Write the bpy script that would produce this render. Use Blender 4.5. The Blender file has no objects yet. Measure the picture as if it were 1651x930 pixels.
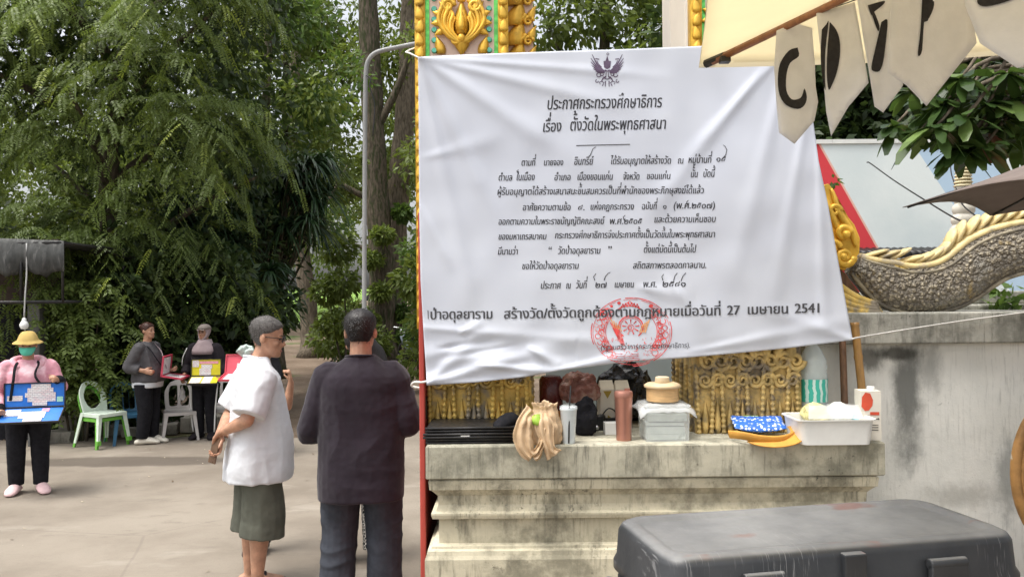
import bpy, bmesh, math, random
import numpy as np
from mathutils import Vector, Matrix, noise

V = Vector
PI = math.pi
C = bpy.context.scene.collection
scene = bpy.context.scene

# ------------------------------------------------------------------ camera
CAM = V((0, 0, 1.8))
FPX = 1300.0
cam_d = bpy.data.cameras.new('camera')
cam_d.sensor_width = 36
cam_d.lens = 36 * FPX / 1651
cam_d.clip_start = 0.05
cam_d.clip_end = 600
cam = bpy.data.objects.new('camera', cam_d)
C.objects.link(cam)
cam.location = CAM
CAM_ROT = Matrix.Rotation(math.radians(90.57), 3, 'X') @ Matrix.Rotation(math.radians(-0.5), 3, 'Z')
cam.rotation_euler = CAM_ROT.to_euler()
scene.camera = cam

# ------------------------------------------------------------------ light
SUN_EL, SUN_AZ = math.radians(69), math.radians(241)   # azimuth of the sun, clockwise from +Y
world = bpy.data.worlds.new('World')
scene.world = world
world.use_nodes = True
wn, wl = world.node_tree.nodes, world.node_tree.links
sky = wn.new('ShaderNodeTexSky')
sky.sky_type = 'NISHITA'
sky.sun_disc = False
sky.sun_elevation = SUN_EL
sky.sun_rotation = SUN_AZ
sky.air_density = 1.0
sky.dust_density = 6.0
sky.ozone_density = 1.0
hs = wn.new('ShaderNodeHueSaturation')       # thin high overcast: little blue left
hs.inputs['Saturation'].default_value = 0.26
hs.inputs['Value'].default_value = 1.0
wl.new(sky.outputs[0], hs.inputs['Color'])
wl.new(hs.outputs[0], wn['Background'].inputs['Color'])
wn['Background'].inputs['Strength'].default_value = 0.15
sun_d = bpy.data.lights.new('sun', 'SUN')
sun_d.energy = 1.0
sun_d.angle = math.radians(24)
sun_d.color = (1.0, 0.95, 0.86)
sun = bpy.data.objects.new('sun', sun_d)
C.objects.link(sun)
sd = V((math.sin(SUN_AZ) * math.cos(SUN_EL), math.cos(SUN_AZ) * math.cos(SUN_EL), math.sin(SUN_EL)))
sun.rotation_euler = sd.to_track_quat('Z', 'Y').to_euler()
sun.location = sd * 60
scene.view_settings.view_transform = 'Standard'
scene.view_settings.look = 'None'
scene.view_settings.gamma = 1
scene.view_settings.use_curve_mapping = False
scene.view_settings.exposure = 1.0
scene.cycles.use_denoising = True
scene.cycles.max_bounces = 8
scene.cycles.transparent_max_bounces = 12


# ------------------------------------------------------------------ helpers
def P(px, py, d):
    """point of the place seen at photo pixel (px, py), d metres in front of the camera along +Y"""
    r = CAM_ROT @ V(((px - 825.5) / FPX, (465 - py) / FPX, -1))
    return CAM + r * (d / r.y)


def link(o, parent=None):
    C.objects.link(o)
    if parent is not None:
        o.parent = parent
    return o


def tag(o, label=None, cat=None, group=None, kind=None):
    if label: o['label'] = label
    if cat: o['category'] = cat
    if group: o['group'] = group
    if kind: o['kind'] = kind
    return o


def thing(name, label, cat, loc=(0, 0, 0), rz=0, group=None):
    o = bpy.data.objects.new(name, None)
    o.empty_display_size = 0.1
    o.location = loc
    o.rotation_euler = (0, 0, rz)
    C.objects.link(o)
    return tag(o, label, cat, group)


def finish(bm, smooth):
    bmesh.ops.recalc_face_normals(bm, faces=bm.faces[:])
    if smooth:
        for f in bm.faces: f.smooth = True
        if smooth is not True:
            for e in bm.edges:
                if len(e.link_faces) == 2 and e.calc_face_angle(0) > math.radians(smooth): e.smooth = False


def obj(name, bm, m, parent=None, smooth=35, world_pts=False, bevel=0):
    """link a bmesh (or mesh) as one object; world_pts: its vertices are world points, parent is an unrotated empty"""
    if isinstance(bm, bmesh.types.BMesh):
        finish(bm, smooth)
        me = bpy.data.meshes.new(name)
        bm.to_mesh(me); bm.free()
    else:
        me = bm
    ms = m if isinstance(m, (list, tuple)) else [m]
    if not me.materials:
        for x in ms: me.materials.append(x)
    o = bpy.data.objects.new(name, me)
    link(o, parent)
    if world_pts and parent is not None:
        me.transform(Matrix.Translation(-parent.location))
    if bevel:
        b = o.modifiers.new('bevel', 'BEVEL'); b.width = bevel; b.segments = 2; b.limit_method = 'ANGLE'
        b.angle_limit = math.radians(40)
    return o


def copy_tree(o, parent=None):
    c = o.copy(); C.objects.link(c); c.parent = parent
    for ch in o.children: copy_tree(ch, c)
    return c


def box(bm, c, s, rot=None, mi=0):
    """box centred c, size s"""
    g = bmesh.ops.create_cube(bm, size=1)['verts']
    M = Matrix.Diagonal((*s, 1))
    if rot is not None: M = rot.to_4x4() @ M
    M = Matrix.Translation(c) @ M
    bmesh.ops.transform(bm, matrix=M, verts=g)
    if mi:
        for f in {f for v in g for f in v.link_faces}: f.material_index = mi
    return g


def boxz(bm, x0, x1, y0, y1, z0, z1, mi=0):
    return box(bm, ((x0 + x1) / 2, (y0 + y1) / 2, (z0 + z1) / 2), (x1 - x0, y1 - y0, z1 - z0), None, mi)


def loft(bm, rings, cap=True, closed=True, mi=0):
    """rings: lists of points, same count"""
    R = [[bm.verts.new(p) for p in r] for r in rings]
    n = len(R[0])
    for a, b in zip(R, R[1:]):
        for i in range(n if closed else n - 1):
            j = (i + 1) % n
            try:
                f = bm.faces.new((a[i], a[j], b[j], b[i])); f.material_index = mi
            except ValueError: pass
    if cap and closed:
        for r in (R[0][::-1], R[-1]):
            try: bm.faces.new(r).material_index = mi
            except ValueError: pass
    return R


def frame(t, ref):
    t = t.normalized()
    s = ref - t * ref.dot(t)
    if s.length < 1e-4:
        s = V((0, 1, 0)).cross(t)
        if s.length < 1e-4: s = V((1, 0, 0)).cross(t)
    s.normalize()
    return s, t.cross(s)


def tube(bm, pts, rad, seg=8, ref=V((1, 0, 0)), flat=None, rnd=False, cap=True, mi=0):
    """swept tube; rad: one radius, or one per point, each a number or (a, b); flat: (s, f) fixed frame"""
    pts = [V(p) for p in pts]
    n = len(pts)
    rs = rad if isinstance(rad, (list, tuple)) and len(rad) == n else [rad] * n
    rs = [(r, r) if not isinstance(r, (list, tuple)) else r for r in rs]
    if rnd:
        t0 = (pts[0] - pts[1]).normalized(); t1 = (pts[-1] - pts[-2]).normalized()
        a = [(pts[0] + t0 * max(rs[0]) * k, tuple(q * s for q in rs[0])) for k, s in ((.95, .3), (.7, .72), (.36, .93))]
        b = [(pts[-1] + t1 * max(rs[-1]) * k, tuple(q * s for q in rs[-1])) for k, s in ((.36, .93), (.7, .72), (.95, .3))]
        pts = [x[0] for x in a] + pts + [x[0] for x in b]
        rs = [x[1] for x in a] + rs + [x[1] for x in b]
        n = len(pts)
    rings = []; s = None
    for i in range(n):
        if flat: s, f = flat
        else:
            t = pts[min(i + 1, n - 1)] - pts[max(i - 1, 0)]
            s, f = frame(t, ref if s is None else s)
        rings.append([pts[i] + s * (rs[i][0] * math.cos(k * 2 * PI / seg)) + f * (rs[i][1] * math.sin(k * 2 * PI / seg)) for k in range(seg)])
    return loft(bm, rings, cap=cap, mi=mi)


def lathe(bm, prof, c=(0, 0, 0), seg=24, mi=0, cap=True):
    c = V(c)
    return loft(bm, [[c + V((r * math.cos(k * 2 * PI / seg), r * math.sin(k * 2 * PI / seg), z)) for k in range(seg)] for r, z in prof], cap=cap, mi=mi)


def ball(bm, c, r, seg=12, mi=0, rot=None):
    g = bmesh.ops.create_uvsphere(bm, u_segments=seg, v_segments=max(6, seg // 2 + 1), radius=1)['verts']
    r = (r, r, r) if not isinstance(r, (list, tuple)) else r
    M = Matrix.Diagonal((*r, 1))
    if rot is not None: M = rot.to_4x4() @ M
    bmesh.ops.transform(bm, matrix=Matrix.Translation(c) @ M, verts=g)
    if mi:
        for f in {f for v in g for f in v.link_faces}: f.material_index = mi
    return g


def prism(bm, poly, off, mi=0):
    """closed polygon of points extruded by vector off"""
    off = V(off)
    a = [bm.verts.new(p) for p in poly]; b = [bm.verts.new(V(p) + off) for p in poly]
    n = len(a)
    fs = [bm.faces.new(a), bm.faces.new(b[::-1])]
    for i in range(n):
        j = (i + 1) % n
        fs.append(bm.faces.new((a[j], a[i], b[i], b[j])))
    for f in fs: f.material_index = mi
    bmesh.ops.triangulate(bm, faces=fs[:2])
    return a, b


def catmull(pts, n=6):
    pts = [V(p) for p in pts]
    q = [pts[0] * 2 - pts[1]] + pts + [pts[-1] * 2 - pts[-2]]
    out = []
    for i in range(1, len(q) - 2):
        for k in range(n):
            t = k / n
            a, b, c, d = q[i - 1], q[i], q[i + 1], q[i + 2]
            out.append(0.5 * ((2 * b) + (c - a) * t + (2 * a - 5 * b + 4 * c - d) * t * t + (3 * b - a - 3 * c + d) * t ** 3))
    out.append(pts[-1])
    return out


def lerp(a, b, t): return a + (b - a) * t


def interp(xs, ys, x):
    return float(np.interp(x, xs, ys))


# ------------------------------------------------------------------ materials
def rgb(c): return (c[0], c[1], c[2], 1)


def nd(nt, kind, **kw):
    n = nt.nodes.new(kind)
    for k, v in kw.items():
        if k in n.inputs: n.inputs[k].default_value = v
        else: setattr(n, k, v)
    return n


def mix(nt, fac, a, b, blend='MIX'):
    m = nt.nodes.new('ShaderNodeMix'); m.data_type = 'RGBA'; m.blend_type = blend
    for s, v in ((0, fac), (6, a), (7, b)):
        if isinstance(v, bpy.types.NodeSocket): nt.links.new(v, m.inputs[s])
        elif s == 0: m.inputs[0].default_value = v
        else: m.inputs[s].default_value = rgb(v)
    return m.outputs[2]


def ramp(nt, val, a, b, va=0.0, vb=1.0):
    r = nt.nodes.new('ShaderNodeMapRange'); r.interpolation_type = 'SMOOTHSTEP'
    r.inputs[1].default_value = a; r.inputs[2].default_value = b
    r.inputs[3].default_value = va; r.inputs[4].default_value = vb
    nt.links.new(val, r.inputs[0])
    return r.outputs[0]


def mul(nt, a, b, op='MULTIPLY'):
    m = nt.nodes.new('ShaderNodeMath'); m.operation = op
    for i, v in enumerate((a, b)):
        if isinstance(v, bpy.types.NodeSocket): nt.links.new(v, m.inputs[i])
        else: m.inputs[i].default_value = v
    return m.outputs[0]


def coords(nt, scale=(1, 1, 1), kind='Object'):
    t = nt.nodes.new('ShaderNodeTexCoord')
    m = nt.nodes.new('ShaderNodeMapping')
    m.inputs['Scale'].default_value = scale
    nt.links.new(t.outputs[kind], m.inputs['Vector'])
    return m.outputs[0]


def noi(nt, scale, detail=4, rough=0.55, stretch=(1, 1, 1)):
    n = nd(nt, 'ShaderNodeTexNoise', Scale=scale, Detail=detail, Roughness=rough)
    nt.links.new(coords(nt, stretch), n.inputs['Vector'])
    return n.outputs[0]


def base_mat(name):
    m = bpy.data.materials.new(name); m.use_nodes = True
    return m, m.node_tree, m.node_tree.nodes['Principled BSDF']


def bump(nt, bs, h, strength, dist=0.01):
    b = nd(nt, 'ShaderNodeBump', Strength=strength, Distance=dist)
    nt.links.new(h, b.inputs['Height'])
    nt.links.new(b.outputs[0], bs.inputs['Normal'])


def pm(name, col, rough=0.6, var=0.18, scale=6, metal=0.0, bmp=0.0, bscale=60, stain=None, trans=0.0, alpha=1.0, spec=0.5, sub=0.0, emit=None, rvar=0.1, stretch=(1, 1, 1), ior=1.45, sheen=0):
    """general procedural surface: base colour with noise variation, optional stain (colour, lo, hi, scale)"""
    m, nt, bs = base_mat(name)
    lo = tuple(c * (1 - var) for c in col); hi = tuple(min(1, c * (1 + var)) for c in col)
    n = noi(nt, scale, 5, stretch=stretch)
    c = mix(nt, ramp(nt, n, 0.3, 0.7), lo, hi)
    if stain:
        sc, a, b, ss = stain
        s = noi(nt, ss, 6, 0.62, stretch)
        c = mix(nt, ramp(nt, s, a, b), c, sc)
    nt.links.new(c, bs.inputs['Base Color'])
    r = ramp(nt, noi(nt, scale * 3, 3), 0.3, 0.7, max(0, rough - rvar), min(1, rough + rvar))
    nt.links.new(r, bs.inputs['Roughness'])
    bs.inputs['Metallic'].default_value = metal
    bs.inputs['Specular IOR Level'].default_value = spec
    bs.inputs['IOR'].default_value = ior
    bs.inputs['Transmission Weight'].default_value = trans
    bs.inputs['Alpha'].default_value = alpha
    bs.inputs['Sheen Weight'].default_value = sheen
    if sub:
        bs.inputs['Subsurface Weight'].default_value = sub
        bs.inputs['Subsurface Radius'].default_value = (0.012, 0.005, 0.003)
        bs.inputs['Subsurface Scale'].default_value = 1.0
    if emit:
        bs.inputs['Emission Color'].default_value = rgb(emit[0]); bs.inputs['Emission Strength'].default_value = emit[1]
    if bmp: bump(nt, bs, noi(nt, bscale, 4), bmp, 0.004)
    return m


def translucent(m, col, amount):
    nt = m.node_tree; bs = nt.nodes['Principled BSDF']; out = nt.nodes['Material Output']
    t = nd(nt, 'ShaderNodeBsdfTranslucent', Color=rgb(col))
    mx = nd(nt, 'ShaderNodeMixShader'); mx.inputs[0].default_value = amount
    nt.links.new(bs.outputs[0], mx.inputs[1]); nt.links.new(t.outputs[0], mx.inputs[2])
    nt.links.new(mx.outputs[0], out.inputs['Surface'])
    return m


def leaf_mat(name, dark, light, young=None, trans=0.3, rough=0.45):
    m, nt, bs = base_mat(name)
    a = nd(nt, 'ShaderNodeAttribute', attribute_name='tint')
    c = mix(nt, ramp(nt, a.outputs['Fac'], 0.0, 0.8), dark, light)
    if young is not None: c = mix(nt, ramp(nt, a.outputs['Fac'], 0.86, 0.98), c, young)
    g = nd(nt, 'ShaderNodeNewGeometry')
    c = mix(nt, ramp(nt, g.outputs['Random Per Island'], 0, 1, 0, 0.35), c, tuple(x * .55 for x in dark))
    nt.links.new(c, bs.inputs['Base Color'])
    bs.inputs['Roughness'].default_value = rough; bs.inputs['Specular IOR Level'].default_value = .3
    t = nd(nt, 'ShaderNodeBsdfTranslucent')
    nt.links.new(mix(nt, 0.5, c, (light[0] * 1.3, light[1] * 1.3, light[2] * .6)), t.inputs['Color'])
    mx = nd(nt, 'ShaderNodeMixShader'); mx.inputs[0].default_value = trans
    nt.links.new(bs.outputs[0], mx.inputs[1]); nt.links.new(t.outputs[0], mx.inputs[2])
    nt.links.new(mx.outputs[0], nt.nodes['Material Output'].inputs['Surface'])
    return m


def mouldy_mat(name, base, base2, mould, dark, a=0.5, b=0.72, streak=(5, 5, 1.6), grime=1.0, patch=None):
    """weathered render: two tones, mould, vertical streaks, pits"""
    m, nt, bs = base_mat(name)
    c = mix(nt, ramp(nt, noi(nt, 2.2, 6, .6), .38, .62), base, base2)
    if patch: c = mix(nt, ramp(nt, noi(nt, 1.3, 3, .5), .58, .64), c, patch)
    c = mix(nt, ramp(nt, noi(nt, 3.2, 8, .68), a, b, 0, .85 * grime), c, mould)
    st = noi(nt, 2.6, 7, .65, streak)
    c = mix(nt, ramp(nt, st, a + .05, b + .12, 0, .62 * grime), c, dark)
    fs = noi(nt, 9, 6, .7, (6, 6, .55))
    c = mix(nt, mul(nt, ramp(nt, fs, .50, .68), ramp(nt, noi(nt, 1.9, 4, .6), .38, .62, 0, .75 * grime)), c, tuple(x * 1.1 for x in dark))
    sp = noi(nt, 40, 5, .7)
    c = mix(nt, mul(nt, ramp(nt, sp, .58, .72), ramp(nt, noi(nt, 2.7, 4, .6), .42, .66, 0, grime)), c, tuple(x * .5 for x in dark))
    nt.links.new(c, bs.inputs['Base Color'])
    bs.inputs['Roughness'].default_value = 0.88
    bs.inputs['Specular IOR Level'].default_value = 0.25
    h = mix(nt, .5, noi(nt, 30, 8, .7), noi(nt, 5, 4, .6))
    bump(nt, bs, h, .5, .012)
    return m


SKIN = (0.46, 0.255, 0.165)
M = {}
M['skin'] = pm('skin', SKIN, .5, .08, 14, sub=.08, bmp=.05, bscale=120)
M['skin_dark'] = pm('skin_tan', (0.33, 0.17, 0.105), .5, .08, 14, sub=.08)
M['skin_red'] = pm('skin_ruddy', (0.43, 0.235, 0.15), .48, .16, 22, sub=.08)
M['lips'] = pm('lips', (0.34, 0.13, 0.11), .45)
M['eye'] = pm('eye', (0.03, 0.02, 0.015), .2)
M['hair_black'] = pm('black_hair', (0.012, 0.010, 0.010), .5, .3, 60, bmp=.25, bscale=180, stretch=(3, 3, 1))
M['hair_grey'] = pm('grey_hair', (0.10, 0.093, 0.088), .6, .3, 70, bmp=.25, bscale=260, stretch=(3, 3, 1), stain=((0.045, .041, .038), .42, .66, 40))
M['hair_brown'] = pm('brown_hair', (0.05, 0.018, 0.012), .45, .3, 60, bmp=.6, bscale=180)
M['white_cotton'] = pm('white_cotton', (0.62, 0.64, 0.67), .9, .03, 20, bmp=.12, bscale=260, spec=.2)
M['plum_cotton'] = pm('faded_plum_cotton', (0.021, 0.0165, 0.0235), .9, .22, 5, bmp=.15, bscale=260, spec=.2, sheen=.15)
M['olive_cloth'] = pm('olive_grey_cloth', (0.094, 0.098, 0.078), .9, .12, 10, bmp=.15, bscale=220, spec=.2)
M['denim'] = pm('dark_blue_grey_denim', (0.040, 0.045, 0.056), .88, .25, 9, bmp=.2, bscale=240, spec=.25)
M['black_cloth'] = pm('black_cloth', (0.011, 0.011, 0.014), .88, .2, 10, bmp=.1, bscale=200, spec=.25)
M['dark_top'] = pm('black_knit', (0.016, 0.013, 0.016), .88, .2, 10, bmp=.1, bscale=200, spec=.25)
M['grey_knit'] = pm('grey_knit', (0.085, 0.082, 0.086), .9, .14, 14, bmp=.2, bscale=200, spec=.2)
M['pink_cloth'] = pm('pink_tie_dye_cloth', (0.66, 0.32, 0.38), .9, .08, 6, spec=.2, stain=((.86, .62, .66), .45, .65, 5))
M['hijab_cloth'] = pm('dusty_pink_cloth', (0.30, 0.235, 0.24), .9, .08, 12, spec=.2)
M['cap_cloth'] = pm('taupe_cloth', (0.22, 0.19, 0.17), .9, .08, 12, spec=.2)
M['yellow_cloth'] = pm('yellow_cloth', (0.47, 0.34, 0.12), .9, .08, 12, spec=.2)
M['mask_cloth'] = pm('teal_mask', (0.12, 0.56, 0.42), .85, .05, 20, spec=.2)
M['white_foam'] = pm('cream_foam', (0.72, 0.68, 0.58), .7, .05, 20)
M['pink_foam'] = pm('pale_pink_foam', (0.68, 0.47, 0.47), .7, .05, 20)
M['black_rubber'] = pm('black_rubber', (0.015, 0.015, 0.016), .6)
M['black_plastic'] = pm('black_plastic', (0.018, 0.018, 0.019), .42, .2, 20)
M['black_metal'] = pm('black_metal', (0.025, 0.024, 0.024), .45, .3, 25, metal=.3, stain=((.09, .06, .04), .6, .75, 30))
M['steel'] = pm('steel', (0.55, 0.56, 0.57), .3, .1, 20, metal=1.0)
M['grey_paint'] = pm('grey_painted_steel', (0.27, 0.275, 0.27), .5, .15, 6, stain=((.16, .15, .13), .55, .75, 12), stretch=(1, 1, .3))
M['white_plastic'] = pm('white_plastic', (0.74, 0.74, 0.71), .4, .05, 10)
M['chair_white'] = pm('pale_mint_white_plastic', (0.66, 0.76, 0.65), .42, .06, 9, stain=((.5, .55, .42), .6, .8, 10))
M['chair_green'] = pm('bright_green_plastic', (0.16, 0.46, 0.06), .42, .1, 9)
M['chair_blue'] = pm('dark_blue_plastic', (0.045, 0.15, 0.26), .42, .1, 9)
M['chair_grey'] = pm('light_grey_plastic', (0.46, 0.44, 0.42), .45, .08, 9)
M['gold'] = pm('gold_paint', (0.76, 0.46, 0.06), .42, .2, 14, metal=.35, stain=((.34, .20, .04), .56, .74, 12), bmp=.2, bscale=50)
M['gold_old'] = pm('worn_gold_paint', (0.66, 0.46, 0.12), .55, .3, 12, metal=.22, stain=((.30, .26, .20), .47, .64, 9), bmp=.35, bscale=45)
M['gold_dirty'] = pm('grimy_gold_paint', (0.58, 0.42, 0.16), .6, .35, 18, metal=.15, stain=((.20, .165, .12), .46, .64, 11), bmp=.4, bscale=45)
M['pink_plaster'] = pm('pinkish_plaster', (0.66, 0.50, 0.41), .85, .07, 8)
M['cream_plaster'] = pm('cream_plaster', (0.68, 0.64, 0.57), .85, .06, 5, stain=((.45, .43, .38), .6, .8, 4), stretch=(2, 2, .6))
M['mirror_green'] = pm('green_mirror_glass', (0.12, 0.42, 0.30), .12, .25, 60, metal=.6)
M['mirror_bright'] = pm('bright_green_mirror', (0.14, 0.55, 0.12), .15, .3, 50, metal=.5)
M['red_paint'] = pm('red_painted_steel', (0.42, 0.060, 0.045), .5, .1, 5, stain=((.26, .06, .05), .55, .75, 7), stretch=(2, 2, .5))
M['bamboo'] = pm('bamboo', (0.36, 0.20, 0.065), .45, .2, 16, stretch=(4, 4, .5))
M['wood_dark'] = pm('dark_wood', (0.16, 0.085, 0.045), .6, .3, 10, stretch=(6, 6, .6), bmp=.2)
M['wood_brown'] = pm('varnished_wood', (0.27, 0.115, 0.05), .42, .2, 9, stretch=(6, 6, 1))
M['wood_pale'] = pm('pale_bamboo_wood', (0.62, 0.40, 0.19), .5, .12, 20, stretch=(1, 1, 5))
M['bark'] = pm('grey_brown_bark', (0.095, 0.078, 0.058), .95, .4, 9, stretch=(2.5, 2.5, .6), bmp=.9, bscale=22, stain=((.04, .048, .022), .46, .62, 5), spec=.15)
M['bark_pale'] = pm('pale_bark', (0.145, 0.12, 0.09), .95, .35, 8, stretch=(2.5, 2.5, .6), bmp=.8, bscale=22, stain=((.07, .06, .04), .52, .68, 6), spec=.15)
M['leaf_tam'] = leaf_mat('feathery_leaf', (0.082, 0.118, 0.030), (0.185, 0.25, 0.070), (0.29, 0.35, 0.06), .38)
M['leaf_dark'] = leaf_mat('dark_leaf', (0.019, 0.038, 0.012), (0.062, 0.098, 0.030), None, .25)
M['leaf_mid'] = leaf_mat('mid_leaf', (0.072, 0.105, 0.024), (0.175, 0.23, 0.052), (0.18, 0.25, 0.05), .38)
M['leaf_lit'] = leaf_mat('light_leaf', (0.05, 0.10, 0.025), (0.13, 0.21, 0.05), (0.22, 0.30, 0.07), .4)
M['leaf_strap'] = leaf_mat('strap_leaf', (0.018, 0.044, 0.022), (0.05, 0.098, 0.038), None, .22, .35)
M['leaf_broad'] = leaf_mat('broad_leaf', (0.022, 0.050, 0.014), (0.085, 0.145, 0.040), (0.2, 0.3, 0.08), .3, .32)
# ------------------------------------------------------------------ ground
def ground_mat():
    m, nt, bs = base_mat('bare_soil')
    c = mix(nt, ramp(nt, noi(nt, .8, 6, .6), .35, .65), (0.135, .098, .07), (0.20, .152, .112))
    c = mix(nt, ramp(nt, noi(nt, 14, 5, .7), .52, .72), c, (.085, .062, .04))
    c = mix(nt, ramp(nt, noi(nt, .35, 4, .6), .56, .66), c, (.07, .10, .03))
    nt.links.new(c, bs.inputs['Base Color']); bs.inputs['Roughness'].default_value = .95
    bs.inputs['Specular IOR Level'].default_value = .15
    bump(nt, bs, noi(nt, 12, 8, .7), .8, .03)
    return m


def road_mat():
    m, nt, bs = base_mat('worn_concrete_paving')
    c = mix(nt, ramp(nt, noi(nt, .55, 7, .6), .34, .66), (0.180, .151, .119), (0.280, .244, .198))
    c = mix(nt, ramp(nt, noi(nt, 2.6, 7, .68, (1, 2.2, 1)), .52, .7, 0, .6), c, (.18, .155, .125))
    c = mix(nt, ramp(nt, noi(nt, 70, 4, .7), .54, .74, 0, .55), c, (.15, .135, .115))
    c = mix(nt, ramp(nt, noi(nt, 1.1, 5, .6, (.6, 1.6, 1)), .60, .68, 0, .45), c, (.35, .315, .265))
    # a dark elongated patch in front of the chairs
    t = nd(nt, 'ShaderNodeTexCoord'); mp = nd(nt, 'ShaderNodeMapping')
    mp.inputs['Location'].default_value = (4.35 * .62, -9.02 * 2.9, 0); mp.inputs['Scale'].default_value = (.62, 2.9, 1)
    nt.links.new(t.outputs['Object'], mp.inputs['Vector'])
    ln = nd(nt, 'ShaderNodeVectorMath', operation='LENGTH'); nt.links.new(mp.outputs[0], ln.inputs[0])
    e = mul(nt, ln.outputs['Value'], mul(nt, noi(nt, 3.0, 5, .6), .55), 'ADD')
    c = mix(nt, ramp(nt, e, .92, 1.22, .72, 0), c, (.075, .06, .048))
    # hairline cracks
    v = nd(nt, 'ShaderNodeTexVoronoi', Scale=.36, feature='DISTANCE_TO_EDGE')
    d = nd(nt, 'ShaderNodeVectorMath', operation='ADD'); tn = nd(nt, 'ShaderNodeTexNoise', Scale=1.6, Detail=6)
    nt.links.new(t.outputs['Object'], d.inputs[0]); nt.links.new(tn.outputs['Color'], d.inputs[1])
    nt.links.new(d.outputs[0], v.inputs['Vector'])
    c = mix(nt, ramp(nt, v.outputs['Distance'], .001, .004, .22, 0), c, (.12, .10, .085))
    nt.links.new(c, bs.inputs['Base Color']); bs.inputs['Roughness'].default_value = .86
    bs.inputs['Specular IOR Level'].default_value = .3
    bump(nt, bs, noi(nt, 45, 8, .75), .35, .01)
    return m


def sheet(name, x0, x1, y0, y1, z, m, nx=1, ny=1, f=None):
    bm = bmesh.new()
    g = [[bm.verts.new((lerp(x0, x1, i / nx), lerp(y0, y1, j / ny), z + (f(lerp(x0, x1, i / nx), lerp(y0, y1, j / ny)) if f else 0))) for i in range(nx + 1)] for j in range(ny + 1)]
    for j in range(ny):
        for i in range(nx): bm.faces.new((g[j][i], g[j][i + 1], g[j + 1][i + 1], g[j + 1][i]))
    return tag(obj(name, bm, m), kind='structure')


sheet('ground', -260, 260, -40, 480, -.02, ground_mat())
# paving with a ragged far edge where it meets the soil
bm = bmesh.new()
edge = []
for i in range(121):
    x = lerp(-16, 6, i / 120)
    edge.append((x, 10.55 + (1.6 if x > -1.9 else 0) * min(1, max(0, (x + 2.2) / .8)) + .22 * noise.noise((x * .9, 3, 0)) + .08 * noise.noise((x * 5, 1, 0)), 0))
vs = [bm.verts.new((-16, -6, 0)), bm.verts.new((6, -6, 0))] + [bm.verts.new(p) for p in edge[::-1]]
bmesh.ops.triangulate(bm, faces=[bm.faces.new(vs)])
tag(obj('road', bm, road_mat()), kind='structure')
# sunlit lawn seen far down the path
lawn = sheet('lawn', -30, -11.5, 49, 68, .0, pm('lawn_green', (.16, .27, .045), .9, .3, 3, stain=((.1, .16, .03), .5, .7, 1.2)), 60, 60, lambda x, y: .12 * noise.noise((x * .8, y * .8, 0)) + max(0, y - 50) * .14)
# kerb slab on the far side of the path
bm = bmesh.new(); boxz(bm, -28, -9, 48.4, 48.9, -.02, .30)
tag(obj('kerb', bm, mouldy_mat('old_kerb', (.42, .40, .34), (.34, .32, .27), (.2, .2, .15), (.1, .1, .08)), bevel=.02), kind='structure')


# ------------------------------------------------------------------ foliage
def unit(a): return a / np.maximum(1e-9, np.linalg.norm(a, axis=1, keepdims=True))


def quads_obj(name, Q, tint, m, parent=None):
    """Q: (n, 4, 3) faces in the parent's space; tint: n values"""
    n = len(Q)
    me = bpy.data.meshes.new(name)
    me.vertices.add(n * 4); me.loops.add(n * 4); me.polygons.add(n)
    me.vertices.foreach_set('co', Q.reshape(-1).astype(np.float32))
    me.loops.foreach_set('vertex_index', np.arange(n * 4, dtype=np.int32))
    me.polygons.foreach_set('loop_start', np.arange(0, n * 4, 4, dtype=np.int32))
    me.polygons.foreach_set('loop_total', np.full(n, 4, dtype=np.int32))
    me.update(calc_edges=True)
    a = me.attributes.new('tint', 'FLOAT', 'POINT')
    a.data.foreach_set('value', np.repeat(tint, 4).astype(np.float32))
    me.materials.append(m)
    o = bpy.data.objects.new(name, me)
    return link(o, parent)


def diamonds(p, d, nrm, L, W, sag=0.12):
    """leaf faces from base p along d, in the plane with normal nrm"""
    d = unit(d); s = unit(np.cross(d, nrm)); L = L[:, None]; W = W[:, None]
    up = np.array([[0, 0, 1.0]])
    mid = p + d * L * .45
    return np.stack([p, mid + s * W * .5, p + d * L - up * L * sag, mid - s * W * .5], 1)


def fronds(rng, p, d, L, pairs, ll, lw, droop):
    """feathery compound leaves: p, d (n,3); L (n)"""
    n = len(p); d = unit(d); Q = []
    up = np.array([[0, 0, 1.0]])
    s = unit(np.cross(d, up) + rng.normal(0, .25, (n, 3)))
    for k in range(pairs):
        t = (k + .6) / pairs
        c = p + d * (L * t)[:, None] - up * (droop * L * t * t)[:, None]
        tan = unit(d - up * (2 * droop * t)[:, None] if np.ndim(droop) else d - up * 2 * droop * t)
        for sg in (-1, 1):
            dl = s * sg + tan * .45 - up * .22 + rng.normal(0, .12, (n, 3))
            nr = np.cross(tan, s) + rng.normal(0, .2, (n, 3))
            f = ll * (1 - .35 * abs(t - .5)) * rng.uniform(.85, 1.15, n)
            Q.append(diamonds(c, dl, nr, f, np.full(n, lw)))
    return np.concatenate(Q), pairs * 2


def branch_trunk(name, spine, r0, r1, m, parent, limbs=(), seg=10, seed=0):
    bm = bmesh.new()
    pts = catmull(spine, 6); n = len(pts)
    rs = []
    for i in range(n):
        t = i / (n - 1)
        fl = 1 + .55 * max(0, 1 - t * 9) ** 2
        rs.append((r0 + (r1 - r0) * t) * fl * (1 + .06 * math.sin(i * 2.1 + seed)))
    tube(bm, pts, rs, seg)
    for sp, a, b in limbs: tube(bm, catmull(sp, 4), [lerp(a, b, i / (4 * (len(sp) - 1))) for i in range(4 * (len(sp) - 1) + 1)], 7)
    o = obj(name, bm, m, parent, True)
    return o


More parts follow.
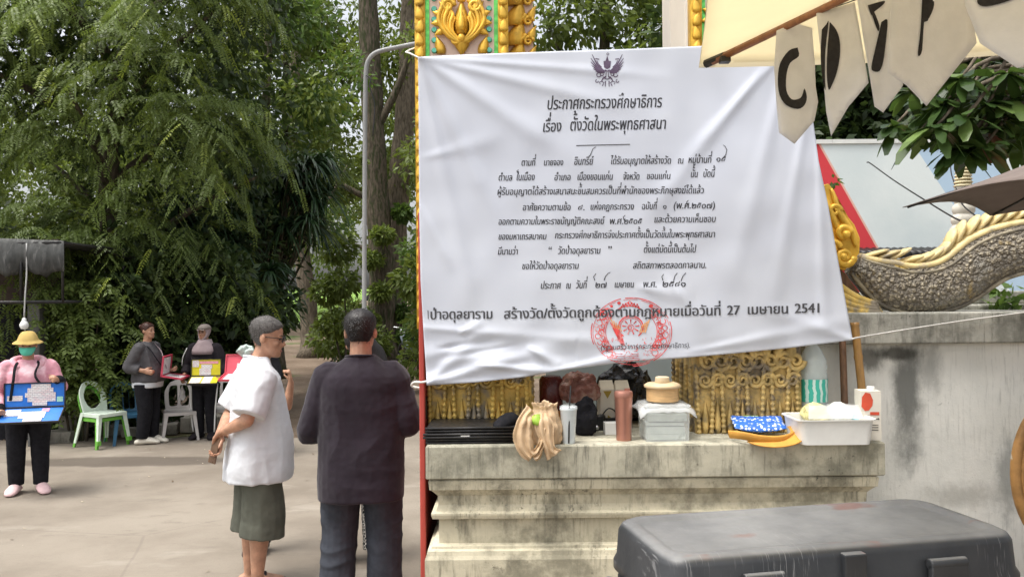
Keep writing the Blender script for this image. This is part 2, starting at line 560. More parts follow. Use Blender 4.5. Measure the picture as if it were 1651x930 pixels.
def clump_leaves(rng, clumps, per, L, W, droop=.3, flat=.35):
    """simple leaves on the shells of ellipsoid clumps: (centre, (rx,ry,rz))"""
    Q, T = [], []
    for c, r in clumps:
        n = per if np.isscalar(per) else int(per * r[0])
        v = unit(rng.normal(0, 1, (n, 3)))
        rad = rng.uniform(.35, 1.05, (n, 1)) ** .6
        p = np.array([c]) + v * rad * np.array([r])
        d = v * .8 + rng.normal(0, .6, (n, 3)) - np.array([[0, 0, droop]])
        nr = np.array([[0, 0, 1.0]]) * flat + v * .4 + rng.normal(0, .45, (n, 3))
        s = rng.uniform(.65, 1.25, n)
        Q.append(diamonds(p, d, nr, L * s, W * s)); T.append(np.clip(rng.normal(.42 + .25 * rng.random(), .2, n), 0, 1))
    return np.concatenate(Q), np.concatenate(T)


# ---- the big feathery tree over the chairs
def feathery_tree():
    rng = np.random.default_rng(5)
    base = V((-6.1, 12.4, -.02))
    t = thing('tamarind_tree', 'large feathery dark green tree drooping over the plastic chairs', 'tree', base)
    limbs = []
    for k in range(9):
        a = k * 2.4; z = 2.3 + .45 * k
        e = V((math.cos(a) * 2.2, math.sin(a) * 1.6, z + 1.4))
        limbs.append(([(0, 0, z), tuple(e * .5 + V((0, 0, z * .5 + .15))), tuple(e)], .09, .02))
    branch_trunk('trunk', [(0, 0, 0), (.1, .05, 1.6), (-.1, 0, 3.6), (.15, 0, 6), (0, 0, 8.5)], .24, .06, M['bark'], t, limbs)
    # branchlets: spray origins over a lumpy volume that overhangs towards the path
    clumps = []
    r2 = random.Random(11)
    for k in range(62):
        x = r2.uniform(-11.2, -3.35); z = r2.uniform(1.5, 8.6)
        right = interp([0, 1.2, 2.4, 3.5, 5, 7, 9], [-5.0, -4.6, -4.25, -4.1, -4.0, -3.85, -3.9], z)
        x = min(x, right - .25 + r2.uniform(-.5, .12))
        y = 11.1 + r2.uniform(-.75, .9) + .28 * abs(z - 4.2) * .3 + (.9 if z < 2.2 else 0)
        clumps.append((x, y, z, r2.uniform(.5, .95)))
    P0, D0, T0 = [], [], []
    for (x, y, z, r) in clumps:
        tone = r2.uniform(.15, .75)
        for s in range(16):
            v = V((r2.gauss(0, 1), r2.gauss(0, 1) - .55, r2.gauss(0, .8) + .15)).normalized()
            o = V((x, y, z)) + v * r * .35
            L = r2.uniform(.5, 1.15)
            dr = r2.uniform(.35, .95)
            side = v.cross(V((0, 0, 1))); side = side.normalized() if side.length > .1 else V((1, 0, 0))
            tn = tone + r2.gauss(0, .1)
            for k in range(11):
                u = (k + .5) / 11
                c = o + v * L * u - V((0, 0, dr * L * u * u))
                tg = v - V((0, 0, 2 * dr * u)); tg.normalize()
                d = side * (1 if k % 2 else -1) * .8 + tg * .75 + V((0, 0, -.12 - .2 * u))
                P0.append(c); D0.append(d)
                T0.append(.93 + r2.uniform(0, .07) if (u > .85 and r2.random() < .10) else min(.84, tn + .15 * u))
    P0 = np.array([p[:] for p in P0]) - np.array([base[:]]); D0 = np.array([p[:] for p in D0])
    Q, k = fronds(rng, P0, D0, rng.uniform(.20, .34, len(P0)), 11, .062, .021, .35)
    T = np.tile(np.array(T0), k)
    quads_obj('crown', Q, T, M['leaf_tam'], t)
    # inner foliage closing the crown, its darker green standing in for the shade inside
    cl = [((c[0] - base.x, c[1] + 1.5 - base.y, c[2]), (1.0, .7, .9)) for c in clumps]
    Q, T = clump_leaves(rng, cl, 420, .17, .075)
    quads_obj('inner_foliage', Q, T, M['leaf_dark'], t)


feathery_tree()


def shrub(name, label, base, clumps, per, L, W, m, seed, group=None, stems=4, cat='shrub', droop=.3):
    rng = np.random.default_rng(seed)
    b = V(base); t = thing(name, label, cat, b, 0, group)
    Q, T = clump_leaves(rng, clumps, per, L, W, droop)
    quads_obj('foliage', Q, T, m, t)
    bm = bmesh.new(); r2 = random.Random(seed)
    for i in range(stems):
        c, r = clumps[i % len(clumps)]
        tube(bm, catmull([(r2.uniform(-.12, .12), r2.uniform(-.1, .1), 0), (c[0] * .5 + r2.uniform(-.1, .1), c[1] * .5, c[2] * .5), c], 4), [.022 - .0015 * q for q in range(9)], 6)
    obj('stem', bm, M['bark'], t, True)
    return t


def at(px, py_ground, d, z=-.02):
    p = P(px, py_ground, d); p.z = z
    return p


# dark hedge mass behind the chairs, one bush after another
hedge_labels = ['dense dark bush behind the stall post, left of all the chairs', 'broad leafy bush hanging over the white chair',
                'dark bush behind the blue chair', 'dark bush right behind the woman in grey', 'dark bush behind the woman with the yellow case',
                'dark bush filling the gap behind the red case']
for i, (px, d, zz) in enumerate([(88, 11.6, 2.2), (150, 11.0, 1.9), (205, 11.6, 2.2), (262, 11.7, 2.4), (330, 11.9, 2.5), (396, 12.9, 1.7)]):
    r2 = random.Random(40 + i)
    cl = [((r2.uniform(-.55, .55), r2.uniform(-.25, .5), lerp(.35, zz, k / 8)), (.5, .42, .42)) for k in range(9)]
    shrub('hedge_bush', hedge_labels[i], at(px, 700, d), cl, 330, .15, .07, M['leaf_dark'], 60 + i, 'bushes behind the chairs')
# the lit pinnate bush just left of the white chair
rng = np.random.default_rng(9)
b = at(120, 700, 10.25)
t = thing('leafy_bush', 'green compound-leaved bush beside the white chair, in front of the darker bushes', 'shrub', b)
n = 460
pp = np.stack([rng.normal(0, .26, n), rng.uniform(-.2, .3, n), rng.uniform(.5, 2.1, n)], 1)
dd = np.stack([rng.normal(0, .8, n), rng.normal(-.5, .5, n), rng.normal(-.1, .3, n)], 1)
Q, k = fronds(rng, pp, dd, rng.uniform(.22, .36, n), 6, .085, .036, .45)
quads_obj('foliage', Q, np.tile(np.clip(rng.normal(.45, .2, n), 0, .84), k), M['leaf_tam'], t)
bm = bmesh.new()
for s in range(5): tube(bm, catmull([(.05 * s - .1, .1, 0), (.1 * s - .25, .15, .8), (.16 * s - .35, .1, 1.9)], 4), [.02 - .0012 * q for q in range(9)], 6)
obj('stem', bm, M['bark'], t, True)


def strap_plant(name, label, base, heads, per, L, W, seed, m='leaf_strap', group=None, cat='tree', thick=.05):
    """rosettes of long drooping strap leaves on bare stems"""
    rng = np.random.default_rng(seed); t = thing(name, label, cat, base, 0, group)
    Q, T = [], []
    bm = bmesh.new()
    for (x, y, z) in heads:
        n = per
        a = rng.uniform(0, 2 * PI, n); el = rng.uniform(-.35, 1.1, n)
        d = np.stack([np.cos(a) * np.cos(el), np.sin(a) * np.cos(el), np.sin(el)], 1)
        l = L * rng.uniform(.7, 1.15, n); p = np.tile(np.array([[x, y, z]]), (n, 1)) + d * .03
        s = unit(np.cross(d, np.array([[0, 0, 1.0]])) + rng.normal(0, .15, (n, 3)))
        prev = p; pw = np.full((n, 1), W * .4)
        for k in range(4):
            u = (k + 1) / 4
            c = p + d * (l * u)[:, None] - np.array([[0, 0, 1.0]]) * (.75 * l * u * u)[:, None]
            w = np.full((n, 1), W * (.5, .42, .28, .02)[k])
            Q.append(np.stack([prev - s * pw, prev + s * pw, c + s * w, c - s * w], 1)); prev, pw = c, w
        T.append(np.clip(rng.normal(.45, .22, n), 0, 1))
        tube(bm, catmull([(0, 0, z * .45), (x * .45, y * .45, z * .66), (x, y, z)], 4), [thick * .6 * (1 - .05 * q) for q in range(9)], 7)
    tube(bm, catmull([(0, 0, 0), (.03, 0, 1.0), (0, 0, max(h_[2] for h_ in heads) * .7)], 4), [thick * (1.5 - .06 * q) for q in range(9)], 9)
    T = np.concatenate([np.tile(tt, 4) for tt in T])
    quads_obj('foliage', np.concatenate(Q), T, M[m], t)
    obj('stem', bm, M['bark'], t, True)


# drooping strap-leaved trees in the middle, over and left of the older man's head
r2 = random.Random(3)
strap_plant('dracaena_tree', 'tall drooping strap-leaved tree above the grey haired man', at(428, 600, 14.5), [(lambda x_: (x_, r2.uniform(-.5, .5), r2.uniform(3.0 if x_ > .15 else 2.4, 4.3)))(r2.uniform(-.6, 1.1)) for _ in range(34)], 60, .62, .045, 21, group='strap-leaved trees by the path')
strap_plant('dracaena_tree', 'dark strap-leaved tree hanging behind the woman with the yellow case', at(368, 620, 13.2), [(r2.uniform(-.95, .8), r2.uniform(-.4, .5), r2.uniform(1.3, 3.4)) for _ in range(30)], 60, .60, .045, 22, group='strap-leaved trees by the path')


def shade_tree(label, base, spine, r0, r1, clumps, per, L, W, m, seed, bark='bark', limbs=(), name='shade_tree', group='tall trees along the path'):
    t = thing(name, label, 'tree', V(base), 0, group)
    branch_trunk('trunk', spine, r0, r1, M[bark], t, limbs, 12, seed)
    rng = np.random.default_rng(seed)
    Q, T = clump_leaves(rng, clumps, per, L, W)
    quads_obj('crown', Q, T, M[m], t)
    return t


def rclumps(seed, n, x, y, z, r):
    q = random.Random(seed)
    return [((q.uniform(*x), q.uniform(*y), q.uniform(*z)), (q.uniform(*r), q.uniform(*r), q.uniform(r[0], r[1]) * .7)) for _ in range(n)]


# the twin trunks right of the lamp post
shade_tree('massive fluted trunk rising behind the lamp post', at(614, 575, 23.5), [(0, 0, 0), (.05, 0, 2.5), (-.12, 0, 5.5), (-.25, 0, 9), (-.4, 0, 13)], .42, .26,
           rclumps(1, 26, (-3.4, .9), (1.0, 3.5), (5.4, 13), (.6, 1.2)), 330, .24, .10, 'leaf_mid', 31,
           limbs=[([(-.1, 0, 4.6), (-1.2, -.3, 5.2), (-2.6, -.5, 6.4)], .11, .04), ([(-.2, 0, 6.5), (.7, -.2, 8.2), (1.2, -.3, 10)], .14, .06), ([(-.15, 0, 3.2), (-1.0, .2, 3.5), (-2.0, .2, 4.5)], .07, .02)])
shade_tree('second big trunk leaning right against the massive one', at(640, 575, 24.5), [(0, 0, 0), (-.1, 0, 2.2), (.02, 0, 4.6), (.32, 0, 7.5), (.55, 0, 12)], .44, .27,
           rclumps(2, 18, (-.6, 3.0), (.9, 3), (5.8, 13), (.6, 1.2)), 330, .24, .10, 'leaf_mid', 32, 'bark_pale',
           limbs=[([(.1, 0, 5.6), (1.0, -.3, 6.6), (1.6, -.5, 8.5)], .13, .05)])
shade_tree('short pale trunk leaning beside the path, left of the man in plum', at(503, 575, 25), [(0, 0, 0), (-.12, 0, 1.6), (-.3, 0, 3.4), (-.6, 0, 6.5), (-.4, 0, 10)], .32, .16,
           rclumps(3, 22, (-3.2, 1.2), (.5, 3), (4.4, 11), (.5, .95)), 260, .22, .09, 'leaf_mid', 33, 'bark_pale',
           limbs=[([(-.3, 0, 3.4), (.5, -.3, 4.6), (1.3, -.4, 6)], .08, .03), ([(-.4, 0, 4.6), (-1.4, -.3, 5.6), (-2.3, -.4, 7)], .08, .03)])
shade_tree('slim leaning trunk close to the red gate edge', at(662, 585, 21.5), [(0, 0, 0), (.12, 0, 1.2), (.42, 0, 3), (.8, 0, 6), (1.1, 0, 9)], .16, .10,
           rclumps(4, 12, (.3, 2.4), (-.5, 1.5), (4.2, 10), (.5, 1.0)), 300, .20, .08, 'leaf_mid', 34)
shade_tree('slender dark trunk behind the red case', at(430, 600, 17), [(0, 0, 0), (.06, 0, 1.6), (-.05, 0, 3.6), (.1, 0, 8)], .15, .08,
           rclumps(5, 24, (-1.7, 1.1), (-1.2, 1.2), (3.2, 9), (.5, .95)), 330, .17, .075, 'leaf_mid', 35)
shade_tree('slender dark trunk just left of the grey haired man', at(452, 595, 18.4), [(0, 0, 0), (-.05, 0, 1.6), (.08, 0, 3.6), (.2, 0, 8)], .13, .07,
           rclumps(6, 18, (-1.0, 1.3), (-1.2, 1.2), (3.6, 9), (.5, .9)), 320, .17, .075, 'leaf_lit', 36)

# undergrowth along the path
ug = [('bush of light green leaves right of the big trunks', 676, 20.5, [(.1, 0, 1.0), (.2, 0, 2.0), (.0, .2, 3.0), (.5, .2, 3.6), (.3, .1, 2.8)], .6, 'leaf_lit', 'bush of light leaves'),
      ('round dark bush at the foot of the big trunks', 575, 20.6, [(0, 0, .6), (-.7, 0, .8), (.4, 0, .7), (-.4, .3, 1.5)], .55, 'leaf_mid', ''),
      ('low dark bush under the leaning pale trunk', 535, 22.5, [(.3, 0, .5), (.7, 0, .7), (.5, .3, 1.4)], .5, 'leaf_dark', ''),
      ('tall bush behind the lamp post head height', 560, 19.6, [(-.3, 0, 1.2), (-.1, 0, 2.2), (-.2, .1, 3.0), (-.5, .1, 2.0)], .42, 'leaf_mid', ''),
      ('bush beside the red gate edge, lowest and nearest', 690, 15.5, [(0, 0, .6), (.2, 0, 1.4), (-.1, 0, 2.2), (.3, .2, 2.9)], .55, 'leaf_mid', '')]
ug += [('ivy growing up the massive trunk behind the lamp post', 606, 22.8, [(0, 0, .5), (-.2, 0, 1.2), (.15, 0, 2.0), (-.1, 0, 2.9), (.2, 0, 3.6)], .3, 'leaf_mid', ''),
       ('ivy growing on the second big trunk', 642, 23.6, [(0, 0, .6), (.2, 0, 1.4), (-.1, 0, 2.4), (.15, .0, 4.3)], .3, 'leaf_lit', '')]
for i, (lab, px, d, cs, r, m, _) in enumerate(ug):
    shrub('undergrowth_bush', lab, at(px, 580, d), [(c, (r, r * .8, r * .75)) for c in cs], 480, .17, .075, M[m], 80 + i, 'undergrowth along the path')

# crown that shows above the banner between the two pillars, its trunk behind the banner
shade_tree('small-leaved tree showing above the banner between the pillars', at(985, 600, 13.5), [(0, 0, 0), (.1, 0, 2.5), (-.1, 0, 4.5), (0, 0, 7)], .18, .08,
           [((x, y, z), (.62, .6, .4)) for x, y, z in [(-1.2, 0, 6.3), (-.5, -.3, 6.4), (.1, 0, 6.7), (.6, -.2, 6.1), (1.0, .1, 6.5), (.2, .3, 5.7), (1.1, -.3, 5.6), (-.3, .3, 5.5), (.55, -.6, 5.4), (1.4, .2, 5.2), (-1.0, .3, 5.6), (-.7, 0, 7.2), (.7, 0, 7.2), (1.5, 0, 6.8)]],
           420, .17, .075, 'leaf_mid', 41, limbs=[([(0, 0, 4.4), (-.6, 0, 5.5), (-1.1, 0, 6.6)], .06, .02), ([(0, 0, 4.6), (.6, 0, 5.4), (1.2, 0, 6.2)], .06, .02)], name='leafy_tree', group=None)

# far wood that closes every view behind the path
rng = np.random.default_rng(77); q = random.Random(77)
cl = []
for k in range(430):
    x = q.uniform(-34, 26); y = q.uniform(36, 56); z = q.uniform(.3, 1) ** .8 * 13.5 - 1.5
    if -12 < x < -3 and 3.6 < z < 14 and q.random() < .8: continue
    if -19 < x < -6.5 and z < 3.2: continue
    cl.append(((x, y, max(.6, z)), (q.uniform(.9, 1.9), q.uniform(.9, 1.6), q.uniform(.7, 1.4))))
Q, T = clump_leaves(rng, cl, 210, .42, .2)
tag(quads_obj('far_wood', Q, T, M['leaf_mid']), kind='stuff')
# leaf litter and paper scraps on the paving
rng = np.random.default_rng(8); n = 300
p = np.stack([rng.uniform(-8, 1.5, n), rng.uniform(5, 11, n) ** 1.0, np.full(n, .006)], 1)
far = rng.random(n) < .55; p[far, 1] = rng.uniform(9.6, 11.4, far.sum())
a = rng.uniform(0, 6.28, n); d = np.stack([np.cos(a), np.sin(a), rng.uniform(0, .2, n)], 1)
s = rng.uniform(.5, 1.6, n)
Q = diamonds(p, d, np.tile(np.array([[0, 0, 1.0]]), (n, 1)), .032 * s, .014 * s, -.05)
m, nt, bs = base_mat('dry_litter'); g = nd(nt, 'ShaderNodeNewGeometry')
nt.links.new(mix(nt, ramp(nt, g.outputs['Random Per Island'], .2, .95), (.10, .06, .03), (.42, .36, .26)), bs.inputs['Base Color'])
tag(quads_obj('leaf_litter', Q, np.zeros(n), m), kind='stuff')
# ------------------------------------------------------------------ masonry
M['plinth'] = mouldy_mat('mouldy_cream_render', (.61, .56, .42), (.50, .46, .345), (.22, .205, .15), (.075, .07, .052), .44, .62, (4, 4, 2.2), 1.0, (.55, .43, .22))
M['slab'] = mouldy_mat('mouldy_slab_render', (.54, .51, .40), (.43, .41, .325), (.19, .185, .14), (.07, .068, .055), .43, .63, (5, 5, 1.6), 1.0)
M['wall'] = mouldy_mat('stained_white_render', (.83, .825, .775), (.73, .735, .69), (.42, .43, .40), (.16, .165, .15), .55, .72, (2.4, 2.4, 1.0), .5)
M['coping'] = mouldy_mat('stained_coping', (.52, .51, .45), (.43, .42, .37), (.21, .21, .18), (.06, .06, .05), .42, .6, (4, 4, .8), 1.0)


def courses(bm, x0, x1, y0, y1, prof):
    """stacked rectangular loops: (z, out)"""
    rings = []
    for z, o in prof: rings.append([(x0 - o, y0 - o, z), (x1 + o, y0 - o, z), (x1 + o, y1 + o, z), (x0 - o, y1 + o, z)])
    loft(bm, rings)


DF = 3.40                                     # front of the plinth slab
XL, XR = P(686, 720, DF).x, P(1422, 710, DF).x
ZT = P(1050, 716, DF).z                       # top of the slab
def zz(py): return P(1050, py, DF).z
pl = thing('plinth', 'weathered cream moulded plinth with mould streaks, carrying the gate pillars', 'plinth', ((XL + XR) / 2, 3.9, 0))
yb = 4.75
bm = bmesh.new()
courses(bm, XL + .012, XR, DF + .012, yb, [(ZT, .0), (ZT, .012 - .004), (ZT - .006, .012), (zz(768), .012), (zz(770), .006)][::-1])
obj('slab', bm, M['slab'], pl, False, True)
bm = bmesh.new()
courses(bm, XL + .05, XR - .05, DF + .05, yb, [
    (0, .056), (zz(899), .056), (zz(897), .054), (zz(893), .05), (zz(886), .046), (zz(884), .03), (zz(880), .028),
    (zz(878), .0), (zz(838), .0), (zz(836), .025), (zz(830), .03), (zz(827), .03), (zz(825), .012), (zz(815), .002), (zz(800), .004), (zz(792), .022), (zz(789), .03),
    (zz(788), .036), (zz(774), .040), (zz(772), .036), (zz(770), .02), (zz(769.5), .02)])
obj('moulded_base', bm, M['plinth'], pl, False, True)


def strip_relief(bm, x0, x1, y, z0, z1, n, r):
    pass


def scroll(bm, c, r0, turns, rad, ax, az, sg=1, n=26):
    """spiral roll in the plane of ax, az"""
    pts, rs = [], []
    for i in range(n):
        u = i / (n - 1); a = u * turns * 2 * PI * sg
        r = r0 * (1 - .82 * u)
        pts.append(c + ax * (r * math.cos(a)) + az * (r * math.sin(a))); rs.append(rad * (1 - .45 * u))
    tube(bm, pts, rs, 7)


def petal(bm, base, ax, az, ay, w, h, th, lean=0.0):
    """flame-shaped leaf standing in plane ax/az, bulging along ay"""
    prof = [(0, .42), (.2, .5), (.42, .46), (.62, .32), (.82, .15), (1, .0)]
    rings = []
    for t, hw in prof:
        c = base + az * (h * t) + ax * (lean * h * t * t) + ay * (.25 * th * math.sin(t * PI))
        ww = max(hw * w, .001)
        rings.append([c - ax * ww, c - ax * ww * .5 + ay * th * .7 * (1 - t), c + ay * th * (1 - t * .8), c + ax * ww * .5 + ay * th * .7 * (1 - t), c + ax * ww, c - ay * .004])
    loft(bm, rings)


def twisted_rod(bm, p0, p1, r, turns=14, seg=6, n=60):
    p0, p1 = V(p0), V(p1)
    rings = []
    for i in range(n + 1):
        u = i / n; c = p0.lerp(p1, u)
        rr = r * (1 + .28 * math.sin(u * turns * 2 * PI))
        rings.append([c + V((rr * math.cos(k * 2 * PI / seg + u * turns), rr * math.sin(k * 2 * PI / seg + u * turns), 0)) for k in range(seg)])
    loft(bm, rings)


def pillar_base(p, x0, x1, y0, z0, z1, m):
    """fluted lotus foot: twisted cords, flame leaves and scrolls between them"""
    bm = bmesh.new(); boxz(bm, x0, x1, y0, y0 + .5, z0, z1)
    obj('core', bm, m, p, False, True)
    w = x1 - x0; n = 8
    bm = bmesh.new(); bm2 = bmesh.new()
    for i in range(n + 1):
        x = lerp(x0 + .015, x1 - .015, i / n)
        twisted_rod(bm, (x, y0 - .012, z0), (x + (.012 if i % 2 else -.012), y0 - .012, z0 + .30), .0105, 12, n=48)
        if i < n:
            cx = x + w / n / 2
            petal(bm2, V((cx, y0 - .002, z0)), V((1, 0, 0)), V((0, 0, 1)), V((0, -1, 0)), w / n * .62, .16, .016)
            scroll(bm2, V((cx, y0 - .012, z0 + .24)), .033, 1.6, .0105, V((1, 0, 0)), V((0, 0, 1)), 1 if i % 2 else -1)
            scroll(bm2, V((cx + .012, y0 - .016, z0 + .325)), .042, 1.7, .0125, V((1, 0, 0)), V((0, 0, 1)), -1 if i % 2 else 1)
            petal(bm2, V((cx - .01, y0 - .004, z0 + .34)), V((1, 0, 0)), V((0, 0, 1)), V((0, -1, 0)), w / n, .14, .03, .25)
    for k in range(5):
        y = y0 + .06 + .1 * k
        for s in (x0 - .004, x1 + .004): twisted_rod(bm, (s, y, z0), (s, y, z0 + .3), .0105, 12, n=40)
    obj('twisted_cord', bm, m, p, True, True)
    obj('scroll_leaves', bm2, m, p, True, True)


def gate_pillar(label, x0, x1, yf, zb, m_low, m_core, flames=(1,)):
    """carved gate pillar: front pilaster, set-back shoulders with rising gold flames"""
    p = thing('gate_pillar', label, 'pillar', ((x0 + x1) / 2, yf + .25, zb), 0, 'carved gilded gate pillars')
    w = x1 - x0; zt = 4.6; X, Z, Y = V((1, 0, 0)), V((0, 0, 1)), V((0, -1, 0))
    pillar_base(p, x0 + .045 if 1 in flames else x0 - .02, x1 + .1, yf - .06, zb, zb + .48, m_low)
    zs = zb + .48
    bm = bmesh.new(); boxz(bm, x0, x1, yf, yf + .40, zs, zt)
    obj('shaft', bm, m_core, p, False, True)
    bm = bmesh.new(); boxz(bm, x0 - (.13 if -1 in flames else .07 if len(flames) == 0 else -.02), x1 + .13, yf + .16, yf + .36, zs, zt)
    obj('shoulder', bm, m_core, p, False, True)
    bm = bmesh.new()
    for s in (x0 + .016, x1 - .016):
        boxz(bm, s - .024, s + .024, yf - .022, yf + .06, zs, zt)
        k = 0; z = zs + .02
        while z < zt - .06:
            petal(bm, V((s, yf - .021, z)), X, Z, Y, .045, .075, .012, .12 * (-1) ** k); z += .062; k += 1
    obj('gold_border', bm, M['gold'], p, True, True)
    # rows of round mirrors set in the plaster beside each border
    bm = bmesh.new(); bm2 = bmesh.new()
    for s, q in ((x0 + .082, -1), (x1 - .082, 1)):
        z = zs + .03
        while z < zt:
            R = Matrix.Rotation(PI / 2, 3, 'X')
            g = bmesh.ops.create_cone(bm, cap_ends=True, segments=14, radius1=.0145, radius2=.011, depth=.009)['verts']
            bmesh.ops.transform(bm, matrix=Matrix.Translation((s, yf - .004, z)) @ R.to_4x4(), verts=g)
            z += .049
    obj('mirror_studs', bm, M['mirror_green'], p, 30, True)
    for s, q in ((x0 + .05, -1), (x1 - .05, 1)): boxz(bm2, s - .009, s + .009, yf - .005, yf + .01, zs, zt)
    obj('mirror_strip', bm2, M['mirror_bright'], p, False, True)
    # gold flames climbing the shoulders
    bm = bmesh.new(); k = 0; z = zs
    while z < zt - .1:
        for sg in flames:
            sx = x1 + .07 if sg > 0 else x0 - .07
            petal(bm, V((sx - sg * .03, yf + .155, z)), X, Z, Y, .10, .13, .03, .3 * sg)
            scroll(bm, V((sx - sg * .012, yf + .148, z + .055)), .032, 1.5, .012, X, Z, -sg)
            scroll(bm, V((sx + sg * .036, yf + .148, z + .02)), .024, 1.4, .010, X, Z, sg)
            petal(bm, V((sx + sg * .045, yf + .155, z + .03)), X, Z, Y, .045, .07, .02, .45 * sg)
        z += .098; k += 1
    if flames: obj('shoulder_flames', bm, M['gold'], p, True, True)
    # the large crest on the pilaster: nested curling leaves over a drop
    cx = (x0 + x1) / 2; zc = P(747, 82, yf).z
    while zc < 4.4:
        bm = bmesh.new()
        for sg in (-1, 1):
            for r, zo, th in ((.104, .165, .012), (.091, .157, .007), (.078, .148, .012), (.064, .138, .007), (.051, .128, .011), (.04, .12, .006)):
                pts = [V((cx + sg * x, yf - .018, zc + z)) for x, z in ((0.0, .03), (r * .55, .06), (r * .98, zo * .72), (r * 1.0, zo), (r * .80, zo + r * .62), (r * .98, zo + r * 1.05))]
                pp = catmull(pts, 6); n = len(pp)
                tube(bm, pp, [(th * (.55 + 1.0 * math.sin(PI * min(1, i / n + .12))), th * .9) for i in range(n)], 8, ref=V((0, -1, 0)))
            scroll(bm, V((cx + sg * .062, yf - .02, zc + .205)), .03, 1.5, .0115, X, Z, -sg)
            scroll(bm, V((cx + sg * .03, yf - .02, zc + .045)), .02, 1.3, .009, X, Z, sg)
            petal(bm, V((cx + sg * .098, yf - .003, zc - .015)), X, Z, Y, .05, .09, .02, .3 * sg)
            for j in range(6):
                a = -.5 + j * .42
                petal(bm, V((cx + sg * .10 * math.cos(a), yf - .012, zc + .135 + .09 * math.sin(a))), V((math.sin(a) * sg * -1, 0, math.cos(a))), V((math.cos(a) * sg, 0, math.sin(a))), Y, .035, .045, .012)
        petal(bm, V((cx, yf - .004, zc + .075)), X, Z, Y, .075, .17, .034)
        petal(bm, V((cx, yf - .03, zc + .085)), X, Z, Y, .042, .10, .022)
        petal(bm, V((cx, yf - .003, zc + .06)), X, -Z, Y, .075, .09, .03)
        ball(bm, V((cx, yf - .028, zc + .052)), (.017, .015, .02), 12)
        o = obj('crest', bm, M['gold'], p, True, True)
        zc += .42
    return p


YF = 3.78
gate_pillar('gilded pillar at the left end of the banner, gold crest above it', P(674, 300, YF).x, P(819, 300, YF).x, YF, ZT, M['gold_old'], M['pink_plaster'])
x2 = P(1120, 600, 3.66).x
gate_pillar('gilded pillar behind the right part of the banner, its foot grimy', x2 + .02, P(1288, 600, 3.66).x - .09, 3.72, ZT, M['gold_dirty'], M['cream_plaster'], ())
# pale blue board closing the gap between the pillars
bm = bmesh.new(); boxz(bm, P(880, 600, 4.5).x, P(1130, 600, 4.5).x + .1, 4.5, 4.53, ZT, ZT + 1.0)
tag(obj('board', bm, pm('pale_blue_board', (.42, .50, .55), .6, .05, 3)), 'pale blue board standing between the two pillar feet', 'board')

# red edge of the gate leaf
g = thing('gate_leaf', 'red painted steel gate leaf seen edge on beside the plinth', 'gate', P(680, 800, 3.62).xy[:] + (0,))
xg = P(681, 600, 3.62).x
bm = bmesh.new(); boxz(bm, xg - .013, xg + .012, 3.60, 3.64, .06, P(680, 342, 3.6).z)
obj('edge_tube', bm, M['red_paint'], g, False, True, .006)
bm = bmesh.new(); boxz(bm, xg - .008, xg + .008, 3.641, 4.75, .12, P(680, 355, 3.6).z)
obj('panel', bm, M['red_paint'], g, False, True)
for z in (.5, 1.25, 1.9):
    bm = bmesh.new(); tube(bm, [(xg + .004, 3.655, z), (xg + .004, 3.655, z + .1)], .012, 10)
    obj('hinge', bm, M['black_metal'], g, 35, True)

# ------------------------------------------------------------------ right wall with coping, naga balustrade
DW = 3.92
w = thing('garden_wall', 'stained white rendered wall with a coping, right of the plinth', 'wall', (P(1520, 700, DW).x, DW, 0))
xw0, xw1 = P(1300, 700, DW).x, 4.2
zc0, zc1 = P(1500, 553, DW).z, P(1500, 503, DW).z
bm = bmesh.new(); boxz(bm, xw0, xw1, DW, DW + .32, 0, zc0 + .002)
bmesh.ops.subdivide_edges(bm, edges=bm.edges[:], cuts=3, use_grid_fill=True)
obj('face', bm, M['wall'], w, False, True)
# old run-off stains: broad dark streaks under the coping and mould low on the right
nt = M['wall'].node_tree; bs = nt.nodes['Principled BSDF']; c = bs.inputs['Base Color'].links[0].from_socket
tc = nd(nt, 'ShaderNodeTexCoord'); sp = nd(nt, 'ShaderNodeSeparateXYZ'); nt.links.new(tc.outputs['Object'], sp.inputs[0])
def stain(px, py, wx, wz, col, amt, sc=4.0, lo=.75, hi=1.35):
    global c
    q = P(px, py, DW) - w.location
    ex_ = mul(nt, mul(nt, sp.outputs['X'], q.x, 'SUBTRACT'), 1 / wx); ez_ = mul(nt, mul(nt, sp.outputs['Z'], q.z, 'SUBTRACT'), 1 / wz)
    d = mul(nt, mul(nt, mul(nt, ex_, ex_), mul(nt, ez_, ez_), 'ADD'), .5, 'POWER')
    e = mul(nt, d, mul(nt, noi(nt, sc, 8, .7, (1, 1, .55)), 1.5), 'ADD')
    c = mix(nt, ramp(nt, e, lo + .2, hi + .2, amt, 0), c, col)
stain(1462, 640, .13, .55, (.14, .145, .135), .9, 5)
stain(1500, 590, .10, .25, (.22, .225, .21), .6, 7)
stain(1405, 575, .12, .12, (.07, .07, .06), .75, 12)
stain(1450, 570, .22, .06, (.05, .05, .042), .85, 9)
stain(1625, 770, .10, .35, (.20, .21, .20), .65, 9)
stain(1560, 800, .35, .12, (.36, .355, .32), .6, 6)
nt.links.new(c, bs.inputs['Base Color'])
bm = bmesh.new(); boxz(bm, xw0 - .05, xw1, DW - .055, DW + .40, zc0, zc1)
obj('coping', bm, M['coping'], w, False, True, .008)
bm = bmesh.new(); boxz(bm, xw0 + .25, xw1, DW + .42, DW + .9, zc1 - .3, zc1 + .03)
boxz(bm, xw0 + .5, xw1, DW + .5, DW + .85, zc1 + .03, P(1500, 470, DW + .5).z)
obj('back_step', bm, M['coping'], w, False, True, .01)

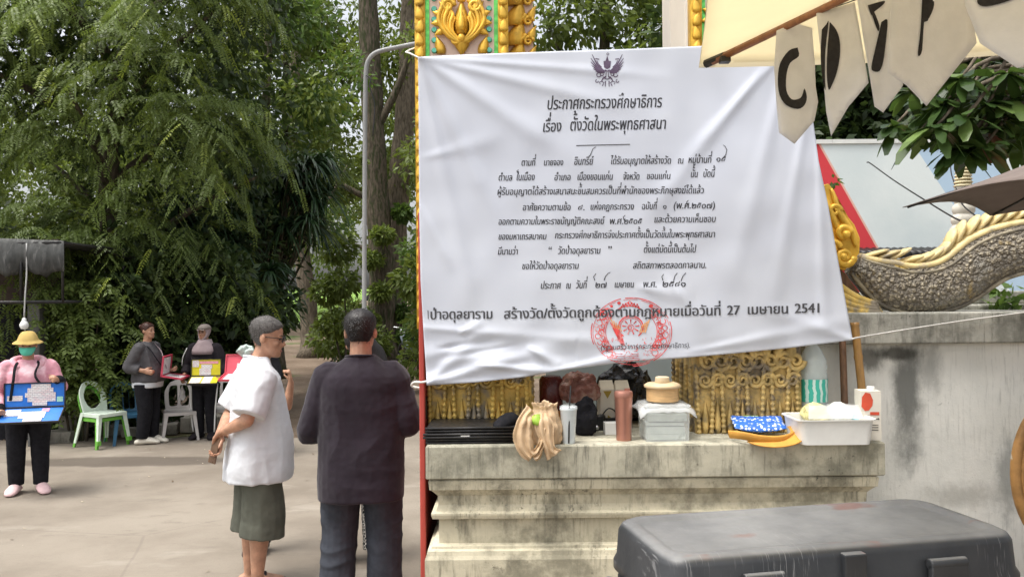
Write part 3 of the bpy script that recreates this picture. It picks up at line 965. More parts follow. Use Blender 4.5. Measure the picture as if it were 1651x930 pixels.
M['scales'] = None
m, nt, bs = base_mat('carved_scales')
t = coords(nt, (1, 1, 1))
vo = nd(nt, 'ShaderNodeTexVoronoi', Scale=40); nt.links.new(t, vo.inputs['Vector'])
v2 = nd(nt, 'ShaderNodeTexVoronoi', Scale=85); nt.links.new(t, v2.inputs['Vector'])
c = mix(nt, ramp(nt, vo.outputs['Distance'], .12, .62), (.60, .52, .37), (.19, .165, .13))
c = mix(nt, ramp(nt, v2.outputs['Distance'], .3, .7, 0, .6), c, (.22, .19, .145))
c = mix(nt, ramp(nt, noi(nt, 5.5, 3, .5), .60, .68), c, (.56, .38, .08))
c = mix(nt, ramp(nt, noi(nt, 4, 6, .65), .5, .62, 0, .8), c, (.27, .25, .21))
nt.links.new(c, bs.inputs['Base Color']); bs.inputs['Roughness'].default_value = .55; bs.inputs['Metallic'].default_value = .15
h = mul(nt, mul(nt, vo.outputs['Distance'], -1.0), mul(nt, v2.outputs['Distance'], .5), 'SUBTRACT')
bump(nt, bs, h, 1.0, .03)
M['scales'] = m
M['gold_crest'] = pm('weathered_gold_scales', (.70, .56, .27), .55, .22, 14, metal=.12, stain=((.40, .35, .26), .5, .66, 9), bmp=.3, bscale=50)

DN = 4.06
ng = thing('naga_balustrade', 'serpent-bodied balustrade with gold back scales, lying on the garden wall', 'balustrade', P(1500, 503, DN)[:])
spine_px = [(1376, 428, 16), (1396, 441, 26), (1424, 456, 38), (1462, 467, 41), (1505, 464, 42), (1542, 449, 43), (1575, 424, 45), (1610, 407, 44), (1660, 398, 43), (1720, 405, 43), (1790, 425, 42), (1880, 430, 42)]
cp = catmull([P(x, y, DN) for x, y, r in spine_px], 6)
rp = np.interp(np.linspace(0, 1, len(cp)), np.linspace(0, 1, len(spine_px)), [r for *_, r in spine_px]) / FPX * DN
bm = bmesh.new()
rings = []
for i, c0 in enumerate(cp):
    t = (cp[min(i + 1, len(cp) - 1)] - cp[max(i - 1, 0)]).normalized()
    u = V((0, -1, 0)).cross(t).normalized()
    if u.z < 0: u = -u
    r = rp[i]
    rings.append([c0 + u * (r * math.copysign(abs(math.sin(a)) ** .8, math.sin(a))) - V((0, 1, 0)) * (.085 * math.cos(a)) for a in [k * 2 * PI / 20 for k in range(20)]])
loft(bm, rings)
obj('body', bm, M['scales'], ng, True, True)
# gold dorsal scales, slanted and overlapping, and the raised edge bands
bm = bmesh.new(); bm2 = bmesh.new()
def side_pts(f, yo): return [c0 + (lambda u: u if u.z > 0 else -u)(V((0, -1, 0)).cross((cp[min(i + 1, len(cp) - 1)] - cp[max(i - 1, 0)]).normalized()).normalized()) * (rp[i] * f) + V((0, yo, 0)) for i, c0 in enumerate(cp)]
top = side_pts(.98, -.0); n = len(top)
L = [0]
for a, b in zip(top, top[1:]): L.append(L[-1] + (b - a).length)
s = .02; k = 0
while s < L[-1] - .1:
    i = next(j for j in range(n - 1) if L[j + 1] >= s); f = (s - L[i]) / (L[i + 1] - L[i])
    c0 = top[i].lerp(top[i + 1], f); t = (top[i + 1] - top[i]).normalized(); u = V((0, -1, 0)).cross(t); u = u if u.z > 0 else -u
    w0 = .018 if s > .25 else .011 + .028 * s
    d = (t * .9 + u * .36).normalized(); q = V((0, -1, 0)).cross(d); q = q if q.z > 0 else -q
    rings = []
    for tt, a, b in ((-.1, .25, .4), (.12, .8, .85), (.5, 1.0, 1.0), (.82, .82, .85), (1.0, .35, .4)):
        cc = c0 + d * (.125 * tt) + u * (.008 + .012 * tt)
        rings.append([cc + q * (w0 * a * math.sin(x)) - V((0, 1, 0)) * (.062 * b * math.cos(x) * .8) for x in [j * 2 * PI / 10 for j in range(10)]])
    loft(bm, rings)
    s += .062
tube(bm, side_pts(.90, 0), [(.058, .026)] * len(cp), 10, ref=V((0, 1, 0)))
obj('back_scales', bm, M['gold_crest'], ng, True, True)
for fz, yo, r in ((.66, -.066, .008), (-.93, -.045, .011)): tube(bm2, side_pts(fz, yo), r, 8)
obj('edge_bands', bm2, pm('grimy_edge_band', (.30, .26, .18), .6, .3, 14, stain=((.12, .105, .08), .45, .6, 9)), ng, True, True)

# gold flame finial that meets the serpent, half behind the banner
DK = 4.0
kf = thing('flame_finial', 'gold carved flame finial between the banner and the serpent', 'finial', P(1352, 502, DK)[:])
out = [(1318, 300), (1336, 296), (1346, 308), (1352, 330), (1364, 345), (1378, 362), (1387, 384), (1386, 408), (1374, 424), (1362, 436), (1352, 432), (1340, 440), (1322, 436), (1308, 400), (1306, 340)]
bm = bmesh.new(); prism(bm, [P(x, y, DK) for x, y in out], (0, .09, 0))
obj('flame', bm, M['gold'], kf, False, True, .01)
bm = bmesh.new(); X, Z = V((1, 0, 0)), V((0, 0, 1))
for x, y, r, tn, th, sg in ((1360, 376, .035, 1.4, .02, 1), (1362, 414, .045, 1.5, .02, -1), (1346, 340, .03, 1.3, .014, 1), (1342, 400, .04, 1.3, .016, 1)): scroll(bm, P(x, y, DK - .01), r, tn, th, X, Z, sg)
for a in ([(1326, 310), (1340, 345), (1352, 372)], [(1318, 330), (1334, 372), (1350, 404)], [(1340, 304), (1354, 345), (1372, 372), (1380, 398)]):
    tube(bm, catmull([P(x, y, DK - .005) for x, y in a], 5), [.008 + .010 * math.sin(PI * i / 5 / (len(a) - 1)) for i in range(5 * (len(a) - 1) + 1)], 8)
ball(bm, P(1364, 378, DK - .02), .022, 12); ball(bm, P(1360, 414, DK - .02), .02, 12)
obj('scrollwork', bm, M['gold'], kf, True, True)
bm = bmesh.new()
for k in range(5):
    o = k * 13
    tube(bm, catmull([P(1334 - o * .3, 440 + o * 1.0, DK - .01), P(1356 - o * .2, 462 + o * .75, DK - .015), P(1384, 480 + o * .5, DK - .01), P(1412 + o * .2, 490 + o * .3, DK)], 5), [(.017, .012)] * 16, 8)
obj('arched_ribs', bm, M['gold_old'], kf, True, True)
bm = bmesh.new(); prism(bm, [P(x, y, DK + .03) for x, y in [(1330, 432), (1352, 432), (1362, 440), (1372, 470), (1395, 492), (1408, 503), (1330, 503)]], (0, .06, 0))
obj('backing', bm, M['wood_dark'], kf, False, True)

# carved wooden round frame cut by the right edge
fr = thing('wheel_frame', 'round carved wooden frame with worn paint leaning at the right edge', 'frame', (P(1722, 760, 3.6).x, 3.6, 0))
bm = bmesh.new(); c0 = P(1722, 762, 3.6); pts = []
for rr, th, yo in ((.345 / 1.0, .022, 0), (.305, .015, -.006)):
    tube(bm, [c0 + V((rr * .68 * math.cos(a), yo, rr * math.sin(a))) for a in [k * 2 * PI / 48 for k in range(49)]], (th, th), 10, ref=V((0, 1, 0)))
obj('rim', bm, pm('worn_brown_gold_wood', (.34, .18, .06), .5, .3, 14, stain=((.62, .56, .44), .62, .68, 9)), fr, True, True)
bm = bmesh.new()
for k in range(6):
    a = k * PI / 3 + .2
    tube(bm, [c0, c0 + V((.2 * math.cos(a), 0, .29 * math.sin(a)))], .012, 8)
ball(bm, c0, .05, 12)
obj('spokes', bm, M['wood_dark'], fr, True, True)
bm = bmesh.new(); boxz(bm, c0.x - .15, c0.x + .15, 3.52, 3.68, 0, c0.z - .33); boxz(bm, c0.x - .2, c0.x + .2, 3.5, 3.7, 0, .08)
obj('stand', bm, M['wood_dark'], fr, False, True)

# ------------------------------------------------------------------ painted wall behind, ringed spire
DM = 9.0
m, nt, bs = base_mat('painted_panels')
tc = nd(nt, 'ShaderNodeTexCoord'); sp = nd(nt, 'ShaderNodeSeparateXYZ'); nt.links.new(tc.outputs['Object'], sp.inputs[0])
def line_mask(p0, p1):
    """1 on the right of the slanted line through two photo points"""
    a, b = P(*p0, DM), P(*p1, DM)
    k = (b.x - a.x) / (b.z - a.z)
    e = mul(nt, sp.outputs['X'], mul(nt, mul(nt, sp.outputs['Z'], k), a.x - k * a.z, 'ADD'), 'SUBTRACT')
    return ramp(nt, e, -.004, .004)
white = mix(nt, ramp(nt, noi(nt, 1.2, 5), .35, .65), (.60, .67, .67), (.68, .74, .73))
c = mix(nt, line_mask((1321, 235), (1422, 415)), (.60, .045, .055), (.70, .42, .34))
c = mix(nt, line_mask((1324.5, 235), (1425.5, 415)), c, white)
c = mix(nt, line_mask((1468, 226), (1590, 410)), c, (.42, .56, .69))
c = mix(nt, line_mask((1592, 222), (1715, 405)), c, white)
c = mix(nt, ramp(nt, noi(nt, 2, 8, .7, (1, 1, .25)), .56, .74, 0, .35), c, (.30, .30, .28))
c = mix(nt, ramp(nt, noi(nt, 26, 5, .7), .66, .74, 0, .4), c, (.25, .25, .24))
nt.links.new(c, bs.inputs['Base Color']); bs.inputs['Roughness'].default_value = .8
bump(nt, bs, noi(nt, 20, 6, .7), .2, .01)
pw = thing('painted_wall', 'tall wall painted in slanted red, white and pale blue bands', 'wall', (P(1480, 400, DM).x, DM, 0))
bm = bmesh.new()
zt = P(1480, 231, DM).z
boxz(bm, P(1250, 300, DM).x, 9.5, DM, DM + .18, 0, zt)
o = obj('panel', bm, m, pw, False)
o.data.transform(Matrix.Identity(4)); o.location = -V(pw.location)   # the paint is laid out in world metres
bm = bmesh.new(); r2 = random.Random(4); x = P(1250, 300, DM).x
while x < 9.4:
    ln = r2.uniform(.5, 1.1); boxz(bm, x, min(x + ln - .004, 9.5), DM - .02, DM + .2, zt, zt + .05 + r2.uniform(-.004, .004)); x += ln
obj('capping', bm, pm('chipped_capping', (.66, .67, .64), .85, .08, 4, stain=((.3, .3, .28), .6, .72, 6)), pw, False, True)
# corrugated dark sill line under the paint
bm = bmesh.new(); x = P(1330, 410, 8.6).x
for k in range(24):
    tube(bm, [(x + k * .075, 8.62, P(1400, 411, 8.62).z), (x + k * .075, 8.95, P(1400, 405, 8.62).z + .02)], .042, 8)
tag(obj('tin_roof', bm, M['black_metal'], None, True), 'dark corrugated roof edge showing just above the serpent', 'roof')

sp_ = thing('spire', 'small white ringed stupa spire in front of the painted wall', 'spire', (P(1556, 500, 7.2).x, 7.2, 0))
def rz_(py): return P(1556, py, 7.2).z
kx = 7.2 / FPX
prof = [(.34, 0), (.34, rz_(480)), (.30, rz_(470))]
for i, y in enumerate(range(462, 300, -17)):
    r = lerp(30, 13, i / 9) * kx
    prof += [(r * .86, rz_(y + 2)), (r, rz_(y - 2)), (r, rz_(y - 9)), (r * .84, rz_(y - 13))]
y0 = 300
bm = bmesh.new(); lathe(bm, prof, (0, 0, 0), 28)
obj('base', bm, pm('stupa_render', (.66, .63, .55), .8, .08, 6, stain=((.38, .36, .30), .55, .7, 6)), sp_, 50)
prof = []
for i in range(9):
    y = 300 - i * 5.4; r = lerp(15, 10.5, i / 8) * kx
    prof += [(r * .8, rz_(y + 2)), (r, rz_(y)), (r * .8, rz_(y - 3))]
prof += [(8.5 * kx, rz_(252)), (7 * kx, rz_(238)), (8.5 * kx, rz_(232)), (5 * kx, rz_(222)), (2.5 * kx, rz_(205)), (.5 * kx, rz_(185))]
bm = bmesh.new(); lathe(bm, prof, (0, 0, 0), 28)
obj('ringed_tip', bm, pm('pale_gold_render', (.62, .55, .36), .6, .1, 10, metal=.1), sp_, 50)

# dark trees and the plumeria over the painted wall
r2 = random.Random(12)
for i, (px, lab) in enumerate([(1335, 'dark tree behind the painted wall, under the first lettered flag'), (1450, 'dark tree behind the painted wall, under the middle flags'), (1570, 'dark tree behind the painted wall, behind the plumeria'), (1680, 'dark tree behind the painted wall at the right edge'), (1210, 'dark tree hidden mostly by the banner, left of the painted wall')]):
    b = at(px, 600, 10.9)
    cl = [((r2.uniform(-.9, .9), r2.uniform(-.3, .9), r2.uniform(2.6, 5.6)), (.75, .6, .55)) for _ in range(20)]
    t = thing('dark_tree', lab, 'tree', b, 0, 'dark trees behind the painted wall')
    branch_trunk('trunk', [(0, 0, 0), (.1, 0, 1.5), (0, 0, 3), (.1, 0, 4.6)], .12, .05, M['bark'], t)
    Q, T = clump_leaves(np.random.default_rng(90 + i), cl, 420, .2, .085)
    quads_obj('crown', Q, T, M['leaf_dark'], t)

rng = np.random.default_rng(15)
b = at(1830, 600, 6.9)
t = thing('plumeria_tree', 'broad-leaved plumeria hanging in front of the painted wall', 'tree', b)
tips = [P(x, y, d) - b for x, y, d in [(1470, 150, 6.3), (1495, 185, 6.5), (1508, 205, 6.1), (1440, 205, 6.6), (1525, 165, 6.2), (1535, 215, 6.3), (1556, 190, 6.0), (1560, 150, 6.4), (1580, 215, 6.2), (1590, 170, 6.1), (1600, 135, 6.3), (1618, 195, 6.2), (1635, 160, 6.1), (1650, 210, 6.4), (1660, 130, 6.2), (1680, 180, 6.1), (1560, 228, 6.25), (1520, 130, 6.5), (1625, 120, 6.0), (1548, 128, 6.1), (1690, 220, 6.3), (1570, 110, 6.6), (1545, 240, 6.15), (1585, 238, 6.1), (1480, 215, 6.4), (1500, 160, 6.6), (1610, 225, 6.5), (1640, 222, 6.6)]]
Q, T = [], []
bm = bmesh.new()
for p in tips:
    n = 15
    a = rng.uniform(0, 2 * PI, n); el = rng.uniform(-.7, .7, n)
    d = np.stack([np.cos(a) * np.cos(el), np.sin(a) * np.cos(el), np.sin(el)], 1)
    L = rng.uniform(.16, .27, n); prev = np.tile(np.array([p[:]]), (n, 1)); s = unit(np.cross(d, np.array([[0, 0, 1.0]])) + rng.normal(0, .25, (n, 3))); pw = np.full((n, 1), .008)
    tt = np.clip(rng.normal(.4, .25, n), 0, .84); tt[rng.random(n) < .06] = .95
    for k in range(4):
        u = (k + 1) / 4
        c = np.array([p[:]]) + d * (L * u)[:, None] - np.array([[0, 0, 1.0]]) * (.55 * L * u * u)[:, None]
        w_ = np.full((n, 1), (.028, .043, .048, .016)[k])
        Q.append(np.stack([prev - s * pw, prev + s * pw, c + s * w_, c - s * w_], 1)); T.append(tt); prev, pw = c, w_
    tube(bm, catmull([V((0, 0, 2.6)), V((p.x * .35, p.y * .5, 3.6)), V((p.x * .8, p.y * .9, p.z + .35)), p], 4), [.032 - .0018 * q for q in range(13)], 7)
tube(bm, catmull([(0, 0, 0), (.06, 0, 1.4), (0, 0, 2.7)], 5), [.085 - .003 * q for q in range(11)], 10)
quads_obj('leaves', np.concatenate(Q), np.concatenate(T), M['leaf_broad'], t)
obj('trunk', bm, M['bark_pale'], t, True)

# small weed growing on the wall behind the serpent
b = P(1632, 497, 4.3); t = thing('weed', 'pale green weed sprouting on top of the garden wall', 'weed', b)
Q, T = clump_leaves(np.random.default_rng(3), [((0, 0, .07), (.09, .06, .07)), ((-.06, 0, .02), (.06, .05, .04)), ((.1, 0, .03), (.07, .05, .05))], 26, .062, .045, .2)
quads_obj('leaves', Q, T, M['leaf_lit'], t)
b = P(1346, 296, 4.02); t = thing('seedling', 'tiny green seedling on top of the gold flame finial', 'weed', b)
Q, T = clump_leaves(np.random.default_rng(4), [((0, 0, .012), (.022, .015, .02))], 12, .03, .02, .1)
quads_obj('leaves', Q, T, M['leaf_lit'], t)
# ------------------------------------------------------------------ banner
def gauss(x, s): return math.exp(-(x / s) ** 2)


def seg_dist(px, py, a, b):
    ax, ay = a; bx, by = b
    dx, dy = bx - ax, by - ay
    t = ((px - ax) * dx + (py - ay) * dy) / (dx * dx + dy * dy)
    s = ((px - ax) * dy - (py - ay) * dx) / math.hypot(dx, dy)
    return t, s


# creases of the cloth: (start, end, width px, height m)
FOLDS = [((676, 92), (790, 330), 16, .014), ((676, 92), (900, 240), 20, .012), ((676, 92), (760, 480), 16, .010), ((676, 92), (980, 165), 14, .009), ((676, 92), (1010, 118), 9, .007),
         ((700, 250), (800, 225), 18, .006), ((1215, 130), (1060, 330), 16, .008), ((1250, 100), (1120, 240), 12, .007), ((1262, 130), (1190, 420), 20, .008), ((1300, 190), (1250, 470), 16, .008), ((1320, 260), (1330, 540), 13, .009),
         ((688, 618), (770, 545), 14, .016), ((688, 618), (850, 572), 12, .016), ((720, 560), (800, 548), 9, -.012), ((745, 535), (775, 520), 9, .012), ((790, 590), (900, 600), 9, .018), ((860, 565), (905, 592), 12, .018),
         ((905, 595), (1010, 574), 8, .012), ((1040, 465), (1105, 478), 16, .008), ((1080, 455), (1130, 520), 14, .006), ((1150, 560), (1360, 520), 14, .008), ((700, 530), (1000, 552), 12, .006), ((1375, 548), (1240, 500), 16, .008), ((676, 330), (720, 420), 10, .007), ((810, 560), (700, 580), 7, -.008)]


def banner_d(px, py):
    d = 3.585 + .02 * (px - 1000) / 350 - .035 * (py - 350) / 250
    z = 0
    for a, b, w, h in FOLDS:
        t, s = seg_dist(px, py, a, b); h = h * .78
        if -.25 < t < 1.25:
            f = min(1, max(0, (t + .25) / .3)) * min(1, max(0, (1.25 - t) / .4))
            z += h * f * gauss(s, w * (.35 + .65 * min(1.2, max(0, t))))
    z += .010 * math.sin(px / 62 + py / 260) * min(1, max(0, (py - 80) / 200)) * (.35 + .65 * gauss(px - 1330, 150))
    z += .012 * noise.noise((px / 150, py / 190, 1.7)) + .005 * noise.noise((px / 48, py / 60, 5.1))
    lo = min(1, max(0, (py - 500) / 80))
    z += lo * .014 * noise.noise((px / 46, py / 34, 9.3)) * (1.6 if px < 930 else .6)
    return d - z


LX = ([85, 92, 200, 350, 450, 540, 600, 622], [674, 674, 675, 676, 678, 683, 687, 688])
RX = ([66, 100, 180, 260, 330, 440, 548], [1292, 1298, 1309, 1320, 1335, 1355, 1375])
TOPX = ([674, 760, 900, 1000, 1125, 1298], [92, 88, 83, 80, 75, 66])
BOTX = ([688, 770, 850, 905, 960, 1010, 1100, 1180, 1280, 1375], [621, 616, 607, 597, 590, 583, 577, 570, 560, 548])


def banner_px(u, v):
    y0 = interp(*TOPX, lerp(674, 1298, u)); y1 = interp(*BOTX, lerp(688, 1375, u))
    y = lerp(y0, y1, v)
    return lerp(interp(*LX, y), interp(*RX, y), u), y


m, nt, bs = base_mat('white_vinyl_cloth')
c = mix(nt, ramp(nt, noi(nt, 1.5, 4), .4, .7), (.585, .615, .69), (.62, .65, .715))
c = mix(nt, ramp(nt, noi(nt, 6, 6, .65), .66, .8, 0, .35), c, (.62, .61, .60))
nt.links.new(c, bs.inputs['Base Color']); bs.inputs['Roughness'].default_value = .48
bs.inputs['Specular IOR Level'].default_value = .35
M['vinyl'] = translucent(m, (.7, .72, .76), .10)
bn = thing('banner', 'large white cloth banner printed with a Thai proclamation, tied before the gilded pillars', 'banner', P(1000, 350, 3.585)[:])
NX, NY = 230, 180
bm = bmesh.new(); G = []
for j in range(NY + 1):
    row = []
    for i in range(NX + 1):
        px, py = banner_px(i / NX, j / NY)
        row.append(bm.verts.new(P(px, py, banner_d(px, py))))
    G.append(row)
for j in range(NY):
    for i in range(NX): bm.faces.new((G[j][i], G[j][i + 1], G[j + 1][i + 1], G[j + 1][i]))
sh = obj('cloth', bm, M['vinyl'], bn, True, True)
so = sh.modifiers.new('thickness', 'SOLIDIFY'); so.thickness = .0012; so.offset = 0

ink = pm('black_print', (.030, .030, .036), .6, .3, 40)
purple = pm('violet_print', (.085, .055, .10), .6, .2, 40)
red_ink = pm('red_stamp_ink', (.62, .06, .06), .6, .35, 30, stain=((.80, .45, .44), .52, .7, 26))
orange_ink = pm('orange_print', (.72, .33, .12), .6, .2, 40)


class Print:
    """flat printed marks in photo pixels, laid on the folds of the cloth"""
    def __init__(s): s.v, s.f = [], []
    def poly(s, pts):
        b = len(s.v); s.v += [tuple(p) for p in pts]; s.f.append(tuple(range(b, b + len(pts))))
    def stroke(s, pts, w):
        n = len(pts)
        ws = w if isinstance(w, (list, tuple)) else [w] * n
        L = []
        for i in range(n):
            a, b = pts[max(i - 1, 0)], pts[min(i + 1, n - 1)]
            dx, dy = b[0] - a[0], b[1] - a[1]; q = math.hypot(dx, dy) or 1
            L.append(((pts[i][0] - dy / q * ws[i] / 2, pts[i][1] + dx / q * ws[i] / 2), (pts[i][0] + dy / q * ws[i] / 2, pts[i][1] - dx / q * ws[i] / 2)))
        for (a, b), (c2, d2) in zip(L, L[1:]): s.poly((a, b, d2, c2))
    def disc(s, x, y, r, ry=None, n=10):
        s.poly([(x + r * math.cos(k * 2 * PI / n), y + (ry or r) * math.sin(k * 2 * PI / n)) for k in range(n)])
    def arc(s, x, y, r, a0, a1, w, ry=None, n=14):
        s.stroke([(x + r * math.cos(lerp(a0, a1, k / n)), y + (ry or r) * math.sin(lerp(a0, a1, k / n))) for k in range(n + 1)], w)
    def build(s, name, m, parent, lift=.0022):
        me = bpy.data.meshes.new(name)
        me.from_pydata([tuple(P(x, y, banner_d(x, y) - lift) - parent.location) for x, y in s.v], [], s.f)
        me.materials.append(m)
        return link(bpy.data.objects.new(name, me), parent)


_gl = {}


def text_mesh(body):
    c = bpy.data.curves.new('t', 'FONT'); c.body = body; c.size = 1; c.resolution_u = 3
    o = bpy.data.objects.new('t', c); C.objects.link(o)
    dg = bpy.context.evaluated_depsgraph_get()
    me = bpy.data.meshes.new_from_object(o.evaluated_get(dg))
    vs = [(v.co.x, v.co.y) for v in me.vertices]; fs = [tuple(p.vertices) for p in me.polygons]
    bpy.data.objects.remove(o); bpy.data.curves.remove(c); bpy.data.meshes.remove(me)
    return vs, fs


def glyph(ch):
    if ch not in _gl:
        vs, fs = text_mesh(ch)
        w = lambda q: max(v[0] for v in text_mesh(q)[0])
        _gl[ch] = (vs, fs, w('|' + ch + '|') - w('||'))
    return _gl[ch]


UP, TONE, LOW, TALL = 'ัิีึื็ํ', '่้๊๋์', 'ฺุู', 'ปฝฟฬ'


def layout(s):
    """Thai line: marks stack above or below the consonant they belong to"""
    pen, out, up, tall = 0, [], False, False
    for i, ch in enumerate(s):
        if ch == ' ': pen += .32; up = False; continue
        vs, fs, adv = glyph(ch)
        dx = dy = 0
        if ch in UP: up = True; dx = -.11 if tall else 0
        elif ch in TONE:
            dy = .20 if up else 0; dx = -.11 if tall else 0
            if i + 1 < len(s) and s[i + 1] == 'ำ': dy = .17
        elif ch in LOW:
            pass
        else:
            up = False; tall = ch in TALL
        if ch in UP + TONE + LOW: adv = 0
        out.append((vs, fs, pen + dx, dy)); pen += adv
    return out, pen


def write(pr, s, x0, x1, y0, y1, h, slant=0.0, squash=1.0, bold=0.0):
    """text between pixel x0..x1 on a baseline from y0 to y1, consonants h pixels tall"""
    gl, w = layout(s); k = (x1 - x0) / w; hs = h / .56
    for vs, fs, px, dy in gl:
        for ox in ((-bold, bold) if bold else (0,)):
            b = len(pr.v)
            for (x, y) in vs:
                yy = (y + dy)
                if slant and yy > .56: yy = .56 + (yy - .56) * 1.35
                t = (px + x) * k
                pr.v.append((x0 + t + slant * yy * hs + ox, lerp(y0, y1, t / (x1 - x0)) - yy * hs))
            pr.f += [tuple(q + b for q in f) for f in fs]


pr = Print()
write(pr, 'ประกาศกระทรวงศึกษาธิการ', 881, 1067, 177, 173, 15.5, .10, bold=.35)
write(pr, 'เรื่อง', 874, 905, 213, 212, 14.5, .10, bold=.35)
write(pr, 'ตั้งวัดในพระพุทธศาสนา', 918, 1074, 211, 208, 15, .10, bold=.35)
pr.stroke([(929, 235), (970, 234), (1016, 233)], 1.3)
pr.build('heading_text', ink, bn)
pr = Print()
B = .22
for s, a, b, y, h in [
    ('ตามที่', 840, 863, 267.5, 8.6), ('นายจอง', 876, 908, 267, 8.2), ('อินทรีย์', 925, 956, 266, 9.5), ('ได้รับอนุญาตให้สร้างวัด', 984, 1082, 265, 8.8), ('ณ', 1092, 1102, 264, 8.4), ('หมู่บ้านที่', 1109, 1147, 263, 8.8), ('๑๔', 1154, 1170, 261, 8),
    ('ตำบล', 803, 826, 291.5, 8.6), ('ในเมือง', 832, 862, 291, 9), ('อำเภอ', 893, 920, 291, 8.6), ('เมืองขอนแก่น', 930, 988, 290.5, 8.8), ('จังหวัด', 1004, 1031, 290, 8.6), ('ขอนแก่น', 1042, 1081, 289, 8.2), ('นั้น', 1113, 1125, 286, 8.6), ('บัดนี้', 1133, 1152, 285.5, 8.8),
    ('ผู้รับอนุญาตได้สร้างเสนาสนะขึ้นสมควรเป็นที่พำนักของพระภิกษุสงฆ์ได้แล้ว', 801, 1135, 314.5, 8.6),
    ('อาศัยความตามข้อ', 842, 920, 339.5, 8.4), ('๔.', 931, 943, 339, 8), ('แห่งกฎกระทรวง', 951, 1022, 338.5, 8.4), ('ฉบับที่', 1034, 1059, 337.5, 8.4), ('๑', 1068, 1075, 337, 7), ('(พ.ศ.๒๕๐๗)', 1085, 1153, 336.5, 8.6),
    ('ออกตามความในพระราชบัญญัติคณะสงฆ์', 803, 974, 362.5, 8.4), ('พ.ศ.๒๕๐๕', 982, 1035, 361.5, 8.4), ('และด้วยความเห็นชอบ', 1054, 1154, 359, 8.6),
    ('ของมหาเถรสมาคม', 803, 881, 386.5, 8.2), ('กระทรวงศึกษาธิการจึงประกาศตั้งเป็นวัดขึ้นในพระพุทธศาสนา', 894, 1153, 384.5, 8.4),
    ('มีนามว่า', 802, 835, 410.5, 8.4), ('“', 883, 889, 409, 8.6), ('วัดป่าอดุลยาราม', 899, 968, 409.5, 8.6), ('”', 979, 986, 408, 8.6), ('ตั้งแต่บัดนี้เป็นต้นไป', 1037, 1122, 407.5, 8.6),
    ('ขอให้วัดป่าอดุลยาราม', 841, 933, 434, 8.4), ('สถิตสภาพรตลอดกาลนาน.', 1020, 1139, 433, 8.4),
    ('ประกาศ', 871, 904, 465.5, 8.8), ('ณ', 912, 920, 465, 8.4), ('วันที่', 928, 946, 464.5, 8.8), ('๒๗', 959, 978, 464, 8.4), ('เมษายน', 990, 1022, 463.5, 8.2), ('พ.ศ.', 1036, 1059, 463, 8.4), ('๒๕๔๑', 1067, 1106, 462.5, 8.4)]:
    write(pr, s, a, b, y, y - (b - a) * .008, h, .12, bold=B)
# long pen flourishes of the calligraphic numerals
for a in ([(1165, 256), (1170, 250), (1172, 242), (1169, 236), (1166, 234)], [(951, 252), (954, 245), (956, 240), (961, 237)], [(959, 452), (957, 446), (961, 441)], [(974, 452), (976, 446), (980, 441), (984, 439)], [(1069, 452), (1067, 446), (1070, 442)], [(1086, 453), (1088, 445), (1092, 440)], [(1098, 453), (1101, 445), (1106, 440)], [(1108, 331), (1107, 326), (1110, 323)], [(1006, 355), (1005, 350), (1008, 347)], [(836, 281), (833, 276), (836, 274)]): pr.stroke(a, [1.4, 1.2, 1.1, .9, .6][:len(a)])
pr.build('body_text', ink, bn)
pr = Print()
dk = 'ป่าอดุลยาราม'
write(pr, dk, 693, 795, 514.5, 513.5, 12.5, bold=.55)
char = pm('charcoal_print', (.055, .055, .062), .6, .2, 40)
pr.stroke([(690, 500), (690.5, 514)], 1.2)
pr.build('bottom_line_text', char, bn, .0034); pr = Print()
write(pr, 'สร้างวัด/ตั้งวัดถูกต้องตามกฎหมายเมื่อวันที่', 812, 1163, 513.5, 508, 12.5, bold=.6)
pr.build('bottom_line_text', char, bn, .0034); pr = Print()
write(pr, '27', 1172, 1193, 507.5, 507, 12.2, bold=.6); pr.build('bottom_line_text', char, bn, .0034); pr = Print()
write(pr, 'เมษายน', 1204, 1272, 506.5, 505, 12.3, bold=.6); pr.build('bottom_line_text', char, bn, .0034); pr = Print()
write(pr, '2541', 1281, 1325, 504.5, 503.5, 12.2, bold=.6)
pr.build('bottom_line_text', char, bn, .0034)
pr = Print()
write(pr, '(รัฐมนตรีว่าการกระทรวงศึกษาธิการ).', 968, 1113, 564, 560, 6.4, .1)
pr.build('signature_text', ink, bn, .0034)

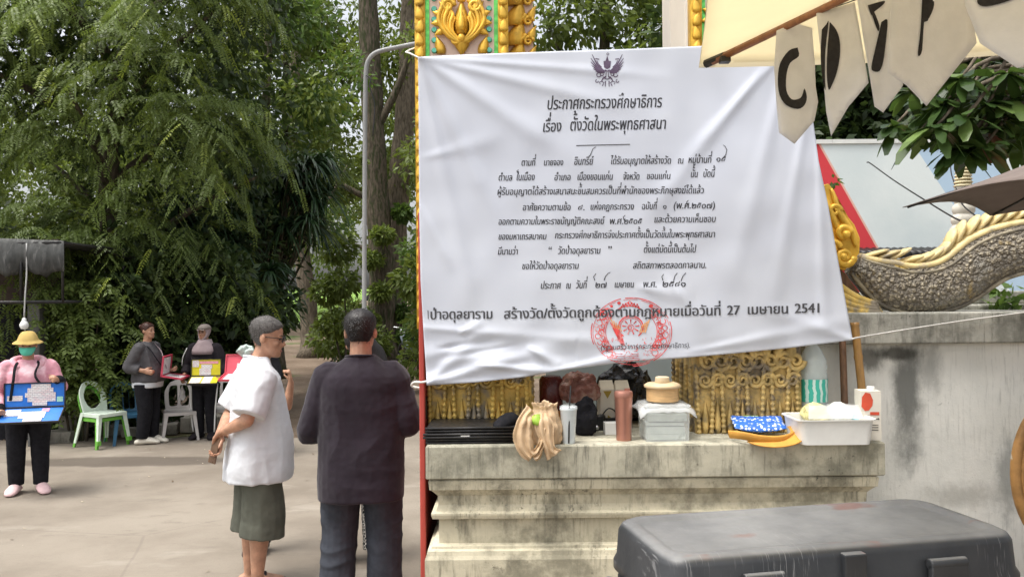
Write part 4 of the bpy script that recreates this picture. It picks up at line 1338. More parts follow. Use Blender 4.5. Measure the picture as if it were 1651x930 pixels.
# the winged emblem at the head of the proclamation
pr = Print()
cx, cy = 979, 112
for s in (-1, 1):
    tips = [(24.5, -24), (26.5, -18), (26.5, -12), (25, -6), (22.5, -1), (19, 3)]
    for i, (x, y) in enumerate(tips):
        r = (5 - i * .2, 6 - i * 1.6)
        pr.stroke([(cx + s * r[0], cy + 3 + i * .5), (cx + s * lerp(r[0], x, .55), cy + lerp(4, y, .45) + 2), (cx + s * x, cy + y)], [2.4, 2.5, .8])
    pr.stroke([(cx + s * 9, cy - 3), (cx + s * 14, cy - 8), (cx + s * 17, cy - 14)], [2, 1.5, 1.2]); pr.stroke([(cx + s * 13, cy - 16), (cx + s * 19, cy - 17)], 1.6)
    pr.arc(cx + s * 13.5, cy + 9, 3.4, 0, 5.4, 1.5); pr.arc(cx + s * 8.5, cy + 8, 2.6, 0, 5.4, 1.2)
    pr.stroke([(cx + s * 2, cy + 12), (cx + s * 7, cy + 15), (cx + s * 9, cy + 19), (cx + s * 5, cy + 22)], [2.6, 2.2, 1.6, 1.4]); pr.stroke([(cx + s * 3, cy + 19), (cx + s * 3, cy + 28)], [2, 1])
    pr.arc(cx + s * 16.5, cy + 19, 2.2, 0, 4.6, 1.3); pr.stroke([(cx + s * 8, cy + 19), (cx + s * 13, cy + 21), (cx + s * 11, cy + 24)], 1.2); pr.stroke([(cx + s * 6, cy + 23), (cx + s * 8, cy + 27)], 1.4)
    pr.stroke([(cx + s * 1.2, cy + 2), (cx + s * 4.4, cy + 1)], 1.3); pr.stroke([(cx + s * 1.6, cy + 5), (cx + s * 2.2, cy + 13)], 1.2)
pr.poly([(cx - 5, cy - 3), (cx - 6, cy - 13), (cx - 2.6, cy - 13.5), (cx, cy - 22), (cx + 2.6, cy - 13.5), (cx + 6, cy - 13), (cx + 5, cy - 3), (cx, cy)])
pr.arc(cx, cy + 10, 6, .3, PI - .3, 1.6); pr.stroke([(cx - 4, cy + 3), (cx + 4, cy + 3)], 2); pr.arc(cx + 1, cy - 24.5, 1.7, 0, 6.3, .9)
pr.build('winged_emblem', purple, bn)

# red round stamp, patchy at its lower edge
pr = Print(); po = Print(); r2 = random.Random(6)
sx, sy, RX_, RY_ = 1018, 535, 65, 55
def pt(a, f): return (sx + RX_ * f * math.cos(a), sy + RY_ * f * math.sin(a))
for f, wd in ((1.0, 1.3), (.955, .8)):
    k = 0
    while k < 120:
        a0 = k / 120 * 2 * PI; ln = r2.choice([4, 7, 12])
        if not (.25 < (a0 / (2 * PI)) < .42 and r2.random() < .75): pr.arc(sx, sy, RX_ * f, a0, a0 + ln / 120 * 2 * PI, wd, RY_ * f, 6)
        k += ln + r2.choice([0, 1, 2, 4])
for side in (0, PI):                      # leaf scrolls in the two side fields
    for i in range(15):
        a = side + lerp(-.85, .8, i / 14); f = .84 - .10 * (i % 2)
        x, y = pt(a, f); pr.arc(x, y, r2.uniform(3.2, 5.4), r2.uniform(0, 6), r2.uniform(8, 11.5), 1.15, n=12)
        x, y = pt(a + .03, .72); pr.arc(x, y, r2.uniform(2, 3.2), r2.uniform(0, 6), r2.uniform(7, 11), 1.0, n=9)
    pr.arc(sx, sy, RX_ * .64, side - .8, side + .7, 1.1, RY_ * .66)
for a0, wd in ((-2.5, 6), (-2.15, 4), (-1.92, 5), (-1.0, 6), (-.72, 6), (-.6, 3), (-2.3, 3)):
    x, y = pt(a0, .9); pr.disc(x, y, wd * .62, wd * .52, 9)
pr.stroke([pt(-2.62, .92), pt(-2.45, .93), pt(-2.28, .92)], [2, 3.4, 1.5])
pr.stroke([(999, 498), (1015, 485), (1031, 498)], 1.3); pr.arc(1015, 502, 20, PI + .35, 2 * PI - .35, 1.3, 9)
for i in range(13): pr.disc(1002 + i * 2.3, 495 - (3.2 if i % 2 else 0) - 3 * gauss(i - 6, 4), 1.5, 2.0, 7)
pr.arc(1017, 527, 20, 2.2, 7.2, 2.0, 18); pr.arc(1017, 527, 17, 2.6, 6.9, 1.0, 15)
for k in range(9): pr.stroke([(1017 + 7 * math.cos(k * .7 + 2.6), 527 + 6 * math.sin(k * .7 + 2.6)), (1017 + 14 * math.cos(k * .7 + 2.6), 527 + 12.5 * math.sin(k * .7 + 2.6))], [1.0, 2.2])
pr.arc(1017, 528, 5, 0, 6.2, 1.0); pr.arc(1016, 528, 2.5, 0, 6.2, 1.0)
for i in range(5): pr.stroke([(984 + i * 3, 519 + i * 2), (992 + i * 2.4, 536 + i), (1002 + i * 1.3, 556)], [1.6, 1.8, .7])
for i in range(4): po.stroke([(985 + i * 4, 514 + i * 3), (993 + i * 3, 534)], 1.4); po.stroke([(1047 - i * 3.3, 515 + i * 2.5), (1040 - i * 3, 536)], 1.7)
for k in range(150):                      # broken specks of the worn lower half
    a = r2.uniform(.35, PI - .35) if r2.random() < .6 else r2.uniform(-.5, PI + .5); f = r2.uniform(.35, .98)
    x, y = pt(a, f)
    if y < 545 and f < .7: continue
    q = r2.uniform(0, PI); ln = r2.uniform(.8, 2.6); pr.stroke([(x - ln * math.cos(q), y - ln * math.sin(q)), (x + ln * math.cos(q), y + ln * math.sin(q))], r2.uniform(.5, 1.0))
for i in range(4): pr.stroke([(984, 566 + i * 5), (995 + i * 2, 570 + i * 4), (1030, 571 + i * 3)], .7)
pr.build('round_stamp', red_ink, bn, .0026); po.build('stamp_flames', orange_ink, bn, .0028)
# ties at the corners
cord = pm('white_cord', (.72, .70, .66), .8)
bm = bmesh.new()
tube(bm, catmull([P(676, 94, 3.58), P(660, 86, 3.62), P(655, 84, 3.68), P(668, 78, 3.78), P(675, 76, 3.79)], 5), .004, 6)
obj('tie_cord', bm, cord, bn, True, True)
bm = bmesh.new()
tube(bm, catmull([P(690, 614, 3.55), P(680, 616, 3.57), P(668, 616, 3.6), P(664, 622, 3.63), P(681, 626, 3.61)], 5), .005, 6)
obj('tie_cord', bm, cord, bn, True, True)
bm = bmesh.new()
tube(bm, catmull([P(1374, 546, 3.54), P(1400, 541, 3.7), P(1480, 528, 3.84), P(1560, 516, 3.85), P(1700, 497, 3.86)], 5), .0035, 6)
obj('tie_cord', bm, cord, bn, True, True)
# ------------------------------------------------------------------ lamp post, stall, chairs, rubble
DL = 8.4
lp = thing('lamp_post', 'thin grey post bending over towards the gilded pillar, behind the man in plum', 'lamp post', P(587, 600, DL).xy[:] + (0,))
bm = bmesh.new()
x0 = P(587, 480, DL)
pts = [V((x0.x, DL, 0)), V((x0.x, DL, 1.5)), P(588, 300, DL), P(589, 160, DL), P(590, 118, DL), P(593, 100, DL), P(602, 88, DL), P(616, 82, DL), P(640, 77, DL), P(676, 70, DL), P(760, 56, DL)]
tube(bm, catmull(pts, 4), .024, 12)
obj('pole', bm, M['grey_paint'], lp, True, True)
bm = bmesh.new()
for y in (500,): tube(bm, [P(588, y, DL) - V((0, 0, .02)), P(588, y, DL) + V((0, 0, .02))], .03, 12)
obj('collar', bm, M['grey_paint'], lp, True, True)
bm = bmesh.new(); boxz(bm, x0.x - .12, x0.x + .12, DL - .12, DL + .12, 0, .015); obj('base_plate', bm, M['grey_paint'], lp, False, True)
bm = bmesh.new()
c0 = P(760, 56, DL); tube(bm, [c0 - V((.05, 0, 0)), c0 + V((.1, 0, .01)), c0 + V((.4, 0, .02))], [(.04, .03), (.09, .05), (.05, .03)], 12, rnd=True)
obj('lamp_head', bm, M['grey_paint'], lp, True, True)
bm = bmesh.new()
tube(bm, catmull([P(590, 122, DL - .04), P(598, 128, DL - .05), P(596, 140, DL - .05), P(604, 170, DL - .04), P(601, 220, DL - .04)], 5), .006, 6)
obj('cable', bm, M['black_rubber'], lp, True, True)

# dark shade-cloth stall
DS = 9.6
st = thing('stall', 'dark market stall roofed with torn shade cloth at the left edge', 'stall', P(20, 600, DS + .7).xy[:] + (0,))
shade = pm('shade_cloth', (.045, .047, .045), .7, .3, 6, stain=((.11, .11, .105), .52, .7, 5), stretch=(3, 3, .8), bmp=.3, bscale=30)
bm = bmesh.new()
def drape(x, y, z0, z1, k): return
G = []
for j in range(9):
    row = []
    for i in range(29):
        px = lerp(-160, 103, i / 28); t = j / 8
        y = lerp(lerp(378, 388, i / 28), 441 + 5 * math.sin(px / 9) + 2.5 * math.sin(px / 3.7), t)
        row.append(bm.verts.new(P(px, y, DS - .05 * math.sin(t * PI) - .045 * t * math.sin(px / 7.5) - .02 * math.sin(px / 3))))
    G.append(row)
for j in range(8):
    for i in range(28): bm.faces.new((G[j][i], G[j][i + 1], G[j + 1][i + 1], G[j + 1][i]))
# roof sheet going back from the front edge
B2 = []
for k in range(1, 5): B2.append([bm.verts.new(v.co + V((0, .45 * k, -.03 * k + .02 * math.sin(k * 2 + i * .6)))) for i, v in enumerate(G[0])])
R_ = [G[0]] + B2
for a, b in zip(R_, R_[1:]):
    for i in range(28): bm.faces.new((a[i], a[i + 1], b[i + 1], b[i]))
o = obj('shade_cloth', bm, shade, st, True, True)
o.modifiers.new('thickness', 'SOLIDIFY').thickness = .004
bm = bmesh.new()
zf = P(50, 487, DS).z; zr = P(50, 392, DS).z
xr, xl = P(101, 440, DS).x, P(-150, 440, DS).x
for y in (DS, DS + 1.5):
    tube(bm, [(xl, y, zf), (xr, y, zf)], .022, 8); tube(bm, [(xl, y, zr), (xr, y, zr)], .018, 8)
    tube(bm, [(xr, y, zf), (xr, y, zr + .02)], .016, 8)
tube(bm, [(xr, DS, zf), (xr, DS + 1.5, zf)], .018, 8); tube(bm, [(xr, DS, zr), (xr, DS + 1.5, zr)], .018, 8)
x = P(34, 460, DS).x; tube(bm, [(x, DS, zf), (x, DS, zr)], .018, 8)
obj('frame', bm, M['black_metal'], st, True, True)
bm = bmesh.new()
boxz(bm, xl, P(94, 440, DS + .7).x, DS + .7, DS + .74, zf - .02, zr + .1)
obj('inner_screen', bm, pm('brown_inner_sheet', (.05, .034, .028), .8, .3, 4), st, False, True)
for px, y in ((59, DS + .45), (-120, DS + .45)):
    bm = bmesh.new(); x = P(px, 500, y).x; boxz(bm, x - .075, x + .075, y - .07, y + .07, 0, zf)
    obj('post', bm, pm('grey_concrete_post', (.10, .10, .095), .9, .2, 5), st, False, True, .01)
bm = bmesh.new(); boxz(bm, xl, P(48, 500, DS + .9).x, DS + .85, DS + .9, 0, zf)
boxz(bm, P(68, 500, DS + 1.2).x, P(98, 500, DS + 1.2).x, DS + 1.2, DS + 1.25, 0, zf)
obj('back_panel', bm, M['black_cloth'], st, False, True)
lb = thing('hanging_bulb', 'white light bulb hanging on a cord under the dark stall roof', 'light bulb', P(39, 521, DS - .06)[:])
k = DS / FPX
bm = bmesh.new(); lathe(bm, [(.001, -10 * k), (4.5 * k, -9 * k), (6.6 * k, -5 * k), (6.8 * k, -2 * k), (5 * k, 2 * k), (3.4 * k, 4 * k), (3.2 * k, 7 * k), (.8 * k, 9 * k)], (0, 0, 0), 18)
obj('bulb', bm, pm('frosted_white_bulb', (.78, .79, .78), .35, .03), lb)
bm = bmesh.new(); c0 = P(39, 512, DS - .06); tube(bm, catmull([c0, P(41, 470, DS - .05), P(43, 441, DS - .03), P(43, 392, DS - .03)], 5), .009, 7)
tube(bm, [P(40, 528, DS - .05), P(41, 545, DS - .03)], .006, 6)
obj('cord', bm, pm('pale_flex', (.42, .42, .41), .6), lb, True, True)


def chair(label, loc, yaw, m, foot=None, opening='oval'):
    """moulded stacking chair, faces local +Y"""
    t = thing('plastic_chair', label, 'chair', loc, yaw, 'plastic chairs along the hedge'); t.scale = (.86, .86, .86)
    W, D, H = .22, .21, .43
    bm = bmesh.new()
    rings = []
    G = []
    for j in range(9):
        y = lerp(-D, D, j / 8); row = []
        for i in range(9):
            x = lerp(-W, W, i / 8) * (1 - .10 * (1 - j / 8))
            z = H - .014 * (1 - (x / W) ** 2) * math.sin(PI * j / 8) - (.02 * max(0, (j - 6) / 2) ** 2)
            row.append(bm.verts.new((x, y, z)))
        G.append(row)
    for j in range(8):
        for i in range(8): bm.faces.new((G[j][i], G[j][i + 1], G[j + 1][i + 1], G[j + 1][i]))
    o = obj('seat', bm, m, t, True); so = o.modifiers.new('thickness', 'SOLIDIFY'); so.thickness = .018
    bm = bmesh.new()                                   # apron under the seat
    for a, b in (((-W + .02, -D + .01), (W - .02, -D + .01)), ((-W, D), (W, D)), ((-W + .02, -D), (-W + .004, D)), ((W - .02, -D), (W - .004, D))):
        d = V((b[0] - a[0], b[1] - a[1], 0)); n = V((-d.y, d.x, 0)).normalized() * .006
        a, b = V((*a, H - .055)), V((*b, H - .055))
        prism(bm, [a - n, b - n, b + n, a + n], (0, 0, .045))
    obj('apron', bm, m, t, False)
    # curved back shell with an opening
    def bp(u, v):                                      # u -1..1 across, v 0..1 up
        w = W * (.90 + .08 * math.sin(v * PI)) * (1 - .42 * max(0, (v - .55) / .45) ** 2.2)
        return V((u * w, -D - .02 - .12 * v ** 1.3 + .05 * u * u * (1 - .4 * v), H - .02 + .45 * v - .03 * u * u * v))
    bm = bmesh.new(); NU, NV = 28, 34; vv = [[bm.verts.new(bp(lerp(-1, 1, i / NU), j / NV)) for i in range(NU + 1)] for j in range(NV + 1)]
    for j in range(NV):
        for i in range(NU):
            u, v = lerp(-1, 1, (i + .5) / NU), (j + .5) / NV
            if opening == 'oval' and (u / .56) ** 2 + ((v - .50) / .36) ** 2 < 1: continue
            if opening == 'slats' and .12 < v < .86 and abs(u) < .72 and (.10 < abs(u) < .36 or .46 < abs(u) < .72): continue
            if opening == 'arches' and .14 < v < .80 and (.12 < abs(u) < .62): continue
            bm.faces.new((vv[j][i], vv[j][i + 1], vv[j + 1][i + 1], vv[j + 1][i]))
    bmesh.ops.delete(bm, geom=[v for v in bm.verts if not v.link_faces], context='VERTS')
    for _ in range(6): bmesh.ops.smooth_vert(bm, verts=[v for v in bm.verts if v.is_boundary], factor=.5, use_axis_x=True, use_axis_y=True, use_axis_z=True)
    o = obj('backrest', bm, m, t, True)
    so = o.modifiers.new('thickness', 'SOLIDIFY'); so.thickness = .02
    for sx, sy in ((-1, 1), (1, 1), (-1, -1), (1, -1)):
        bm = bmesh.new()
        top = V((sx * (W - .012), sy * (D - .012), H - .005)); bot = V((sx * (W + .035), sy * (D + (.03 if sy > 0 else .075)), 0))
        rings = []
        for u, wdt in ((0, .034), (.3, .03), (.97, .02), (1.0, .024)):
            c0 = top.lerp(bot, u); q = wdt
            rings.append([c0 + V((-sx * q * 1.5, 0, 0)) + V((0, sy * .004, 0)), c0 + V((sx * .006, 0, 0)) + V((0, sy * .008, 0)), c0 + V((sx * .004, -sy * q * 1.5, 0)), c0 + V((-sx * .006, -sy * q * 1.5, 0)), c0 + V((-sx * .008, -sy * .010, 0)), c0 + V((-sx * q * 1.5, -sy * .010, 0))])
        loft(bm, rings)
        o = obj('leg', bm, m, t, False)
        if foot is not None and sy > 0:
            bm = bmesh.new(); box(bm, bot + V((-sx * .012, -sy * .012, .03)), (.055, .055, .06)); obj('foot_cap', bm, foot, o, False)
    return t


YC = math.radians
gp = at(165, 716, 10.0, 0)
chair('bright green plastic chair, under the pale mint chair stacked on it', gp, YC(-118), M['chair_green'], None)
chair('pale mint white plastic chair stacked on the bright green one', (gp.x + .03, gp.y - .03, .055), YC(-118), M['chair_white'], M['chair_green'])
chair('dark blue plastic chair behind the woman in grey', at(206, 705, 10.25, 0), YC(-140), M['chair_blue'], None, 'slats')
chair('light grey plastic chair between the woman in grey and the woman with the yellow case', at(290, 703, 10.45, 0), YC(-155), M['chair_grey'], None, 'arches')
chair('light grey plastic chair right of the woman with the yellow case', at(352, 700, 10.7, 0), YC(-170), M['chair_grey'], None, 'arches')

blk = mouldy_mat('old_concrete_block', (.30, .28, .24), (.22, .205, .175), (.12, .12, .09), (.06, .055, .045))
r2 = random.Random(17)
for i, (px, d, s, lab) in enumerate([(100, 10.3, (.34, .2, .14), 'grey broken block left of the stacked chairs, lowest of the rubble'), (118, 10.55, (.30, .2, .30), 'upright grey block just left of the stacked chairs'), (82, 10.5, (.4, .25, .1), 'flat grey slab at the left end of the rubble'),
                                 (130, 10.85, (.4, .3, .42), 'tallest grey block behind the stacked chairs'), (232, 10.75, (.5, .2, .1), 'low slab behind the white clogs of the woman in grey'), (262, 10.9, (.4, .25, .12), 'low slab left of the light grey chair'),
                                 (326, 11.1, (.5, .3, .2), 'low block behind the woman with the yellow case'), (375, 11.3, (.6, .3, .22), 'long low block under the red case'), (178, 10.9, (.45, .25, .12), 'low slab under the blue chair')]):
    bm = bmesh.new(); box(bm, (0, 0, s[2] / 2), s); bmesh.ops.subdivide_edges(bm, edges=bm.edges[:], cuts=4, use_grid_fill=True)
    for v in bm.verts: v.co += V((noise.noise(v.co * 9 + V((i, 0, 0))), noise.noise(v.co * 9 + V((0, i, 5))), noise.noise(v.co * 9 + V((9, 0, i))))) * .03 * (1 if v.co.z > .01 else .3)
    o = obj('concrete_block', bm, blk, None, 40); o.location = at(px, 700, d, 0); o.rotation_euler = (0, 0, r2.uniform(-.5, .5))
    tag(o, lab, 'block', 'broken blocks along the hedge')

# small parked motorbike far behind, by the red gate edge
mb = thing('motorbike', 'distant motorbike parked among the tree trunks by the red gate edge', 'motorbike', at(664, 570, 21.0, 0), YC(30))
bm = bmesh.new()
for y in (-.6, .6):
    tube(bm, [V((0, y + .27 * math.cos(a), .29 + .27 * math.sin(a))) for a in [k * PI / 10 for k in range(21)]], .045, 8)
obj('tyres', bm, M['black_rubber'], mb, True)
bm = bmesh.new(); tube(bm, catmull([(0, .55, .75), (0, .35, .6), (0, .0, .45), (0, -.3, .55), (0, -.7, .68)], 4), [(.1, .09)] * 17, 10, rnd=True); obj('bodywork', bm, pm('blue_grey_paint', (.25, .3, .36), .35), mb, True)
bm = bmesh.new(); tube(bm, catmull([(0, .1, .72), (0, -.2, .76), (0, -.65, .8)], 4), [(.13, .05)] * 9, 10, rnd=True); obj('saddle', bm, M['black_rubber'], mb, True)
bm = bmesh.new(); tube(bm, [(-.33, .42, 1.02), (0, .5, .98), (.33, .42, 1.02)], .018, 8); tube(bm, [(0, .5, 1.0), (0, .62, .3)], .03, 8); ball(bm, (0, .58, .9), (.1, .08, .1)); obj('handlebar', bm, M['steel'], mb, True)
# ------------------------------------------------------------------ things on the plinth ledge
def on_plane(px, py, z):
    r = CAM_ROT @ V(((px - 825.5) / FPX, (465 - py) / FPX, -1))
    return CAM + r * ((z - CAM.z) / r.z)


def ledge(px, py): return on_plane(px, py, ZT)
def ppm(p): return FPX / p.y            # photo pixels per metre at a point

film = pm('clear_plastic', (.80, .84, .84), .12, .05, 8, trans=0.0, alpha=.28, spec=.6)
film2 = pm('clear_film', (.82, .84, .84), .15, .05, 8, alpha=.35, spec=.6, bmp=.5, bscale=40)
paper_white = pm('white_paper', (.76, .76, .73), .8, .05, 12)

# bundle of black folding panels
p = ledge(766, 713); t = thing('folding_rack', 'bundle of black folded display panels at the left end of the ledge', 'rack', p)
r2 = random.Random(2); bm = bmesh.new(); bm2 = bmesh.new(); k = 1 / ppm(p)
for i in range(6):
    z = i * .0125; o = r2.uniform(-.006, .006)
    boxz(bm, -78 * k + o, 70 * k + o, -.03 + o, .24 + o, z, z + .0075)
    tube(bm2, [V((-80 * k + o, -.035 + o, z + .004)), V((72 * k + o, -.033 + o, z + .0055))], .0055, 6)
obj('panels', bm, M['black_plastic'], t, False, False, .002)
obj('rails', bm2, M['black_metal'], t, True)
bm = bmesh.new(); boxz(bm, -22 * k, -8 * k, -.0425, -.0405, .030, .042); obj('sticker', bm, paper_white, t, False)
bm = bmesh.new(); tube(bm, catmull([(40 * k, .0, .074), (52 * k, .03, .088), (62 * k, .06, .090), (72 * k, .05, .03)], 4), [(.03, .02), (.034, .024), (.036, .026), (.036, .028), (.036, .028), (.036, .028), (.036, .028), (.036, .028), (.034, .026), (.03, .024), (.026, .02), (.022, .02), (.02, .02)], 10, rnd=True)
obj('cloth_wrap', bm, M['black_cloth'], t, True)

# tan carrier bag slumped over the edge
def crumple(bm, amp, sc, seed=0, keep=None):
    """folds with sharp crests, as in thin film"""
    for v in bm.verts:
        q = v.co * sc + V((seed, seed * 1.7, 3))
        n = V((noise.noise(q), noise.noise(q + V((0, 7, 0))), noise.noise(q + V((13, 0, 0)))))
        q2 = v.co * sc * .8 + n * .5
        f = .5 - abs(noise.noise(q2)) * 2.6 + .5 * (.5 - abs(noise.noise(q2 * 2.3 + V((5, 0, 0)))) * 2.6)
        v.co += n * amp * .7 + (v.normal if v.normal.length else V((0, 0, 0))) * amp * f


bagm = translucent(pm('tan_thin_plastic', (.70, .52, .33), .36, .06, 10, bmp=.35, bscale=35), (.8, .6, .35), .3)
p = ledge(872, 716); t = thing('carrier_bag', 'tan thin plastic carrier bag with something green in it, slumped over the ledge', 'bag', p)
k = 1 / ppm(p)
bm = bmesh.new(); rings = []; NR, NA = 26, 120
r2 = random.Random(14); waves = [(n_, r2.uniform(0, 6.28), r2.uniform(-2, 2)) for n_ in (3, 5, 8, 13, 19)]
for j in range(NR + 1):
    u = j / NR; z = 64 * k * u; ring = []
    base = interp([0, .12, .4, .7, .88, 1], [.86, 1.0, 1.02, .82, .60, .66], u); amp = .03 + .16 * u ** 1.5
    for i in range(NA):
        a = i * 2 * PI / NA
        f = sum(math.cos(n_ * a + ph + tw * u) / (1 + .22 * n_) for n_, ph, tw in waves)
        f = math.copysign(abs(f) ** .8, f) * amp
        r = base * (1 + f * .8)
        ring.append(V(((6 + 30 * r * math.cos(a)) * k, .03 + .072 * r * math.sin(a), z + (u > .8) * (u - .8) * 60 * k * f + .004 * noise.noise((a * 3, u * 6, 2)) * (u > 0))))
    rings.append(ring)
loft(bm, rings, cap=False)
bm.normal_update(); crumple(bm, .0035, 26, 5)
for v in bm.verts: v.co.z = max(v.co.z, .001)
o = obj('sack', bm, bagm, t, 60); o.modifiers.new('thickness', 'SOLIDIFY').thickness = .0012
bm = bmesh.new()                                  # the two carrier handles flopping over the ledge
for pts, wd, ph in (([(-14, 56, .0), (-24, 46, -.045), (-29, 22, -.062), (-24, -4, -.068), (-14, -15, -.066)], 13, 0), ([(4, 52, -.01), (4, 40, -.05), (8, 16, -.064), (14, -4, -.068), (20, -13, -.066)], 12, 2), ([(-14, -15, -.064), (-6, -8, -.060), (2, 10, -.058), (6, 30, -.05)], 8, 4)):
    pp = catmull([V((x * k, y, z * k)) for x, z, y in pts], 6); L_ = []
    for i, c0 in enumerate(pp):
        tg = (pp[min(i + 1, len(pp) - 1)] - pp[max(i - 1, 0)]).normalized(); sd_ = V((0, -1, 0)).cross(tg).normalized(); row = []
        for q in range(15):
            x = q / 7 - 1; w_ = wd * k * (1.0 - .25 * math.sin(i * .35 + ph))
            row.append(c0 + sd_ * (x * w_) + V((0, -1, 0)) * (.007 * math.cos(x * 7.5 + ph + i * .12) + .010 * (1 - x * x)))
        L_.append(row)
    loft(bm, L_, cap=False, closed=False)
bm.normal_update(); crumple(bm, .003, 30, 9)
o = obj('handles', bm, bagm, t, 60); o.modifiers.new('thickness', 'SOLIDIFY').thickness = .0012
bm = bmesh.new(); ball(bm, (-6 * k, -.036, 40 * k), (10 * k, .03, 11 * k), 14); crumple(bm, .006, 40, 2); obj('green_content', bm, pm('lime_content', (.30, .48, .06), .5, .2, 20), t, True)

# iced drink cup
p = ledge(917, 714); k = 1 / ppm(p); t = thing('drink_cup', 'clear plastic cup of milky drink with a straw, right of the tan bag', 'cup', p)
bm = bmesh.new(); lathe(bm, [(9.5 * k, 0), (10 * k, 2 * k), (13.5 * k, 52 * k), (14 * k, 53 * k), (14.6 * k, 55 * k), (14 * k, 57 * k), (13 * k, 57 * k)], seg=28); obj('cup', bm, pm('frosted_cup', (.66, .72, .74), .22, .04, 10, spec=.6), t, 50)
bm = bmesh.new(); lathe(bm, [(14.4 * k, 56 * k), (14.4 * k, 59 * k), (11 * k, 61 * k), (9 * k, 61.5 * k)], seg=28); obj('lid', bm, film, t, 50)
bm = bmesh.new(); tube(bm, [(-1 * k, -.037, 2 * k), (1 * k, -.026, 58 * k), (4 * k, 0, 92 * k)], .0034, 8); obj('straw', bm, M['black_plastic'], t)
# copper tumbler
p = ledge(1006, 709); k = 1 / ppm(p); t = thing('tumbler', 'tall copper coloured metal tumbler standing in the middle of the ledge', 'tumbler', p)
cop = pm('copper_metal', (.52, .25, .19), .3, .015, 2, metal=.75, rvar=.02)
bm = bmesh.new(); lathe(bm, [(12 * k, 0), (12.6 * k, 1.5 * k), (12.2 * k, 4 * k), (12.6 * k, 20 * k), (14.2 * k, 66 * k), (14.6 * k, 69 * k)], seg=32); obj('body', bm, cop, t, 50)
bm = bmesh.new(); lathe(bm, [(14.8 * k, 69 * k), (15 * k, 71 * k), (15 * k, 76 * k), (13.6 * k, 78.5 * k), (9 * k, 79 * k)], seg=32); box(bm, (6 * k, 0, 80.5 * k), (8 * k, .012, 5 * k)); obj('lid', bm, pm('matte_copper', (.42, .2, .15), .42, .06, 6, metal=.55), t, 50)

# clear storage box
p = ledge(1076, 711); k = 1 / ppm(p); t = thing('storage_box', 'clear plastic storage box of folded papers under the round wooden box', 'box', p, .04)
bm = bmesh.new()
w, d, h = 36 * k, .15, 58 * k
rr = lambda s, z: [(-w * s, -.01 - d * (s - 1) * .5, z), (w * s, -.01 - d * (s - 1) * .5, z), (w * s, d * s, z), (-w * s, d * s, z)]
loft(bm, [rr(1.05, h - .006), rr(1.05, h), rr(1.0, h), rr(.94, .004), rr(.94, 0.0)], cap=False); bm.faces.new([bm.verts.new(q) for q in rr(.94, 0.0005)])
o = obj('tub', bm, film, t, False); o.modifiers.new('thickness', 'SOLIDIFY').thickness = .003
bm = bmesh.new(); r2 = random.Random(8)
for i, (z, hh) in enumerate([(.006, .022), (.03, .03), (.066, .012), (.084, .03)]): box(bm, (r2.uniform(-.006, .006), .07, z + hh / 2), (w * 1.72, .125, hh), Matrix.Rotation(r2.uniform(-.05, .05), 3, 'Z'))
obj('papers', bm, pm('pale_green_paper', (.62, .68, .63), .8, .1, 20, stain=((.38, .42, .38), .55, .7, 30)), t, False)
bm = bmesh.new()                                 # loose film lid lapping over the rim
G = [[bm.verts.new((lerp(-46, 46, i / 16) * k, lerp(-.03, .17, j / 8), h + .004 - .030 * max(0, abs(i - 8) / 8 - .7) * 3 - .02 * max(0, (1.5 - j)) + .006 * noise.noise((i * .7, j * .9, 4)))) for i in range(17)] for j in range(9)]
for j in range(8):
    for i in range(16): bm.faces.new((G[j][i], G[j][i + 1], G[j + 1][i + 1], G[j + 1][i]))
o = obj('film_lid', bm, film2, t, True); o.modifiers.new('thickness', 'SOLIDIFY').thickness = .0015
q = p + V((-2 * k, .075, h + .009)); k2 = FPX / q.y; k2 = 1 / k2
t = thing('wooden_box', 'round pale wooden lidded box sitting on the clear storage box', 'box', q)
bm = bmesh.new(); lathe(bm, [(24 * k2, 0), (25.5 * k2, 1 * k2), (25.5 * k2, 22 * k2)], seg=32); obj('body', bm, M['wood_pale'], t, 50)
bm = bmesh.new(); lathe(bm, [(29 * k2, 22 * k2), (29.5 * k2, 24 * k2), (29 * k2, 26 * k2), (24 * k2, 29 * k2), (22 * k2, 29.5 * k2)], seg=32); obj('lid', bm, pm('pale_box_lid', (.60, .46, .28), .5, .1, 18), t, 50)
bm = bmesh.new(); lathe(bm, [(11 * k2, 29.6 * k2), (12 * k2, 31 * k2), (11 * k2, 38 * k2), (9 * k2, 39 * k2)], seg=24); obj('knob', bm, pm('cream_knob', (.68, .56, .38), .5), t, 50)

# clutter behind the cup
def bag_blob(name, label, cat, px, py, hw, hh, dep, m, seed, amp=.012, lift=0, dd=.0, group=None):
    p = ledge(px, py) + V((0, dd, 0)); k = 1 / ppm(p)
    bm = bmesh.new(); bmesh.ops.create_icosphere(bm, subdivisions=4, radius=1)
    for v in bm.verts:
        c = v.co.copy(); v.co = V((math.copysign(abs(c.x) ** .75, c.x) * hw * k * (1 - .22 * max(0, c.z)), c.y * dep, math.copysign(abs(c.z) ** .8, c.z) * hh * k))
    bm.normal_update(); crumple(bm, amp, 17, seed); bm.normal_update(); crumple(bm, amp * .22, 44, seed + 3)
    zmin = min(v.co.z for v in bm.verts); 
    for v in bm.verts: v.co.z = max(0, v.co.z - zmin - .008)
    o = obj(name, bm, m, None, 26); o.location = p + V((0, 0, lift)); tag(o, label, cat, group)
    return o


